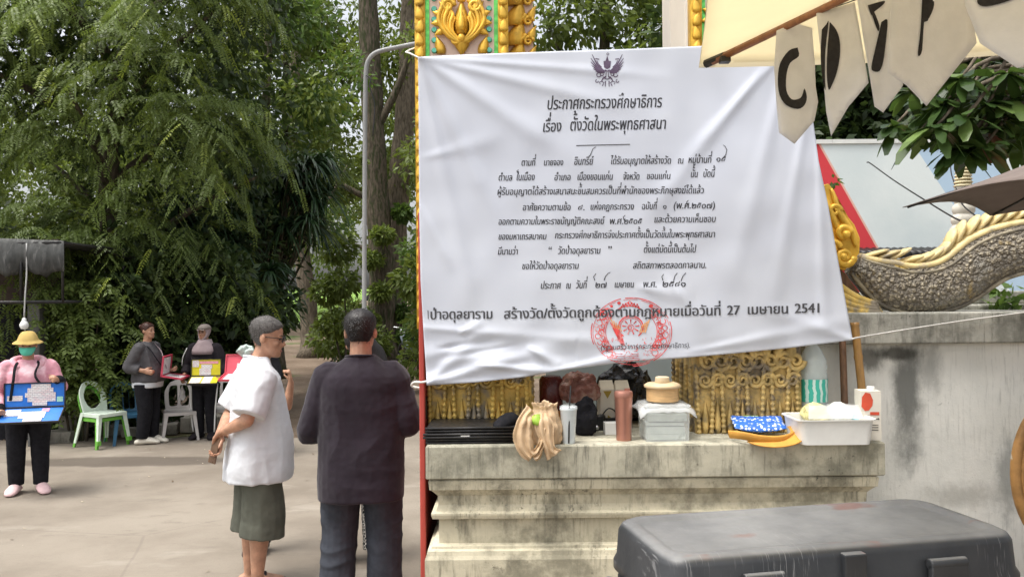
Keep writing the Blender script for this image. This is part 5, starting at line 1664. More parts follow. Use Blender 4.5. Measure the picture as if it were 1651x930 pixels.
gloss_black = pm('black_bin_liner', (.011, .011, .012), .28, .2, 10, bmp=.5, bscale=50, spec=.6)
bag_blob('rubbish_bag', 'big black plastic rubbish bag under the banner, behind the copper tumbler', 'bag', 1012, 684, 46, 47, .12, gloss_black, 21, .02, dd=.10)
bag_blob('shoulder_bag', 'small black cloth bag right behind the milky drink cup', 'bag', 944, 701, 22, 31, .05, M['black_cloth'], 22, .01)
redbag = translucent(pm('rusty_red_film', (.30, .12, .09), .3, .4, 14, alpha=.78, stain=((.50, .34, .28), .45, .62, 14), bmp=.4, bscale=40), (.5, .2, .15), .2)
sx_ = ledge(940, 690)
o = bag_blob('plastic_bag', 'rusty red translucent bag hung up under the banner edge, behind the milky drink cup', 'bag', 938, 696, 34, 26, .05, redbag, 24, .012, lift=.125, dd=.08)
p = ledge(889, 690); k = 1 / ppm(p); t = thing('jar', 'dark red jar with an orange base at the edge of the left pillar foot', 'jar', p)
bm = bmesh.new(); lathe(bm, [(18 * k, 30 * k), (19 * k, 34 * k), (19 * k, 78 * k), (15 * k, 84 * k)], seg=24); obj('body', bm, pm('dark_red_glass', (.10, .018, .014), .25), t, 50)
bm = bmesh.new(); lathe(bm, [(17 * k, 0), (18.5 * k, 2 * k), (18.5 * k, 30 * k)], seg=24); obj('base', bm, pm('orange_plastic', (.62, .25, .07), .45), t, 50)
for i, (px, lab) in enumerate([(978, 'cream gable-topped carton left of the other one behind the copper tumbler'), (1003, 'cream gable-topped carton partly hidden by the copper tumbler')]):
    p = ledge(px, 690) + V((0, .02, 0)); k = 1 / ppm(p); t = thing('gable_carton', lab, 'carton', p, .12, 'gable cartons behind the tumbler')
    bm = bmesh.new(); w = 11.5 * k
    loft(bm, [[(-w, -w, z), (w, -w, z), (w, w, z), (-w, w, z)] for z in (0, 62 * k)], cap=True)
    obj('body', bm, pm('cream_card', (.62, .57, .48), .7, .05, 10), t, False)
    bm = bmesh.new(); loft(bm, [[(-w, -w, 62.2 * k), (w, -w, 62.2 * k), (w, w, 62.2 * k), (-w, w, 62.2 * k)], [(-w * .9, -.002, 76 * k), (w * .9, -.002, 76 * k), (w * .9, .002, 76 * k), (-w * .9, .002, 76 * k)]]); obj('gable', bm, pm('cream_card_top', (.60, .54, .42), .7), t, False)
    bm = bmesh.new(); prism(bm, [V((-w * .6, -w - .0005, 60 * k)), V((w * .6, -w - .0005, 60 * k)), V((0, -w - .0005, 48 * k))], (0, -.001, 0)); prism(bm, [V((0, -w - .0005, 22 * k)), V((w * .9, -w - .0005, 14 * k)), V((0, -w - .0005, 6 * k))], (0, -.001, 0)); obj('printed_mark', bm, pm('mustard_print', (.36, .25, .03), .6), t, False)
p = ledge(992, 699); k = 1 / ppm(p); bm = bmesh.new(); box(bm, (0, 0, 9.5 * k), (36 * k, .05, 19 * k), Matrix.Rotation(.08, 3, 'Z'))
o = obj('paper_box', bm, paper_white, None, False, bevel=.002); o.location = p; tag(o, 'small flat white paper box lying behind the copper tumbler', 'box')
p = ledge(955, 692); k = 1 / ppm(p); t = thing('camera_gear', 'small pile of dark gadgets with a curled cable beside the black cloth bag', 'gadget', p)
bm = bmesh.new(); lathe(bm, [(9 * k, 0), (9 * k, 22 * k), (7 * k, 24 * k)], (12 * k, -.01, 0), 16); box(bm, (26 * k, .02, 9 * k), (30 * k, .05, 18 * k)); obj('body', bm, M['black_plastic'], t, 40)
bm = bmesh.new(); tube(bm, catmull([(14 * k, 0, 20 * k), (26 * k, -.01, 34 * k), (38 * k, 0, 26 * k), (34 * k, -.02, 4 * k)], 6), .003, 6); obj('cable', bm, M['black_rubber'], t)
bm = bmesh.new(); tube(bm, [(-14 * k, -.04, 6 * k), (6 * k, -.05, 6 * k)], .011, 12, rnd=True); obj('steel_tube', bm, M['steel'], t)

# right-hand group: snack pack, visor, tray, carton, bottle, papers
p = ledge(1232, 712); k = 1 / ppm(p); t = thing('sun_visor', 'mustard yellow sun visor lying at the ledge edge under the blue packet', 'visor', p)
vis = pm('mustard_fabric', (.56, .28, .05), .7, .12, 12, bmp=.1, bscale=150)
bm = bmesh.new(); N = 20
G = []
for j in range(6):
    r = lerp(26, 48, j / 5) * k; row = []
    for i in range(N + 1):
        a = lerp(-2.6, .35, i / N); row.append(bm.verts.new((14 * k + r * 1.12 * math.cos(a), .02 + r * .95 * math.sin(a), .012 + .022 * math.cos((a + 1.1) * 1.1) * (j / 5) - .006 * j / 5)))
    G.append(row)
for j in range(5):
    for i in range(N): bm.faces.new((G[j][i], G[j][i + 1], G[j + 1][i + 1], G[j + 1][i]))
bmesh.ops.rotate(bm, cent=(0, -.03, .006), matrix=Matrix.Rotation(.55, 3, 'X'), verts=bm.verts[:]); bmesh.ops.translate(bm, vec=(0, 0, .012), verts=bm.verts[:])
o = obj('brim', bm, vis, t, True); o.modifiers.new('thickness', 'SOLIDIFY').thickness = .004
bm = bmesh.new(); tube(bm, catmull([(-54 * k, .02, .03), (-42 * k, -.035, .035), (-10 * k, -.055, .022), (22 * k, -.05, .02), (48 * k, .0, .03), (50 * k, .05, .03)], 6), [(.006, .018)] * 31, 8, ref=V((0, 1, 0))); obj('band', bm, vis, t, True)
p = ledge(1226, 706) + V((0, .0, .036)); k = 1 / ppm(p); t = thing('snack_packet', 'blue and white printed plastic packet lying on the mustard visor', 'packet', p, -.08)
bm = bmesh.new(); G = []
for j in range(17):
    row = []
    for i in range(25):
        u, v = i / 12 - 1, j / 8 - 1; q = max(0, 1 - abs(u) ** 2.4) * max(0, 1 - abs(v) ** 2.4)
        row.append((u, v, q))
    G.append(row)
def pk(u, v, q, s): return V((u * 41 * k + .004 * noise.noise((u * 3, v * 3, s)), .045 + v * .055, .018 + v * .020 + s * .020 * q ** .6 + .004 * noise.noise((u * 4, v * 4, 2)) + .010 * u * u))
for s in (1, -1):
    vv = [[bm.verts.new(pk(*c, s)) for c in row] for row in G]
    for j in range(16):
        for i in range(24): bm.faces.new((vv[j][i], vv[j][i + 1], vv[j + 1][i + 1], vv[j + 1][i]))
bmesh.ops.remove_doubles(bm, verts=bm.verts[:], dist=.0005)
m, nt, bs = base_mat('blue_white_print'); tx = coords(nt, (1, 1.2, 1)); vo = nd(nt, 'ShaderNodeTexVoronoi', Scale=62, Randomness=.6); nt.links.new(tx, vo.inputs['Vector'])
c = mix(nt, ramp(nt, vo.outputs['Distance'], .30, .42), (.72, .77, .82), (.035, .15, .58))
nt.links.new(mix(nt, ramp(nt, noi(nt, 12, 3), .36, .46), (.03, .13, .52), c), bs.inputs['Base Color']); bs.inputs['Roughness'].default_value = .3
obj('packet', bm, m, t, True)
bm = bmesh.new(); tube(bm, [pk(-.5, .86, .1, 1) + V((0, 0, .003)), pk(.1, .9, .1, 1) + V((0, 0, .003))], (.004, .004), 6); obj('seal_strip', bm, pm('lime_strip', (.40, .58, .10), .5), t)

p = ledge(1350, 717); k = 1 / ppm(p); t = thing('tray', 'white plastic tray at the right end of the ledge, filled with bagged food', 'tray', p)
def rrect(w, d, r, z, cx=0, cy=0, n=5):
    out = []
    for sx, sy, a0 in ((1, 1, 0), (-1, 1, PI / 2), (-1, -1, PI), (1, -1, 1.5 * PI)):
        for q in range(n + 1):
            a = a0 + q * PI / 2 / n; out.append(V((cx + sx * (w - r) + r * math.cos(a), cy + sy * (d - r) + r * math.sin(a), z)))
    return out
bm = bmesh.new(); w = 56 * k; d = .10
loft(bm, [rrect(w * .97, d * .9, .025, .003, 0, d), rrect(w, d, .03, .0, 0, d), rrect(w * 1.02, d, .03, .01, 0, d), rrect(w * 1.10, d * 1.06, .034, 38 * k, 0, d), rrect(w * 1.17, d * 1.14, .036, 39 * k, 0, d), rrect(w * 1.17, d * 1.14, .036, 41 * k, 0, d), rrect(w * 1.08, d * 1.05, .032, 40.5 * k, 0, d), rrect(w * .98, d * .93, .03, .012, 0, d)])
obj('basin', bm, M['white_plastic'], t, 40)
bm = bmesh.new(); prism(bm, [V((-44 * k, .012, 41 * k)), V((46 * k, .012, 41 * k)), V((40 * k, .034, 62 * k)), V((-40 * k, .034, 62 * k))], (0, .002, 0)); obj('clear_lid', bm, film2, t, False)
for i, (px, py, hw, hh, col, lab) in enumerate([(1318, 706, 22, 14, (.66, .62, .30), 'clear knotted bag of pale yellow food at the left of the white tray'), (1354, 706, 22, 14, (.66, .68, .62), 'clear knotted bag of whitish food in the middle of the white tray'), (1383, 706, 11, 10, (.30, .58, .66), 'small pale blue bag at the right of the white tray')]):
    bag_blob('food_bag', lab, 'bag', px, py, hw * 1.1, hh * 1.35, .045, pm('bagged_food', col, .28, .2, 30, stain=(tuple(x * .6 for x in col), .52, .66, 40), bmp=.4, bscale=50), 30 + i, .008, .05, .02, 'bags of food in the white tray')
p = ledge(1403, 708) + V((0, .02, 0)); k = 1 / ppm(p); t = thing('milk_carton', 'white and red drink carton standing at the far right of the ledge', 'carton', p, -.1)
bm = bmesh.new(); w = 15.5 * k; loft(bm, [[(-w, -w, z), (w, -w, z), (w, w, z), (-w, w, z)] for z in (0, 78 * k)]); obj('body', bm, pm('carton_white', (.70, .66, .58), .45, .04, 10), t, False)
bm = bmesh.new(); lathe(bm, [(6 * k, 78 * k), (6 * k, 83 * k), (5 * k, 84 * k)], (5 * k, 0, 0), 16); obj('cap', bm, M['white_plastic'], t, 50)
bm = bmesh.new()
pts = [V((-w * .95 + (w * 1.35) * x, -w - .0006, (46 + 30 * z) * k)) for x, z in [(0, .25), (.05, .75), (.3, 1), (.65, .95), (.85, .6), (.8, .3), (.55, .05), (.25, .02)]]
prism(bm, pts, (0, -.0006, 0)); boxz(bm, -w * .1, w * .8, -w - .0012, -w - .0006, 40 * k, 45 * k); obj('red_print', bm, pm('red_print', (.66, .09, .045), .5), t, False)
bm = bmesh.new(); boxz(bm, -w * .1, w * .8, -w - .0014, -w - .0008, 33.6 * k, 34.6 * k)
for s in (-.1, .8): prism(bm, [V((w * s, -w - .0009, 34.1 * k)), V((w * (s + (.14 if s < 0 else -.14)), -w - .0009, 36 * k)), V((w * (s + (.14 if s < 0 else -.14)), -w - .0009, 32.2 * k))], (0, -.0005, 0))
for z in (24, 20, 16): boxz(bm, -w * .2, w * .7, -w - .0014, -w - .0008, z * k, (z + 1) * k)
obj('dark_print', bm, M['black_plastic'], t, False)

p = ledge(1312, 694); k = 1 / ppm(p); t = thing('water_bottle', 'large clear plastic bottle with a teal label behind the white tray', 'bottle', p)
bm = bmesh.new(); lathe(bm, [(19 * k, 0), (22 * k, 3 * k), (22 * k, 22 * k), (20.5 * k, 25 * k), (22 * k, 28 * k), (22 * k, 44 * k), (21.5 * k, 48 * k), (21.5 * k, 84 * k), (22.5 * k, 88 * k), (20.5 * k, 95 * k), (22.5 * k, 102 * k), (20 * k, 116 * k), (13 * k, 130 * k), (7 * k, 138 * k), (7 * k, 146 * k)], seg=32); obj('body', bm, pm('clear_pet', (.72, .80, .80), .08, .05, 12, alpha=.55, spec=.8, bmp=.6, bscale=25), t, 50)
bm = bmesh.new(); lathe(bm, [(22.1 * k, 48 * k), (22.1 * k, 84 * k)], seg=32, cap=False)
m, nt, bs = base_mat('teal_label'); sp2 = nd(nt, 'ShaderNodeTexWave', Scale=18, Distortion=3.0); nt.links.new(coords(nt, (.6, .6, 1.3)), sp2.inputs['Vector'])
nt.links.new(mix(nt, ramp(nt, sp2.outputs['Fac'], .60, .72), (.05, .46, .36), (.58, .76, .70)), bs.inputs['Base Color']); bs.inputs['Roughness'].default_value = .35
obj('label_wrap', bm, m, t, 50)
bm = bmesh.new(); lathe(bm, [(8.2 * k, 142 * k), (8.2 * k, 152 * k), (7 * k, 153 * k)], seg=20); obj('cap', bm, M['white_plastic'], t, 50)
p = ledge(1284, 688) + V((0, .04, 0)); k = 1 / ppm(p); t = thing('tea_box', 'dark green card box standing between the blue packet and the bottle', 'box', p, .3)
bm = bmesh.new(); boxz(bm, -15 * k, 15 * k, -.03, .03, 0, 32 * k); obj('carton', bm, pm('dark_green_card', (.025, .040, .028), .55), t, False, bevel=.001)
bm = bmesh.new()
for x, z, w_, h_ in ((-6, 22, 5, 3), (2, 23, 4, 3), (-3, 12, 7, 5), (6, 12, 3, 4)): boxz(bm, (x - w_ / 2) * k, (x + w_ / 2) * k, -.0308, -.0302, (z - h_ / 2) * k, (z + h_ / 2) * k)
obj('white_mark', bm, paper_white, t, False)
p = ledge(1355, 696); k = 1 / ppm(p); t = thing('paper_stack', 'folded newspapers and papers heaped behind the white tray', 'papers', p)
bm = bmesh.new(); r2 = random.Random(5)
for i in range(7): box(bm, (r2.uniform(-4, 4) * k, r2.uniform(-.01, .01), (3 + i * 6.4) * k), (46 * k, .09, 5.6 * k), Matrix.Rotation(r2.uniform(-.3, .3), 3, 'Z') @ Matrix.Rotation(r2.uniform(-.07, .07), 3, 'Y'))
obj('sheets', bm, pm('newsprint', (.50, .49, .46), .85, .2, 20, stain=((.16, .16, .16), .56, .66, 30)), t, False)
# poles leaning in the corner
for i, (a, b, d, m, lab, r) in enumerate([((1363, 692), (1358, 540), 3.86, 'wood_dark', 'dark wooden stick leaning in the corner behind the bamboo pole', .016), ((1393, 640), (1378, 520), 3.82, 'bamboo', 'yellow bamboo pole leaning in the corner right of the dark stick', .0185)]):
    bm = bmesh.new(); A = P(*a, d); A.z = ZT; A = on_plane(a[0], a[1], ZT) if i == 0 else P(1396, 676, d - .06); A.z = ZT; B_ = P(*b, d + .015)
    n = 30; rs = [r * (1 + (.16 if (j % 10 == 0) else 0)) for j in range(n + 1)] if i else r
    tube(bm, [A.lerp(B_, j / n) for j in range(n + 1)], rs, 12); tag(obj('bamboo_pole' if i else 'wooden_stick', bm, M[m], None, True), lab, 'pole')

# ------------------------------------------------------------------ cooler in front
ZC = 1.268
c4 = [on_plane(x, y, ZC) for x, y in ((1024, 829), (1490, 797.5), (1652, 860), (1018, 906))]
ctr = sum(c4, V()) / 4; ex = ((c4[2] - c4[3]).normalized() + (c4[1] - c4[0]).normalized()).normalized()
CW = ((c4[1] - c4[0]).length + (c4[2] - c4[3]).length) / 4; CD = ((c4[0] - c4[3]).length + (c4[1] - c4[2]).length) / 4
YW = math.atan2(ex.y, ex.x)
m, nt, bs = base_mat('scuffed_dark_plastic')
c = mix(nt, ramp(nt, noi(nt, 3, 6, .6), .35, .65), (.022, .024, .027), (.040, .042, .045))
gg = nd(nt, 'ShaderNodeNewGeometry'); sx3 = nd(nt, 'ShaderNodeSeparateXYZ'); nt.links.new(gg.outputs['Normal'], sx3.inputs[0])
dust = mul(nt, ramp(nt, sx3.outputs['Z'], .6, .95), ramp(nt, noi(nt, 2.2, 6, .62), .3, .7, .35, .95))
c = mix(nt, dust, c, (.25, .252, .25))
c = mix(nt, mul(nt, ramp(nt, noi(nt, 4.2, 4, .6, (1, 2.2, 1)), .58, .68), ramp(nt, sx3.outputs['Z'], .6, .95, 0, .75)), c, (.19, .095, .075))
scr = None
for rot, sc in ((.5, 130), (-.6, 150), (1.2, 110), (2.2, 140)):
    tc = nd(nt, 'ShaderNodeTexCoord'); mp = nd(nt, 'ShaderNodeMapping'); mp.inputs['Rotation'].default_value = (rot, rot, rot); mp.inputs['Scale'].default_value = (sc, 5.0, 5.0)
    nt.links.new(tc.outputs['Object'], mp.inputs['Vector']); nn = nd(nt, 'ShaderNodeTexNoise', Scale=2.2, Detail=4); nt.links.new(mp.outputs[0], nn.inputs['Vector'])
    s_ = ramp(nt, nn.outputs[0], .64, .70); scr = s_ if scr is None else mul(nt, scr, s_, 'MAXIMUM')
c = mix(nt, mul(nt, scr, ramp(nt, noi(nt, 5, 4), .45, .62, 0, .5)), c, (.27, .27, .27))
nt.links.new(c, bs.inputs['Base Color']); nt.links.new(ramp(nt, noi(nt, 8, 6, .6), .3, .7, .36, .55), bs.inputs['Roughness'])
bump(nt, bs, noi(nt, 60, 5, .6), .12, .004)
M['cooler'] = m
cl = thing('cool_box', 'large scuffed black plastic cool box with a dusty lid in the foreground', 'cool box', (ctr.x, ctr.y, ZC - .40), YW)
bm = bmesh.new(); r = .06
zt = .40
loft(bm, [rrect(CW - .004, CD - .004, r, zt - .118), rrect(CW + .004, CD + .004, r, zt - .112), rrect(CW + .004, CD + .004, r, zt - .092), rrect(CW - .002, CD - .002, r, zt - .078), rrect(CW - .006, CD - .006, r, zt - .02), rrect(CW - .012, CD - .012, r, zt - .007), rrect(CW - .026, CD - .026, r * .9, zt),
          rrect(CW - .045, CD - .045, r * .7, zt - .001), rrect(CW - .052, CD - .052, r * .65, zt - .007), rrect(CW - .060, CD - .060, r * .6, zt - .008)])
obj('lid', bm, m, cl, 60)
bm = bmesh.new()
loft(bm, [rrect(CW - .07, CD - .07, r, 0), rrect(CW - .05, CD - .05, r, .012), rrect(CW - .02, CD - .02, r, zt - .17), rrect(CW - .004, CD - .004, r, zt - .165), rrect(CW - .004, CD - .004, r, zt - .128), rrect(CW - .014, CD - .014, r, zt - .119)])
obj('body', bm, m, cl, 60)
fx = lambda px: (on_plane(px, 905, ZC - .05) - ctr).dot(ex)
for x0_, x1_ in ((1138, 1240), (1462, 1572)):
    a, b = fx(x0_), fx(x1_); mid = (a + b) / 2; hw = .045
    bm = bmesh.new(); boxz(bm, mid - hw, mid + hw, -CD - .019, -CD - .004, zt - .165, zt - .045); tube(bm, [V((mid - hw, -CD - .008, zt - .046)), V((mid + hw, -CD - .008, zt - .046))], .012, 10)
    obj('latch', bm, m, cl, 40, bevel=.003)
bm = bmesh.new(); a, b = fx(1322), fx(1376); mid = (a + b) / 2; boxz(bm, mid - .026, mid + .026, -CD - .009, -CD + .02, zt - .088, zt - .012); obj('lid_tab', bm, m, cl, False, bevel=.004)
for s in (-1, 1):
    bm = bmesh.new(); tube(bm, catmull([(s * (CW - .01), -.10, zt - .15), (s * (CW + .03), -.09, zt - .13), (s * (CW + .03), .09, zt - .13), (s * (CW - .01), .10, zt - .15)], 5), .012, 10); obj('handle', bm, m, cl, True)
# folding table under the cool box
tb = thing('table', 'plain folding table carrying the black cool box', 'table', (ctr.x, ctr.y, 0), YW)
bm = bmesh.new(); boxz(bm, -.62, .62, -.32, .32, ZC - .43, ZC - .40); obj('tabletop', bm, pm('grey_laminate', (.35, .35, .34), .5), tb, False, bevel=.004)
for sx in (-.55, .55):
    for sy in (-.26, .26):
        bm = bmesh.new(); tube(bm, [(sx, sy, 0), (sx, sy, ZC - .43)], .016, 10); obj('leg', bm, M['steel'], tb, True)

# ------------------------------------------------------------------ umbrellas and bunting
canv = translucent(pm('cream_canvas', (.78, .73, .60), .85, .05, 6, spec=.2, bmp=.15, bscale=200), (.92, .85, .66), .6)
A = P(1128, 100, 2.6); AC, AB = V((-.37, -1.6, 0)), V((1.6, -.37, 0))
top = A + (AC + AB) / 2; top.z = P(1806, -262, top.y).z
um = thing('market_umbrella', 'cream canvas square umbrella with a wooden rib, hung with lettered flags', 'umbrella', (top.x, top.y, 0))
cor = [A, A + AB, A + AB + AC, A + AC]
bm = bmesh.new(); tv = None
for q in range(4):
    a, b = cor[q], cor[(q + 1) % 4]; N = 14; G = []
    for j in range(N + 1):
        row = []
        for i in range(N + 1):
            u, v = i / N, j / N
            e = a.lerp(b, u); sag = .035 * math.sin(PI * u)
            c0 = e.lerp(top, v); c0.z -= sag * (1 - v) + .03 * math.sin(PI * v) * .6
            c0 += (top - e).normalized() * (.02 * math.sin(PI * u) * (1 - v))
            row.append(bm.verts.new(c0))
        G.append(row)
    for j in range(N):
        for i in range(N):
            try: bm.faces.new((G[j][i], G[j][i + 1], G[j + 1][i + 1], G[j + 1][i]))
            except ValueError: pass
    low = [bm.verts.new(v.co + V((0, 0, -.018)) + (v.co - top).normalized() * .004) for v in G[0]]       # hem
    for i in range(N): bm.faces.new((low[i], low[i + 1], G[0][i + 1], G[0][i]))
bmesh.ops.remove_doubles(bm, verts=bm.verts[:], dist=.0008)
o = obj('canopy', bm, canv, um, True, True); o.modifiers.new('thickness', 'SOLIDIFY').thickness = .0016
for q in range(4):
    bm = bmesh.new(); e = cor[q]; s_ = e.lerp(top, .05) - V((0, 0, .022)); tube(bm, [s_, top - V((0, 0, .06))], (.012, .009), 8); obj('rib', bm, M['wood_brown'], um, True, True)
    bm = bmesh.new(); d_ = (top - e).normalized(); tube(bm, [s_ - d_ * .03 + V((0, 0, .004)), s_ + d_ * .05], (.014, .012), 8); box(bm, s_ + d_ * .05 - V((0, 0, .014)), (.03, .03, .018)); obj('rib_end', bm, M['black_plastic'], um, 40, True)
bm = bmesh.new(); tube(bm, [(top.x, top.y, .02), (top.x, top.y, top.z + .05)], .024, 14); obj('pole', bm, M['wood_brown'], um, True, True)
bm = bmesh.new(); boxz(bm, top.x - .25, top.x + .25, top.y - .25, top.y + .25, 0, .08); obj('base', bm, M['black_plastic'], um, False, True, .01)

bt = thing('bunting', 'string of cream pennant flags lettered for coffee, hung along the cream umbrella', 'bunting', P(1400, 40, 2.0)[:])
flagm = translucent(pm('cream_felt', (.80, .80, .81), .9, .05, 20, spec=.15, bmp=.2, bscale=180), (.82, .84, .88), .25)
blackp = pm('black_felt', (.020, .018, .020), .85, .15, 30)
def fd(px): return interp([1230, 1300, 1360, 1430, 1500, 1600, 1760], [2.40, 2.30, 2.16, 2.02, 1.84, 1.64, 1.42], px)
flags = [  # outline, letter shapes (photo pixels), bend of the flag, tilt
    ([(1252, 50), (1308, 26), (1311, 70), (1314, 110), (1315, 140), (1319, 165), (1313, 195), (1281, 232), (1256, 214), (1252, 170), (1248, 110)],
     [[(1286, 77), (1272, 82), (1258, 102), (1254, 128), (1257, 154), (1268, 170), (1286, 176), (1297, 170), (1301, 157), (1297, 143), (1293, 155), (1287, 160), (1276, 160), (1268, 146), (1268, 122), (1274, 102), (1288, 91)]], .012, 0),
    ([(1316, 22), (1378, 4), (1388, 60), (1400, 134), (1368, 172), (1340, 220), (1332, 180), (1326, 110)],
     [[(1325, 48), (1332, 40), (1336, 36), (1331, 80), (1330, 120), (1331, 146), (1326, 128), (1323, 90)], [(1338, 36), (1348, 48), (1354, 66), (1354, 92), (1349, 118), (1342, 136), (1336, 145), (1333, 120), (1334, 80)]], .02, .03),
    ([(1382, -4), (1440, -26), (1448, 40), (1456, 138), (1424, 182), (1410, 172), (1402, 120), (1392, 60)],
     [[(1399, 9), (1425, 2), (1424, 8), (1409, 20), (1405, 25)], [(1421, 36), (1431, 33), (1428, 70), (1424, 100), (1418, 115), (1408, 115), (1405, 108), (1410, 84), (1417, 54)], [(1405, 22), (1409, 19), (1418, 42), (1415, 50)]], .02, .02),
    ([(1438, -22), (1560, -70), (1566, 0), (1574, 70), (1536, 118), (1494, 171), (1462, 138), (1432, 118), (1434, 60)],
     [[(1488, -20), (1502, -24), (1504, 4), (1496, 34), (1490, 36), (1487, 80), (1482, 91), (1480, 84), (1484, 50)], [(1494, 12), (1505, 2), (1505, 14), (1496, 32)]], .02, .0),
    ([(1552, -60), (1700, -120), (1706, 40), (1700, 96), (1640, 110), (1580, 70), (1556, 10)],
     [[(1575, -4), (1600, -20), (1640, -26), (1640, -6), (1620, 4), (1590, 11), (1577, 7)]], .02, .01)]
for fi, (ol, letters, bend, tilt) in enumerate(flags):
    cx = sum(p[0] for p in ol) / len(ol); w_ = max(p[0] for p in ol) - min(p[0] for p in ol); y_ = min(p[1] for p in ol)
    tilt = [.0, .10, .0, -.06, .05][fi]
    def fp(px, py, lift=0, cx=cx, w_=w_, tilt=tilt, y_=y_, fi=fi):
        d = fd(cx) - (px - cx) / w_ * tilt + .014 * math.sin((px - cx) / w_ * 4.5 + fi) + .012 * math.sin((py - y_) / 70 + fi * 2)
        return P(px, py, d - lift)
    bm = bmesh.new()
    vs = [bm.verts.new((x, y, 0)) for x, y in ol]
    f = bm.faces.new(vs); bmesh.ops.triangulate(bm, faces=[f])
    for _ in range(3): bmesh.ops.subdivide_edges(bm, edges=[e for e in bm.edges if e.calc_length() > 14], cuts=1); bmesh.ops.triangulate(bm, faces=bm.faces[:])
    for v in bm.verts: v.co = fp(v.co.x, v.co.y)
    o = obj('flag', bm, flagm, bt, True, True); so = o.modifiers.new('thickness', 'SOLIDIFY'); so.thickness = .0018; so.offset = 0
    bm = bmesh.new()
    for L_ in letters:
        f = bm.faces.new([bm.verts.new((v.x, v.y, 0)) for v in (catmull([V((x, y, 0)) for x, y in L_ + L_[:1]], 3)[:-1])]); bmesh.ops.triangulate(bm, faces=[f])
    for _ in range(2): bmesh.ops.subdivide_edges(bm, edges=[e for e in bm.edges if e.calc_length() > 10], cuts=1); bmesh.ops.triangulate(bm, faces=bm.faces[:])
    for v in bm.verts: v.co = fp(v.co.x, v.co.y, .0035)
    l_ = obj('letter', bm, blackp, None, True); l_.data.transform(Matrix.Translation(-bt.location)); l_.parent = o
bm = bmesh.new(); tube(bm, catmull([P(1165, 88, 2.56), P(1250, 51, fd(1250)), P(1312, 24, fd(1312)), P(1380, 0, fd(1380)), P(1440, -24, fd(1440)), P(1556, -64, fd(1556)), P(1700, -120, fd(1700))], 5), .0016, 6); obj('string', bm, M['black_rubber'], bt, True, True)

# dark brown umbrella at the right edge
ctr2 = V((2.48, 3.05, 2.52)); T0 = P(1455, 334, 3.4); F0 = P(1596, 347, 3.71); R0 = P(1750, 285, 2.62); ze = T0.z
hexa = [T0, R0, V((ctr2.x * 2 - F0.x, ctr2.y * 2 - F0.y, ze)), V((ctr2.x * 2 - T0.x, ctr2.y * 2 - T0.y, ze)), V((ctr2.x * 2 - R0.x, ctr2.y * 2 - R0.y, ze)), F0]
u2 = thing('parasol', 'faded brown parasol with a drooping tip at the right edge, above the serpent', 'umbrella', (ctr2.x, ctr2.y, 0))
bm = bmesh.new()
for q in range(6):
    a, b = hexa[q], hexa[(q + 1) % 6]; N = 10; G = []
    for j in range(N + 1):
        row = []
        for i in range(N + 1):
            u, v = i / N, j / N; e = a.lerp(b, u); c0 = e.lerp(ctr2, v); c0.z += .022 * math.sin(PI * u) * (1 - v) - .03 * math.sin(PI * v)
            c0 += (ctr2 - e) * (.05 * math.sin(PI * u) * (1 - v)); row.append(bm.verts.new(c0))
        G.append(row)
    for j in range(N):
        for i in range(N): bm.faces.new((G[j][i], G[j][i + 1], G[j + 1][i + 1], G[j + 1][i]))
bmesh.ops.remove_doubles(bm, verts=bm.verts[:], dist=.001)
o = obj('canopy', bm, translucent(pm('faded_brown_canvas', (.19, .155, .138), .85, .06, 8, spec=.2, bmp=.15, bscale=200), (.16, .11, .1), .1), u2, True, True); o.modifiers.new('thickness', 'SOLIDIFY').thickness = .003
for e in hexa:
    bm = bmesh.new(); tube(bm, [e.lerp(ctr2, .02) - V((0, 0, .008)), e.lerp(ctr2, .5) - V((0, 0, .045)), ctr2 - V((0, 0, .02))], .006, 6); obj('rib', bm, M['black_metal'], u2, True, True)
bm = bmesh.new(); tube(bm, [(ctr2.x, ctr2.y, .02), (ctr2.x, ctr2.y, ctr2.z + .06)], .02, 12); obj('pole', bm, M['black_metal'], u2, True, True)
bm = bmesh.new(); boxz(bm, ctr2.x - .25, ctr2.x + .25, ctr2.y - .25, ctr2.y + .25, 0, .07); obj('base', bm, M['black_metal'], u2, False, True, .01)
# dark wires hanging in front of the painted wall
for i, (pts, lab) in enumerate([([(1398, 262, 7.6), (1404, 264, 7.6), (1440, 290, 7.2), (1490, 322, 6.6), (1540, 352, 5.6), (1570, 362, 5.0)], 'long dark wire slanting down across the painted wall'), ([(1637, 190, 6.6), (1637, 230, 6.7), (1638, 262, 6.7), (1640, 300, 6.8)], 'dark wire hanging straight down at the right of the painted wall'), ([(1532, 262, 7.4), (1534, 280, 7.3), (1541, 302, 7.2), (1552, 330, 7.0), (1578, 352, 6.6)], 'short dark wire beside the ringed spire')]):
    bm = bmesh.new(); tube(bm, catmull([P(*q) for q in pts], 5), .006, 6); tag(obj('wire', bm, M['black_rubber'], None, True), lab, 'wire', 'dark wires before the painted wall')
# ------------------------------------------------------------------ people
def fuse(bm, vox, smooth=3, m=None, fac=.5):
    """melt overlapping closed shapes into one continuous surface"""
    bmesh.ops.recalc_face_normals(bm, faces=bm.faces[:])
    me = bpy.data.meshes.new('t'); bm.to_mesh(me); bm.free()
    o = bpy.data.objects.new('t', me); C.objects.link(o)
    r = o.modifiers.new('r', 'REMESH'); r.mode = 'VOXEL'; r.voxel_size = vox; r.use_smooth_shade = True
    if smooth:
        s = o.modifiers.new('s', 'SMOOTH'); s.factor = fac; s.iterations = smooth
    dg = bpy.context.evaluated_depsgraph_get()
    out = bpy.data.meshes.new_from_object(o.evaluated_get(dg))
    bpy.data.objects.remove(o); bpy.data.meshes.remove(me)
    out.materials.clear()
    if m is not None: out.materials.append(m)
    for p in out.polygons: p.use_smooth = True
    return out


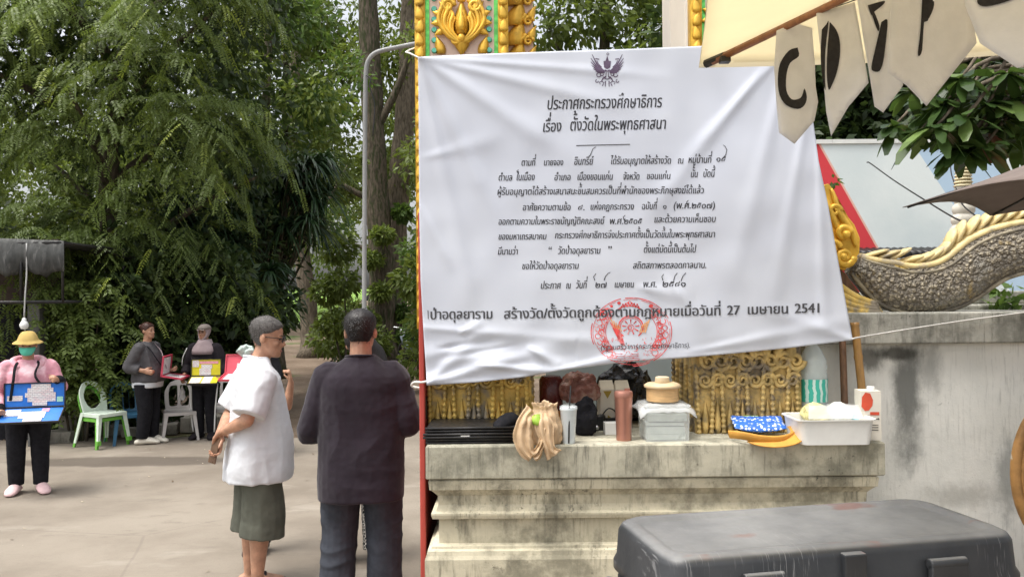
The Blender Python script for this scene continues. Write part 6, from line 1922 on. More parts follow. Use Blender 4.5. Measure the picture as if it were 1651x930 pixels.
def ripple(me, fn):
    """push vertices along their normals by fn(co)"""
    n = len(me.vertices)
    no = [v.normal.copy() for v in me.vertices]
    for v, q in zip(me.vertices, no): v.co += q * fn(v.co)
    me.update()


def wrinkles(seed, amp, sc=(9, 9, 16), ridged=.6):
    """cloth folds: pulled across at mid height, hanging lower down, with small crumples"""
    def rid(q): return max(-.9, 1 - abs(noise.noise(q)) * 4.2)
    def f(c):
        s0 = V((seed, seed * 2, 0))
        wv = V((noise.noise(c * 3 + s0), noise.noise(c * 3.3 + s0 + V((4, 0, 0))), noise.noise(c * 3.1 + s0 + V((0, 6, 0)))))
        q = c + wv * .10
        a = rid(V((q.x * 4, q.y * 4, q.z * sc[2] * .8)) + s0)
        b = rid(V((q.x * sc[0] * 1.2, q.y * sc[1] * 1.2, q.z * 2.2)) + s0 * 2)
        k = .5 + .5 * noise.noise(c * 2.2 + V((seed, 3, 0)))
        return amp * (a * k * .75 + b * (1 - k) * .75 + .22 * noise.noise(c * 34 + s0))
    return f


HEAD = [(.0, .09, .33, .17), (.035, .15, .375, .08), (.10, .20, .395, .0), (.18, .245, .395, -.08), (.27, .275, .39, -.18), (.38, .30, .385, -.29), (.50, .318, .372, -.37), (.60, .33, .385, -.415), (.72, .332, .375, -.435), (.83, .30, .325, -.40), (.92, .225, .22, -.31), (.975, .13, .09, -.20), (1.0, .05, .0, -.10)]


def head_ring(t, grow=0.0, n=24):
    hw = interp([h[0] for h in HEAD], [h[1] for h in HEAD], t) + grow; f = interp([h[0] for h in HEAD], [h[2] for h in HEAD], t) + grow; b = interp([h[0] for h in HEAD], [h[3] for h in HEAD], t) - grow
    cy, ry = (f + b) / 2, (f - b) / 2
    out = []
    for k in range(n):
        a = k * 2 * PI / n; c, s = math.cos(a), math.sin(a)
        out.append(V((hw * math.copysign(abs(c) ** .9, c), cy + ry * math.copysign(abs(s) ** .9, s), t)))
    return out


def hand(bm, wrist, fdir, palm, s, side, curl=.5, spread=.12, curls=None):
    """palm with four unequal bent fingers and a thumb; fdir: wrist to knuckles, palm: palm normal"""
    f = fdir.normalized(); pn = (palm - f * palm.dot(f)).normalized(); x = f.cross(pn)     # x across the palm
    if side < 0: x = -x
    L = .052 * s
    pts = [wrist - f * .012 * s, wrist + f * .012 * s, wrist + f * L * .6, wrist + f * L]
    tube(bm, pts, [(.0165 * s, .0125 * s), (.0205 * s, .0125 * s), (.0245 * s, .0115 * s), (.0235 * s, .0095 * s)], 12, flat=(x, pn), rnd=True)
    for i, (off, ln) in enumerate([(.0182, .043), (.0062, .048), (-.0062, .045), (-.0178, .036)]):
        k = wrist + f * (L * (.97 - .04 * abs(i - 1))) + x * off * s
        d = (f + x * (spread * (1 - i * .66))).normalized(); cu = curls[i] if curls else curl * (1 + .12 * i)
        p = [k - d * .014 * s, k]; 
        for seg, r in enumerate((.44, .31, .25)):
            a = cu * (.55 + .45 * seg)
            ax = d.cross(pn).normalized()
            d = Matrix.Rotation(a, 3, ax) @ d
            p.append(p[-1] + d * ln * r * s)
        tube(bm, p, [.0062 * s, .0063 * s, .0058 * s, .0053 * s, .0044 * s], 8, rnd=True)
    k = wrist + f * L * .22 + x * .017 * s; d = (f * .62 + x * .72 + pn * .35).normalized()
    p = [k - d * .01 * s, k, k + d * .021 * s]; d2 = (f * .85 + x * .25 + pn * (.3 + .4 * curl)).normalized(); p += [p[-1] + d2 * .017 * s, p[-1] + d2 * .030 * s]
    tube(bm, p, [.009 * s, .0088 * s, .0074 * s, .0064 * s, .005 * s], 8, rnd=True)


def limb(bm, pts, rads, seg=14): tube(bm, catmull(pts, 4), [lerp(rads[i // 4], rads[min(i // 4 + 1, len(rads) - 1)], (i % 4) / 4) for i in range(4 * (len(pts) - 1) + 1)], seg, rnd=True)


def trunk_rings(bm, rows, sc=1.0):
    """rows: (z, half width, front, back, centre shift y, centre shift x)"""
    rings = []
    for r in rows:
        z, w, f, b = r[:4]; cy = r[4] if len(r) > 4 else 0; cx = r[5] if len(r) > 5 else 0
        ring = []
        for k in range(28):
            a = k * 2 * PI / 28; c, s = math.cos(a), math.sin(a)
            ring.append(V((cx + w * math.copysign(abs(c) ** .82, c), cy + (f if s > 0 else b) * math.copysign(abs(s) ** .82, s), z)) * sc)
        rings.append(ring)
    loft(bm, rings)


class Human:
    """one standing person in a local frame: faces +Y, right hand at +X; lengths in body heights"""
    def __init__(s, label, loc, yaw, H, skin='skin', bw=1.0, belly=0.0, vox=.008, eR=None, wR=None, eL=None, wL=None, handR=None, handL=None, head_yaw=0, head_pitch=0, lean=0.0, legs=None, group=None, sh_drop=0.0, neck_f=.0, hand_on=(1, 1), head_s=1.0, feet=True, shx=None, up=0.0):
        s.H, s.vox, s.bw, s.belly = H, vox, bw, belly
        s.root = thing('person', label, 'person', loc, yaw, group); shx = shx or .108 * bw; s.up = up
        s.sR = V((shx, -.004 + lean * .3, .812 - sh_drop + up * .5)); s.sL = V((-shx, -.004 + lean * .3, .812 - sh_drop + up * .5))
        s.eR = V(eR or (.155 * bw, -.012, .632)); s.wR = V(wR or (.160 * bw, .03, .485))
        s.eL = V(eL or (-.155 * bw, -.012, .632)); s.wL = V(wL or (-.160 * bw, .03, .485))
        s.hips = [V((.055 * bw, 0, .50)), V((-.055 * bw, 0, .50))]
        s.legs = legs or [((.066, .012, .275), (.072, -.012, .042), .12), ((-.066, .012, .275), (-.072, -.012, .042), -.12)]
        s.neck = V((0, -.006 + lean * .4, .835)); hh = .128 * H * head_s
        s.hm = Matrix.Translation(V((0, (.010 + neck_f + lean * .5) * H, .872 * H))) @ Matrix.Rotation(head_yaw, 4, 'Z') @ Matrix.Rotation(head_pitch, 4, 'X') @ Matrix.Scale(hh, 4)
        s.skin = M[skin]
        b = bmesh.new()
        be = belly
        trunk_rings(b, [(.475, .07 * bw, .05, .06), (.50, .088 * bw, .066 + be * .3, .072), (.545, .093 * bw, .068 + be * .7, .07), (.60, .09 * bw, .066 + be, .060), (.66, .092 * bw, .066 + be * .8, .058), (.73, .099 * bw, .068 + be * .3, .062), (.772, .096 * bw, .058, .060), (.800, .070 * bw, .044, .050), (.838, .045, .034, .040), (.845, .02, .02, .02)], H)
        limb(b, [s.neck * H - V((0, 0, .02 * H)), V((0, .002 + neck_f * .5 + lean * .45, .860)) * H, V((0, .010 + neck_f + lean * .5, .905)) * H], [.036 * H * (1.14 if bw > 1.2 else 1), .0335 * H * (1.16 if bw > 1.2 else 1), .034 * H * (1.1 if bw > 1.2 else 1)])
        # head, nose, ears, brow, in head units
        hb = bmesh.new()
        loft(hb, [head_ring(t) for t in (0, .035, .1, .18, .27, .38, .5, .6, .72, .83, .92, .975, 1.0)])
        tube(hb, [(0, .34, .56), (0, .395, .46), (0, .445, .36), (0, .41, .325)], [.035, .045, .062, .05], 10, rnd=True)
        for q in (-1, 1):
            ball(hb, (q * .045, .40, .335), (.035, .035, .032), 8)
            ball(hb, (q * .355, -.06, .475), (.042, .085, .135), 10, rot=Matrix.Rotation(q * -.4, 3, 'Z')); ball(hb, (q * .33, -.01, .45), (.04, .05, .09), 8)
            ball(hb, (q * .13, .355, .57), (.10, .045, .03), 8)
            ball(hb, (q * .17, .27, .38), (.11, .10, .09), 8)
        ball(hb, (0, .375, .20), (.085, .04, .022), 8); ball(hb, (0, .37, .165), (.075, .04, .022), 8); ball(hb, (0, .345, .06), (.09, .06, .05), 8)
        bmesh.ops.transform(hb, matrix=s.hm, verts=hb.verts[:])
        t = bpy.data.meshes.new('t'); hb.to_mesh(t); hb.free(); b.from_mesh(t); bpy.data.meshes.remove(t)
        for sh, el, wr, hd, sd, on in ((s.sR, s.eR, s.wR, handR, 1, hand_on[0]), (s.sL, s.eL, s.wL, handL, -1, hand_on[1])):
            limb(b, [(sh - V((0, 0, .014))) * H, sh.lerp(el, .45) * H, el * H], [.027 * H, .029 * H, .025 * H]); limb(b, [el * H, el.lerp(wr, .35) * H, wr * H], [.0255 * H, .0245 * H, .0165 * H])
            h = dict(fdir=wr - el, palm=V((-sd, .15, 0)), curl=.45)
            if hd: h.update(hd)
            if on: hand(b, wr * H, V(h['fdir']), V(h['palm']), H, sd, h['curl'], h.get('spread', .12), h.get('curls'))
        for hp, (kn, an, turn) in zip(s.hips, s.legs):
            kn, an = V(kn), V(an)
            limb(b, [hp * H, hp.lerp(kn, .5) * H, kn * H], [.056 * H, .050 * H, .036 * H]); limb(b, [kn * H, (kn.lerp(an, .32) + V((0, -.008, 0))) * H, an * H], [.036 * H, .037 * H, .0205 * H])
            if feet:
                d = V((math.sin(turn), math.cos(turn), 0)); x = V((d.y, -d.x, 0)); g = V((an.x, an.y, 0))
                tube(b, [(g - d * .028 + V((0, 0, .02))) * H, (g + V((0, 0, .026))) * H, (g + d * .045 + V((0, 0, .020))) * H, (g + d * .085 + V((0, 0, .013))) * H, (g + d * .108 + V((0, 0, .010))) * H], [(.018 * H, .017 * H), (.021 * H, .022 * H), (.026 * H, .017 * H), (.028 * H, .012 * H), (.022 * H, .009 * H)], 12, flat=(x, V((0, 0, 1))), rnd=True)
        me = fuse(b, vox, 2, s.skin, .4)
        # eyes and lips as extra faces of the same body
        bm = bmesh.new(); bm.from_mesh(me)
        ex = bmesh.new()
        for q in (-1, 1): ball(ex, (q * .135, .352, .498), (.055, .028, .022), 10, 2)
        for q in (-1, 1): tube(ex, [(q * .06, .395, .588), (q * .14, .392, .605), (q * .21, .345, .588)], [.012, .016, .010], 6, mi=2)
        ball(ex, (0, .402, .185), (.085, .02, .026), 8, 1)
        bmesh.ops.transform(ex, matrix=s.hm, verts=ex.verts[:])
        t = bpy.data.meshes.new('t'); ex.to_mesh(t); ex.free(); bm.from_mesh(t); bpy.data.meshes.remove(t)
        for f in bm.faces: f.smooth = True
        bm.to_mesh(me); bm.free()
        me.materials.append(M['lips']); me.materials.append(M['eye'])
        s.body = obj('body', me, None, s.root)

    def add(s, name, me, m=None, parent=None):
        return obj(name, me, m, parent or s.root)

    def hair(s, m, front=.80, side=.56, back=.20, vol=.05, seed=1, temple=.9, name='hair'):
        """skull cap of hair that dips under the skin outside the hairline"""
        bm = bmesh.new(); rings = []; n = 40
        ts = [.05 + .95 * i / 26 for i in range(27)]
        for t in ts:
            base = head_ring(min(t, .998), 0, n); ring = []
            for k, p in enumerate(base):
                a = k * 2 * PI / n; sy = math.sin(a)                    # 1 front, -1 back
                line = lerp(side, front, max(0, sy) ** 1.2) if sy > -.05 else lerp(side, back, min(1, max(0, (-sy) * 1.35)) ** .7)
                line += .03 * noise.noise((k * .9, seed, 0))
                g = min(1, max(0, (t - line) / .07 + .5)); g = g * g * (3 - 2 * g)
                c = V((0, -.04, .5)); o = (p - c); o.z *= .8; o.normalize(); vl = vol * lerp(.45, 1.15, min(1, max(0, (t - .5) / .35)))
                ring.append(p + o * (lerp(-.05, vl * (.75 + .5 * min(1, max(0, (t - line) * 3))), g) + .012 * noise.noise((k * 1.3, t * 14, seed)) * g))
            rings.append(ring)
        loft(bm, rings)
        r3 = random.Random(seed); top = [v for v in bm.verts if (v.co - V((0, v.co.y * 0, v.co.z))).length > 0]
        src = [(rings[j][k], rings[j + 1][k], ts[j], k) for j in range(1, 26) for k in range(n)]
        for p, p2, t, k in src:                 # short strands that roughen the outline
            a = k * 2 * PI / n; sy = math.sin(a)
            line = lerp(side, front, max(0, sy) ** 1.2) if sy > -.05 else lerp(side, back, min(1, max(0, (-sy) * 1.35)) ** .7)
            if t < line + .03: continue
            for _ in range(8):
                c = p.lerp(p2, r3.random()) + V((r3.gauss(0, .025), r3.gauss(0, .025), r3.gauss(0, .02)))
                o = V((p.x, p.y + .04, (p.z - .5) * .8)).normalized(); d = (V((r3.gauss(0, .3), r3.gauss(0, .3), -.7)) + o * .35).normalized() * r3.uniform(.03, .06)
                w_ = o.cross(d).normalized() * .007
                b0 = c - o * .012
                f = bm.faces.new((bm.verts.new(b0 - w_), bm.verts.new(b0 + w_), bm.verts.new(b0 + d)))
        bmesh.ops.transform(bm, matrix=s.hm, verts=bm.verts[:])
        return obj(name, bm, m, s.root, True)

    def shirt(s, m, hem, rows, sleeve=.55, loose=.010, name='shirt', sleeve_r=None, amp=.004, seed=1, neck=.846, cuff=None, sc=(9, 9, 16), collar=.05, arms=(1, 1)):
        H = s.H; b = bmesh.new(); bw, be = s.bw, s.belly
        rows = [(r_[0] + max(0, r_[0] - .62) / .226 * s.up,) + tuple(r_[1:]) for r_ in rows]; s.top = rows[-1]
        trunk_rings(b, rows, H)
        sr = sleeve_r or (.046, .040, .034)
        for sh, el, wr, on in ((s.sR, s.eR, s.wR, arms[0]), (s.sL, s.eL, s.wL, arms[1])):
            if not on: continue
            end = sh.lerp(el, sleeve * 2) if sleeve <= .5 else el.lerp(wr, sleeve * 2 - 1)
            dz = max(0, sr[0] - .036); sh = sh - V((math.copysign(.004, sh.x), 0, dz)); i0 = sh + V((-math.copysign(.035, sh.x), 0, .004))
            pts = [i0 * H, sh * H, sh.lerp(el if sleeve > .5 else end, .55) * H]; rr = [sr[0] * H * .72, sr[0] * H * .96, lerp(sr[0], sr[1], .5) * H]
            if sleeve > .5: pts += [el * H, el.lerp(end, .5) * H]; rr += [sr[1] * H, lerp(sr[1], sr[2], .5) * H]
            pts += [end * H]; rr += [sr[2] * H if sleeve > .5 else sr[1] * H]
            pp = catmull(pts, 4); tube(b, pp, [lerp(rr[i // 4], rr[min(i // 4 + 1, len(rr) - 1)], (i % 4) / 4) for i in range(len(pp))], 16)
        me = fuse(b, s.vox, 14, m, .5)
        ripple(me, wrinkles(seed, amp * H / 1.7, sc))
        if s.up:
            z, w_, f_, k_ = s.top[:4]; cb = bmesh.new()
            tube(cb, [V((w_ * 1.0 * math.cos(a), (f_ if math.sin(a) > 0 else k_) * 1.0 * math.sin(a), z - .004 - .006 * math.sin(a))) * H for a in [q * PI / 16 for q in range(33)]], (.0065, .009), 8, ref=V((0, 0, 1)))
            obj('collar', cb, m, s.root, True)
        return s.add(name, me)

    def trousers(s, m, rows, to=.045, r=(.062, .05, .042), loose=.0, name='trousers', amp=.003, seed=2, sc=(8, 8, 14)):
        H = s.H; b = bmesh.new()
        trunk_rings(b, rows, H)
        for hp, (kn, an, turn) in zip(s.hips, s.legs):
            kn, an = V(kn), V(an)
            if to >= kn.z:
                u = (hp.z - to) / (hp.z - kn.z); e = hp.lerp(kn, u); pts = [hp * H, hp.lerp(e, .5) * H, e * H]; rr = [r[0] * H, lerp(r[0], r[1], .5) * H, r[1] * H]
            else:
                u = (kn.z - to) / (kn.z - an.z); e = kn.lerp(an, min(1, u)); e.z = to; pts = [hp * H, hp.lerp(kn, .5) * H, kn * H, kn.lerp(e, .5) * H, e * H]; rr = [r[0] * H, lerp(r[0], r[1], .5) * H, r[1] * H, lerp(r[1], r[2], .5) * H, r[2] * H]
            pp = catmull(pts, 4); tube(b, pp, [lerp(rr[i // 4], rr[min(i // 4 + 1, len(rr) - 1)], (i % 4) / 4) for i in range(len(pp))], 18)
        me = fuse(b, s.vox, 3, m, .5)
        ripple(me, wrinkles(seed, amp * H / 1.7, sc))
        return s.add(name, me)

    def shoes(s, m, grow=1.0, hole=False):
        H = s.H
        for kn, an, turn in s.legs:
            b = bmesh.new(); an = V(an); d = V((math.sin(turn), math.cos(turn), 0)); x = V((d.y, -d.x, 0)); g = V((an.x, an.y, 0)); q = grow
            tube(b, [(g - d * .036 + V((0, 0, .024))) * H, (g - d * .0 + V((0, 0, .032))) * H, (g + d * .045 + V((0, 0, .032))) * H, (g + d * .085 + V((0, 0, .024))) * H, (g + d * .104 + V((0, 0, .019))) * H], [(.024 * H * q, .022 * H), (.029 * H * q, .034 * H), (.035 * H * q, .030 * H), (.038 * H * q, .024 * H), (.033 * H * q, .019 * H)], 14, flat=(x, V((0, 0, 1))), rnd=True)
            for v in b.verts: v.co.z = max(v.co.z, .004)
            obj('shoe', b, m, s.root, True)

    def pt(s, p): return s.root.matrix_basis @ (V(p) * s.H)


def grounded(px, py): return on_plane(px, py, .004)


# ---- the older man in the white T-shirt, hands clasped behind his back
g1 = P(416, 930, 5.05); g1.z = .004
h = Human('grey haired man in a white T-shirt and olive shorts, hands behind his back', g1, YC(-62), 1.645, 'skin_red', 1.08, .022, .0065,
          eR=(.158, -.065, .655), wR=(.035, -.128, .604), eL=(-.160, -.070, .650), wL=(.000, -.136, .588),
          handR=dict(fdir=(-.8, -.05, -.25), palm=(-.1, .3, -.9), curl=.6), handL=dict(fdir=(.18, -.12, -.9), palm=(.35, -.75, .1), curl=.55), head_yaw=YC(-22), head_pitch=YC(-8), neck_f=.020, head_s=1.13, up=.026,
          legs=[((.056, .012, .275), (.060, -.014, .042), -.25), ((-.058, .0, .275), (-.062, -.020, .042), .2)])
h.hair(M['hair_grey'], .80, .60, .22, .05, 3)
h.shirt(M['white_cotton'], .45, [(.412, .142, .128, .124), (.455, .145, .130, .122), (.52, .142, .130, .112), (.58, .136, .127, .10), (.64, .132, .114, .094), (.70, .132, .100, .094), (.755, .132, .088, .092), (.79, .124, .074, .084), (.815, .098, .052, .064), (.838, .060, .046, .050), (.848, .044, .040, .045)], .45, sleeve_r=(.058, .062, .0), amp=.008, seed=4, sc=(6, 6, 9))
h.trousers(M['olive_cloth'], [(.455, .110, .088, .100), (.49, .112, .090, .100), (.54, .108, .088, .090)], .205, (.070, .080, .084), name='shorts', amp=.006, seed=7, sc=(7, 7, 5))
# waistband slit, sandals, glasses
b = bmesh.new()
for kn, an, turn in h.legs:
    g = V((an[0], an[1], 0)); d = V((math.sin(turn), math.cos(turn), 0)); x = V((d.y, -d.x, 0)); HH = h.H
    tube(b, [(g - d * .035 + V((0, 0, .003))) * HH, (g + d * .04 + V((0, 0, .003))) * HH, (g + d * .115 + V((0, 0, .003))) * HH], [(.024 * HH, .006), (.028 * HH, .006), (.026 * HH, .006)], 12, flat=(x, V((0, 0, 1))), rnd=True)
    tube(b, catmull([(g + d * .06 + x * .032 + V((0, 0, .006))) * HH, (g + d * .055 + V((0, 0, .038))) * HH, (g + d * .06 - x * .032 + V((0, 0, .006))) * HH], 5), (.012, .005), 8, ref=V(d))
obj('sandals', b, M['black_rubber'], h.root, True)
b = bmesh.new()
for q in (-1, 1):
    tube(b, [V((q * .14 + .095 * math.cos(a), .425, .50 + .07 * math.sin(a))) for a in [k * PI / 8 for k in range(17)]], .012, 6)
    tube(b, [(q * .235, .42, .52), (q * .33, .25, .535), (q * .355, -.06, .53)], .011, 6)
tube(b, [(-.045, .43, .52), (.045, .43, .52)], .011, 6)
bmesh.ops.transform(b, matrix=h.hm, verts=b.verts[:]); obj('glasses', b, M['black_plastic'], h.root, True)
# the phone in his lower hand
f = V((.18, -.12, -.9)).normalized(); w0 = h.wL * h.H + f * .052 * h.H * 1.15
pn = V((.35, -.75, .1)); pn = (pn - f * pn.dot(f)).normalized()
R = Matrix((f.cross(pn), pn, f)).transposed()
c0 = h.root.matrix_basis @ (w0 + pn * .024); b = bmesh.new(); box(b, (0, 0, 0), (.074, .009, .150))
ph = obj('phone', b, pm('brown_phone_case', (.10, .055, .03), .35, .2, 20), None, False, bevel=.003); ph.matrix_basis = Matrix.Translation(c0) @ (Matrix.Rotation(YC(-62), 4, 'Z') @ R.to_4x4() @ Matrix.Rotation(.2, 4, 'Y'))
tag(ph, 'phone in a brown case held behind the back of the man in the white T-shirt', 'phone')

# ---- the broad man in the plum long-sleeved shirt, seen from behind
g2 = P(584, 930, 4.75); g2.z = .004
h = Human('broad man seen from behind in a faded plum shirt and dark jeans', g2, YC(4), 1.685, 'skin_red', 1.24, .03, .0065,
          shx=.114, eR=(.160, -.010, .632), wR=(.140, .150, .590), eL=(-.176, .010, .605), wL=(-.120, .150, .580),
          handR=dict(fdir=(-.5, .8, .1), palm=(-.3, -.2, .9), curl=.6), handL=dict(fdir=(.5, .8, .1), palm=(.3, -.2, .9), curl=.6), head_yaw=YC(-6), head_s=1.14, sh_drop=.010, up=.020,
          legs=[((.076, .012, .275), (.080, -.012, .042), -.15), ((-.078, .012, .275), (-.086, -.012, .042), .15)])
h.hair(M['hair_black'], .82, .58, .26, .055, 5)
h.shirt(M['plum_cotton'], .44, [(.372, .150, .108, .112), (.41, .151, .110, .112), (.475, .149, .112, .108), (.53, .148, .118, .104), (.59, .147, .118, .098), (.65, .148, .108, .097), (.71, .150, .098, .098), (.75, .146, .088, .096), (.782, .140, .076, .088), (.806, .114, .060, .074), (.830, .070, .048, .055), (.846, .050, .044, .050)], .64, sleeve_r=(.058, .050, .042), amp=.0075, seed=9, sc=(5, 5, 8))
h.trousers(M['denim'], [(.44, .120, .080, .090), (.49, .128, .090, .098), (.54, .122, .088, .092)], .03, (.074, .064, .058), amp=.008, seed=3, sc=(6, 6, 11))
h.shoes(M['black_rubber'])

# ---- woman mostly hidden behind him, bare arm and patterned trousers
g3 = P(579, 900, 5.55); g3.z = .004
h = Human('long haired woman mostly hidden behind the man in plum, her bare arm hanging', g3, YC(10), 1.57, 'skin_red', 1.0, .0, .008, eL=(-.155, -.01, .64), wL=(-.158, .02, .50))
h.hair(M['hair_black'], .80, .50, .1, .07, 8)
b = bmesh.new(); tube(b, catmull([V((0, -.04, .95)) * 1.6, V((.05, -.05, .90)) * 1.57, V((.072, -.06, .83)) * 1.57, V((.06, -.07, .74)) * 1.57], 4), [(.09, .06)] * 4 + [(.10, .05)] * 5 + [(.085, .035)] * 4, 14, rnd=True); crumple(b, .006, 30); obj('long_hair', b, M['hair_black'], h.root, True)
h.shirt(M['dark_top'], .44, [(.46, .108, .085, .085), (.53, .104, .083, .08), (.60, .098, .08, .072), (.70, .108, .08, .074), (.77, .114, .074, .074), (.80, .100, .06, .066), (.825, .068, .046, .052), (.845, .04, .036, .04)], .22, sleeve_r=(.046, .04, 0), amp=.003)
m, nt, bs = base_mat('black_white_pattern'); w = nd(nt, 'ShaderNodeTexVoronoi', Scale=42, feature='DISTANCE_TO_EDGE'); nt.links.new(coords(nt), w.inputs['Vector'])
nt.links.new(mix(nt, ramp(nt, w.outputs['Distance'], .10, .16), (.62, .6, .56), (.02, .02, .022)), bs.inputs['Base Color']); bs.inputs['Roughness'].default_value = .9
h.trousers(m, [(.45, .108, .08, .09), (.50, .112, .084, .092), (.54, .104, .08, .084)], .05, (.066, .058, .055))
h.shoes(M['black_rubber'])

# ---- person just beyond the older man, only a raised hand at chin height shows
g4 = P(416, 890, 5.75); g4.z = .004
h = Human('person hidden behind the man in the white T-shirt, one hand raised to the chin', g4, YC(180), 1.33, 'skin_red', .95, 0, .007, eL=(-.175, .05, .78), wL=(-.198, .06, .905), eR=(.13, .02, .63), wR=(.06, .10, .55), handL=dict(fdir=(.15, .0, .9), palm=(.8, .3, .1), curl=.8), head_yaw=YC(10), legs=[((.030, .012, .275), (.028, -.012, .042), .0), ((-.030, .012, .275), (-.028, -.012, .042), .0)])
h.hair(M['hair_black'], .80, .5, .15, .06, 4)
h.shirt(M['dark_top'], .44, [(.46, .10, .08, .08), (.6, .09, .075, .07), (.7, .10, .078, .072), (.77, .106, .07, .07), (.80, .094, .058, .062), (.825, .066, .046, .05), (.845, .04, .036, .04)], .22, sleeve_r=(.044, .040, .03), amp=.003)
h.trousers(M['black_cloth'], [(.45, .104, .08, .088), (.50, .106, .082, .09), (.54, .098, .078, .08)], .045, (.05, .042, .036))
h.shoes(M['black_rubber'], .85)


def case(name, label, loc, yaw, W, D, col, inner, tilt=12, opened=100, stickers=(), m_edge='black_plastic', group='open ticket cases held by the sellers', seed=1):
    """open ticket case: tray and raised lid hinged at local y=0; the tray reaches out along +Y"""
    t = thing(name, label, 'case', loc, yaw, group)
    e = M[m_edge] if isinstance(m_edge, str) else m_edge
    def shell(nm, R):
        bm = bmesh.new(); boxz(bm, -W, W, 0.004, D, 0, .004)
        for x0, x1, y0, y1 in ((-W, -W + .008, .004, D), (W - .008, W, .004, D), (-W + .008, W - .008, .004, .012), (-W + .008, W - .008, D - .008, D)): boxz(bm, x0, x1, y0, y1, .004, .022)
        bmesh.ops.transform(bm, matrix=R, verts=bm.verts[:]); o = obj(nm, bm, e, t, False)
        bm = bmesh.new(); boxz(bm, -W + .009, W - .009, .013, D - .009, .0045, .009); bmesh.ops.transform(bm, matrix=R, verts=bm.verts[:]); obj('lining', bm, inner, o, False)
        return o
    RT = Matrix.Rotation(YC(-tilt), 4, 'X'); RL = Matrix.Rotation(YC(-opened), 4, 'X') @ Matrix.Scale(-1, 4, (0, 1, 0))
    a = shell('tray', RT); b = shell('lid', RL)
    for nm, o, R, its in (('tickets', b, RL, stickers[0]), ('tickets', a, RT, stickers[1])):
        for (mm, rects) in its:
            bm = bmesh.new()
            for i, (x0, x1, y0, y1) in enumerate(rects): boxz(bm, -W + x0 * 2 * W, -W + x1 * 2 * W, y0 * D, y1 * D, .0095, .013 + .0011 * (i % 5))
            bmesh.ops.transform(bm, matrix=R, verts=bm.verts[:]); obj(nm, bm, mm, o, False)
    return t


m, nt, bs = base_mat('printed_ticket_paper')
br = nd(nt, 'ShaderNodeTexBrick', Scale=26.0); br.inputs['Mortar Size'].default_value = .035; br.inputs['Bias'].default_value = -.35; br.inputs['Brick Width'].default_value = .9; br.inputs['Row Height'].default_value = .42
br.inputs['Color1'].default_value = (.74, .72, .70, 1); br.inputs['Color2'].default_value = (.66, .46, .48, 1); br.inputs['Mortar'].default_value = (.30, .30, .34, 1)
t_ = nd(nt, 'ShaderNodeTexCoord'); s_ = nd(nt, 'ShaderNodeSeparateXYZ'); k_ = nd(nt, 'ShaderNodeCombineXYZ'); nt.links.new(t_.outputs['Object'], s_.inputs[0]); nt.links.new(s_.outputs['X'], k_.inputs['X']); nt.links.new(mul(nt, s_.outputs['Y'], s_.outputs['Z'], 'ADD'), k_.inputs['Y']); nt.links.new(k_.outputs[0], br.inputs['Vector'])
nt.links.new(mix(nt, ramp(nt, noi(nt, 120, 3), .56, .66, 0, .6), br.outputs['Color'], (.36, .36, .42)), bs.inputs['Base Color']); bs.inputs['Roughness'].default_value = .7
ticket = m
pink_p = pm('pink_ticket_paper', (.70, .30, .36), .7, .1, 40); teal_p = pm('mint_ticket_paper', (.35, .66, .52), .7, .1, 40)


def strap(h, pts, r=(.012, .004), m='black_cloth'):
    b = bmesh.new(); pp = catmull([V(p) * h.H for p in pts], 5); tube(b, pp, r, 8, ref=V((1, 0, 0))); obj('strap', b, M[m], h.root, True)


# ---- seller in the pink jacket with the blue case
g5 = grounded(46, 792)
h = Human('ticket seller in a pink jacket, yellow bucket hat and green face mask', g5, YC(208), 1.47, 'skin_red', 1.12, .02, .0075,
          eR=(.178, .0, .640), wR=(.150, .125, .535), eL=(-.180, .02, .665), wL=(-.172, .150, .715), handR=dict(fdir=(-.2, .8, -.1), palm=(-.3, .1, .9), curl=.7), handL=dict(fdir=(.25, .8, .3), palm=(.85, .2, -.3), curl=.8), head_yaw=YC(-8), head_pitch=YC(-4), head_s=1.04,
          legs=[((.066, .012, .275), (.068, -.012, .042), .25), ((-.066, .012, .275), (-.070, .020, .042), -.25)])
h.hair(M['hair_black'], .80, .45, .1, .05, 2)
h.shirt(M['pink_cloth'], .48, [(.475, .122, .108, .096), (.50, .124, .112, .096), (.56, .120, .112, .09), (.63, .116, .102, .082), (.70, .120, .092, .08), (.76, .122, .082, .08), (.795, .110, .066, .074), (.82, .080, .050, .064), (.846, .048, .042, .05)], .90, sleeve_r=(.049, .045, .042), amp=.011, seed=5, name='jacket', sc=(7, 7, 10))
for el, wr in ((h.eR, h.wR), (h.eL, h.wL)):
    b = bmesh.new(); tube(b, [el.lerp(wr, .80) * h.H, el.lerp(wr, .97) * h.H], [.042 * h.H, .034 * h.H], 14, rnd=True)
    obj('cuff', b, M['black_cloth'], h.root, True)
b = bmesh.new(); tube(b, catmull([V((.055, .045, .800)), V((.085, -.005, .835)), V((.05, -.07, .848)), V((0, -.088, .842)), V((-.05, -.07, .848)), V((-.085, -.005, .835)), V((-.055, .045, .800))], 5), .021, 10, rnd=True)
for v in b.verts: v.co *= h.H
obj('hood', b, M['pink_cloth'], h.root, True)
h.trousers(M['black_cloth'], [(.46, .110, .085, .095), (.50, .114, .09, .098), (.55, .108, .09, .09)], .05, (.070, .054, .044), amp=.004)
h.shoes(M['pink_foam'], 1.05)
b = bmesh.new()                                # bucket hat
rings = []
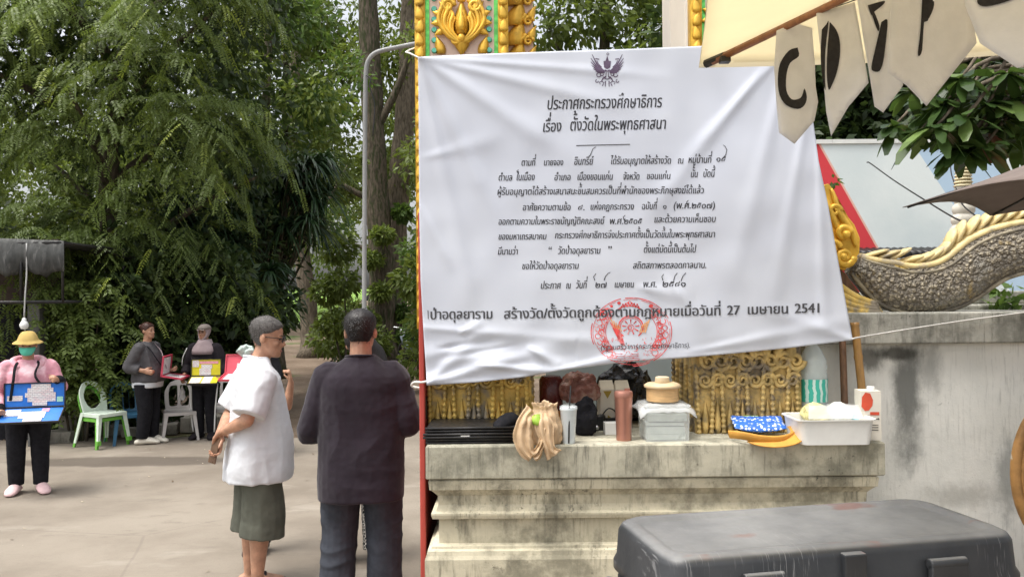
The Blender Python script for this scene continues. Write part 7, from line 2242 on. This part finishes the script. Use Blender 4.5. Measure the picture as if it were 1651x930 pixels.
for t, g, dz in ((.60, .37, -.07), (.605, .37, -.055), (.66, .27, .0), (.715, .12, .03), (.73, .11, .05), (.88, .11, .09), (.96, .13, .13), (.985, .12, .16), (.999, -.02, .17)):
    r = head_ring(min(t, .97 if t < .98 else t), g * (1 if t < .99 else .4), 36)
    if t < .7: r = [V((p.x * .92, p.y * .88, .66 + dz + (.05 * noise.noise((p.x * 3, p.y * 3, 2))))) for p in r]
    else: r = [V((p.x, p.y, t + dz)) for p in r]
    rings.append(r)
loft(b, rings, cap=False); b.faces.new([b.verts.new(p) for p in rings[-1]])
bmesh.ops.remove_doubles(b, verts=b.verts[:], dist=.0001); bmesh.ops.transform(b, matrix=h.hm, verts=b.verts[:]); o = obj('hat', b, M['yellow_cloth'], h.root, 60); o.modifiers.new('thickness', 'SOLIDIFY').thickness = .004
b = bmesh.new(); rings = []
for t, g in ((.02, .02), (.06, .045), (.16, .055), (.28, .06), (.38, .055), (.43, .03)):
    r = head_ring(t, g, 40); rings.append([p + V((0, .05 * max(0, 1 - abs(p.x) * 4) if t > .1 else 0, 0)) for p in r[1:20]])
loft(b, rings, cap=False, closed=False); bmesh.ops.transform(b, matrix=h.hm, verts=b.verts[:]); o = obj('mask', b, M['mask_cloth'], h.root, True); o.modifiers.new('thickness', 'SOLIDIFY').thickness = .003
strap(h, [(.09, .118, .60), (.075, .108, .72), (.06, .05, .825), (0, -.075, .835), (-.06, .05, .825), (-.045, .108, .74), (-.14, .14, .62)])
blue = pm('blue_case_lining', (.02, .17, .62), .45, .1, 8)
case('ticket_case', 'open blue ticket case with white slips, held by the seller in pink', h.pt((-.045, .140, .548)), YC(208) + YC(-14), .255, .235, None, blue, 30, 88,
     ([(ticket, [(.16, .62, .25, .42), (.16, .66, .42, .60), (.20, .62, .60, .78), (.24, .56, .78, .94), (.30, .54, .10, .25), (.70, .95, .30, .50)]), (teal_p, [(.04, .14, .22, .42)])],
      [(ticket, [(.28, .70, .30, .70), (.70, .94, .15, .55), (.30, .60, .70, .92)]), (pink_p, [(.24, .36, .12, .32)])]))

# ---- seller in grey, side on, red case
g6 = grounded(238, 714)
h = Human('ticket seller in a grey cardigan and black trousers standing side on with a red case', g6, YC(-97), 1.50, 'skin_red', 1.14, .045, .0085,
          eR=(.150, -.075, .645), wR=(.135, .050, .615), eL=(-.16, .0, .64), wL=(-.12, .13, .60), handR=dict(fdir=(-.2, .8, -.2), palm=(-.8, .1, -.2), curl=.6), handL=dict(fdir=(.3, .8, 0), palm=(.3, 0, .9), curl=.7), head_yaw=YC(-6), head_pitch=YC(3),
          legs=[((.056, .012, .275), (.060, -.012, .042), -.5), ((-.056, .012, .275), (-.060, .010, .042), .0)])
h.hair(M['hair_brown'], .78, .50, .25, .06, 6)
b = bmesh.new(); ball(b, (0, -.48, .80), (.15, .15, .15), 14); bmesh.ops.transform(b, matrix=h.hm, verts=b.verts[:]); crumple(b, .006, 40); obj('hair_bun', b, M['hair_brown'], h.root, True)
h.shirt(M['white_cotton'], .46, [(.468, .122, .112, .105), (.50, .124, .118, .105), (.54, .120, .118, .10)], .1, sleeve_r=(.03, .03, 0), name='undershirt', amp=.003, arms=(0, 0))
h.shirt(M['grey_knit'], .50, [(.512, .128, .128, .112), (.53, .130, .135, .112), (.58, .126, .138, .104), (.64, .122, .122, .096), (.70, .124, .106, .092), (.76, .124, .088, .09), (.795, .112, .070, .082), (.82, .082, .052, .068), (.846, .05, .042, .052)], .86, sleeve_r=(.050, .046, .036), amp=.010, seed=8, name='cardigan', sc=(7, 7, 10))
h.trousers(M['black_cloth'], [(.46, .112, .098, .108), (.50, .116, .105, .108), (.55, .110, .105, .096)], .05, (.074, .058, .048), amp=.004)
h.shoes(M['white_foam'], 1.1)
strap(h, [(-.03, .150, .60), (.06, .125, .70), (.075, .06, .80), (.04, -.05, .85), (-.04, -.07, .84)], (.010, .004)); 
strap(h, [(.05, .20, .63), (.02, .16, .70), (-.02, .11, .77), (-.05, .03, .835)], (.010, .004), 'hijab_cloth')
redc = pm('red_case_plastic', (.46, .050, .085), .45, .1, 8)
case('ticket_case', 'open red ticket case seen side on, held by the seller in grey', h.pt((0, .155, .565)), YC(-82), .19, .255, None, redc, 10, 96, ([(ticket, [(.1, .9, .1, .9)])], [(ticket, [(.1, .9, .1, .85)]), (pink_p, [(.2, .6, .3, .7)])]), redc)

# ---- seller with hijab and cap, yellow case
g7 = grounded(331, 706)
h = Human('ticket seller in a dusty pink headscarf, cap and black tracksuit', g7, YC(174), 1.46, 'skin_dark', 1.06, .015, .0085,
          eR=(.162, -.01, .640), wR=(.142, .105, .555), eL=(-.165, .0, .64), wL=(-.20, .08, .53), handR=dict(fdir=(-.1, .5, -.5), palm=(-.8, .1, .3), curl=.6), handL=dict(fdir=(.2, .8, 0), palm=(.2, 0, .9), curl=.7), head_yaw=YC(-8),
          legs=[((.056, .012, .275), (.056, -.006, .042), .2), ((-.056, .012, .275), (-.056, -.012, .042), -.35)])
h.shirt(M['dark_top'], .46, [(.465, .112, .095, .09), (.52, .112, .096, .086), (.60, .108, .09, .08), (.70, .114, .086, .078), (.76, .118, .078, .078), (.795, .106, .064, .072), (.82, .078, .05, .06), (.845, .046, .042, .05)], .88, sleeve_r=(.050, .043, .036), amp=.009, seed=3, name='jacket', sc=(7, 7, 10))
h.trousers(M['black_cloth'], [(.46, .108, .084, .094), (.50, .11, .086, .096), (.55, .104, .086, .088)], .05, (.064, .05, .042), amp=.004)
b = bmesh.new()
for sx in (-1, 1): tube(b, catmull([V((sx * .116, .0, .50)) * h.H, V((sx * .120, .03, .38)) * h.H, V((sx * .112, .04, .25)) * h.H, V((sx * .098, .028, .06)) * h.H], 4), (.010, .004), 8, ref=V((1, 0, 0)))
tube(b, catmull([V((.150, .03, .80)) * h.H, V((.188, .03, .72)) * h.H, V((.206, .018, .64)) * h.H], 4), (.006, .004), 8)
obj('stripes', b, paper_white, h.root, True)
h.shoes(M['dark_top'], .95)
# scarf: hood round the face and a cape over the shoulders
b = bmesh.new(); rings = []
n = 32
for t in [.02 + .96 * i / 16 for i in range(17)]:
    ring = []
    for k, p in enumerate(head_ring(min(t, .99), 0, n)):
        a = k * 2 * PI / n; face = max(0, math.sin(a)); o = V((p.x, p.y + .04, (p.z - .5) * .6)).normalized()
        inside = (abs(p.x) / .275) ** 2 + ((t - .45) / .40) ** 2 < 1 and math.sin(a) > .1
        ring.append(p + o * (-.06 if inside else .075))
    rings.append(ring)
loft(b, rings); bmesh.ops.transform(b, matrix=h.hm, verts=b.verts[:])
t_ = bmesh.new(); trunk_rings(t_, [(.745, .104, .098, .085), (.78, .108, .094, .088), (.81, .098, .082, .078), (.84, .070, .070, .066), (.875, .050, .060, .062)], h.H)
me_ = bpy.data.meshes.new('t'); t_.to_mesh(me_); t_.free(); b.from_mesh(me_); bpy.data.meshes.remove(me_)
for v in b.verts: v.co += V((noise.noise(v.co * 14), noise.noise(v.co * 14 + V((3, 0, 0))), 0)) * .006
obj('headscarf', b, M['hijab_cloth'], h.root, True)
b = bmesh.new(); rings = [[V((p.x, p.y, t + dz)) for p in head_ring(t, .105, 28)] for t, dz in ((.74, 0), (.86, .03), (.95, .06), (.995, .08))]
loft(b, rings); G = [[b.verts.new(V((lerp(-.28, .28, i / 10), .42 + .15 * j / 4 * math.cos((i / 10 - .5) * 2.2), .755 - .05 * (j / 4) - .10 * abs(i / 10 - .5)))) for i in range(11)] for j in range(5)]
for j in range(4):
    for i in range(10): b.faces.new((G[j][i], G[j][i + 1], G[j + 1][i + 1], G[j + 1][i]))
bmesh.ops.transform(b, matrix=h.hm, verts=b.verts[:]); obj('cap', b, M['cap_cloth'], h.root, True)
b = bmesh.new()
for q in (-1, 1): tube(b, [V((q * .13 + .095 * math.cos(a), .425, .50 + .065 * math.sin(a))) for a in [k * PI / 8 for k in range(17)]], .008, 6)
bmesh.ops.transform(b, matrix=h.hm, verts=b.verts[:]); obj('glasses', b, M['black_plastic'], h.root, True)
yel = pm('yellow_case_lining', (.66, .58, .02), .5, .1, 8)
case('ticket_case', 'open yellow ticket case with white and pink slips, held by the seller in the headscarf', h.pt((-.08, .135, .558)), YC(174) + YC(12), .185, .225, None, yel, 22, 86,
     ([(ticket, [(.34, .72, .05, .45), (.30, .66, .45, .68), (.74, .95, .55, .92)]), (pink_p, [(.10, .72, .72, .86)])], [(ticket, [(.25, .55, .1, .9), (.60, .95, .2, .85)])]))
p = h.pt((.148, .120, .415)); b = bmesh.new(); bmesh.ops.create_icosphere(b, subdivisions=4, radius=1)
for v in b.verts: c = v.co.copy(); v.co = V((c.x * .045 * (1.2 - .5 * (c.z + 1)), c.y * .035, c.z * .10))
b.normal_update(); crumple(b, .008, 30, 4); o = obj('small_bag', b, film2, None, True); o.location = p; tag(o, 'small clear plastic bag hanging from the hand of the seller in the headscarf', 'bag')

# ---- seller hidden behind the older man, holding up a red case with a bag in it
g8 = at(420, 705, 9.4, .004)
h = Human('ticket seller almost wholly hidden behind the white T-shirt, holding the coral case', g8, YC(170), 1.42, 'skin_dark', 1.0, .01, .009, eR=(.155, .0, .64), wR=(.14, .13, .60), eL=(-.155, .0, .64), wL=(-.12, .14, .60), handR=dict(fdir=(-.1, .8, 0), palm=(-.6, 0, .7), curl=.7), handL=dict(fdir=(.1, .8, 0), palm=(.6, 0, .7), curl=.7))
h.hair(M['hair_black'], .80, .5, .1, .06, 4)
h.shirt(M['black_cloth'], .46, [(.46, .11, .09, .09), (.6, .106, .086, .08), (.7, .112, .084, .078), (.77, .114, .076, .076), (.80, .10, .062, .068), (.825, .07, .048, .054), (.845, .044, .04, .045)], .86, sleeve_r=(.048, .042, .036), amp=.004)
h.trousers(M['black_cloth'], [(.46, .106, .084, .094), (.50, .108, .086, .096), (.54, .10, .084, .086)], .05, (.062, .05, .042))
h.shoes(M['black_rubber'])
rd2 = pm('coral_red_case', (.62, .085, .12), .45, .1, 8)
case('ticket_case', 'coral red ticket case tilted up behind the shoulder of the man in the white T-shirt', P(394, 603, 9.16), YC(178), .22, .225, None, rd2, 15, 78, ([(teal_p, [(.25, .6, .25, .6)]), (ticket, [(.4, .7, .3, .55)])], [(ticket, [(.1, .9, .1, .9)])]), rd2)
bag_p = P(398, 566, 9.2); b = bmesh.new(); bmesh.ops.create_icosphere(b, subdivisions=4, radius=1)
for v in b.verts: c = v.co.copy(); v.co = V((c.x * .11, c.y * .05, c.z * .075))
b.normal_update(); crumple(b, .018, 16, 6); o = obj('grey_bag', b, pm('grey_green_plastic', (.42, .50, .46), .4, .15, 14, bmp=.3, bscale=40), None, True); o.location = bag_p; tag(o, 'crumpled grey green plastic bag on top of the coral red case', 'bag')
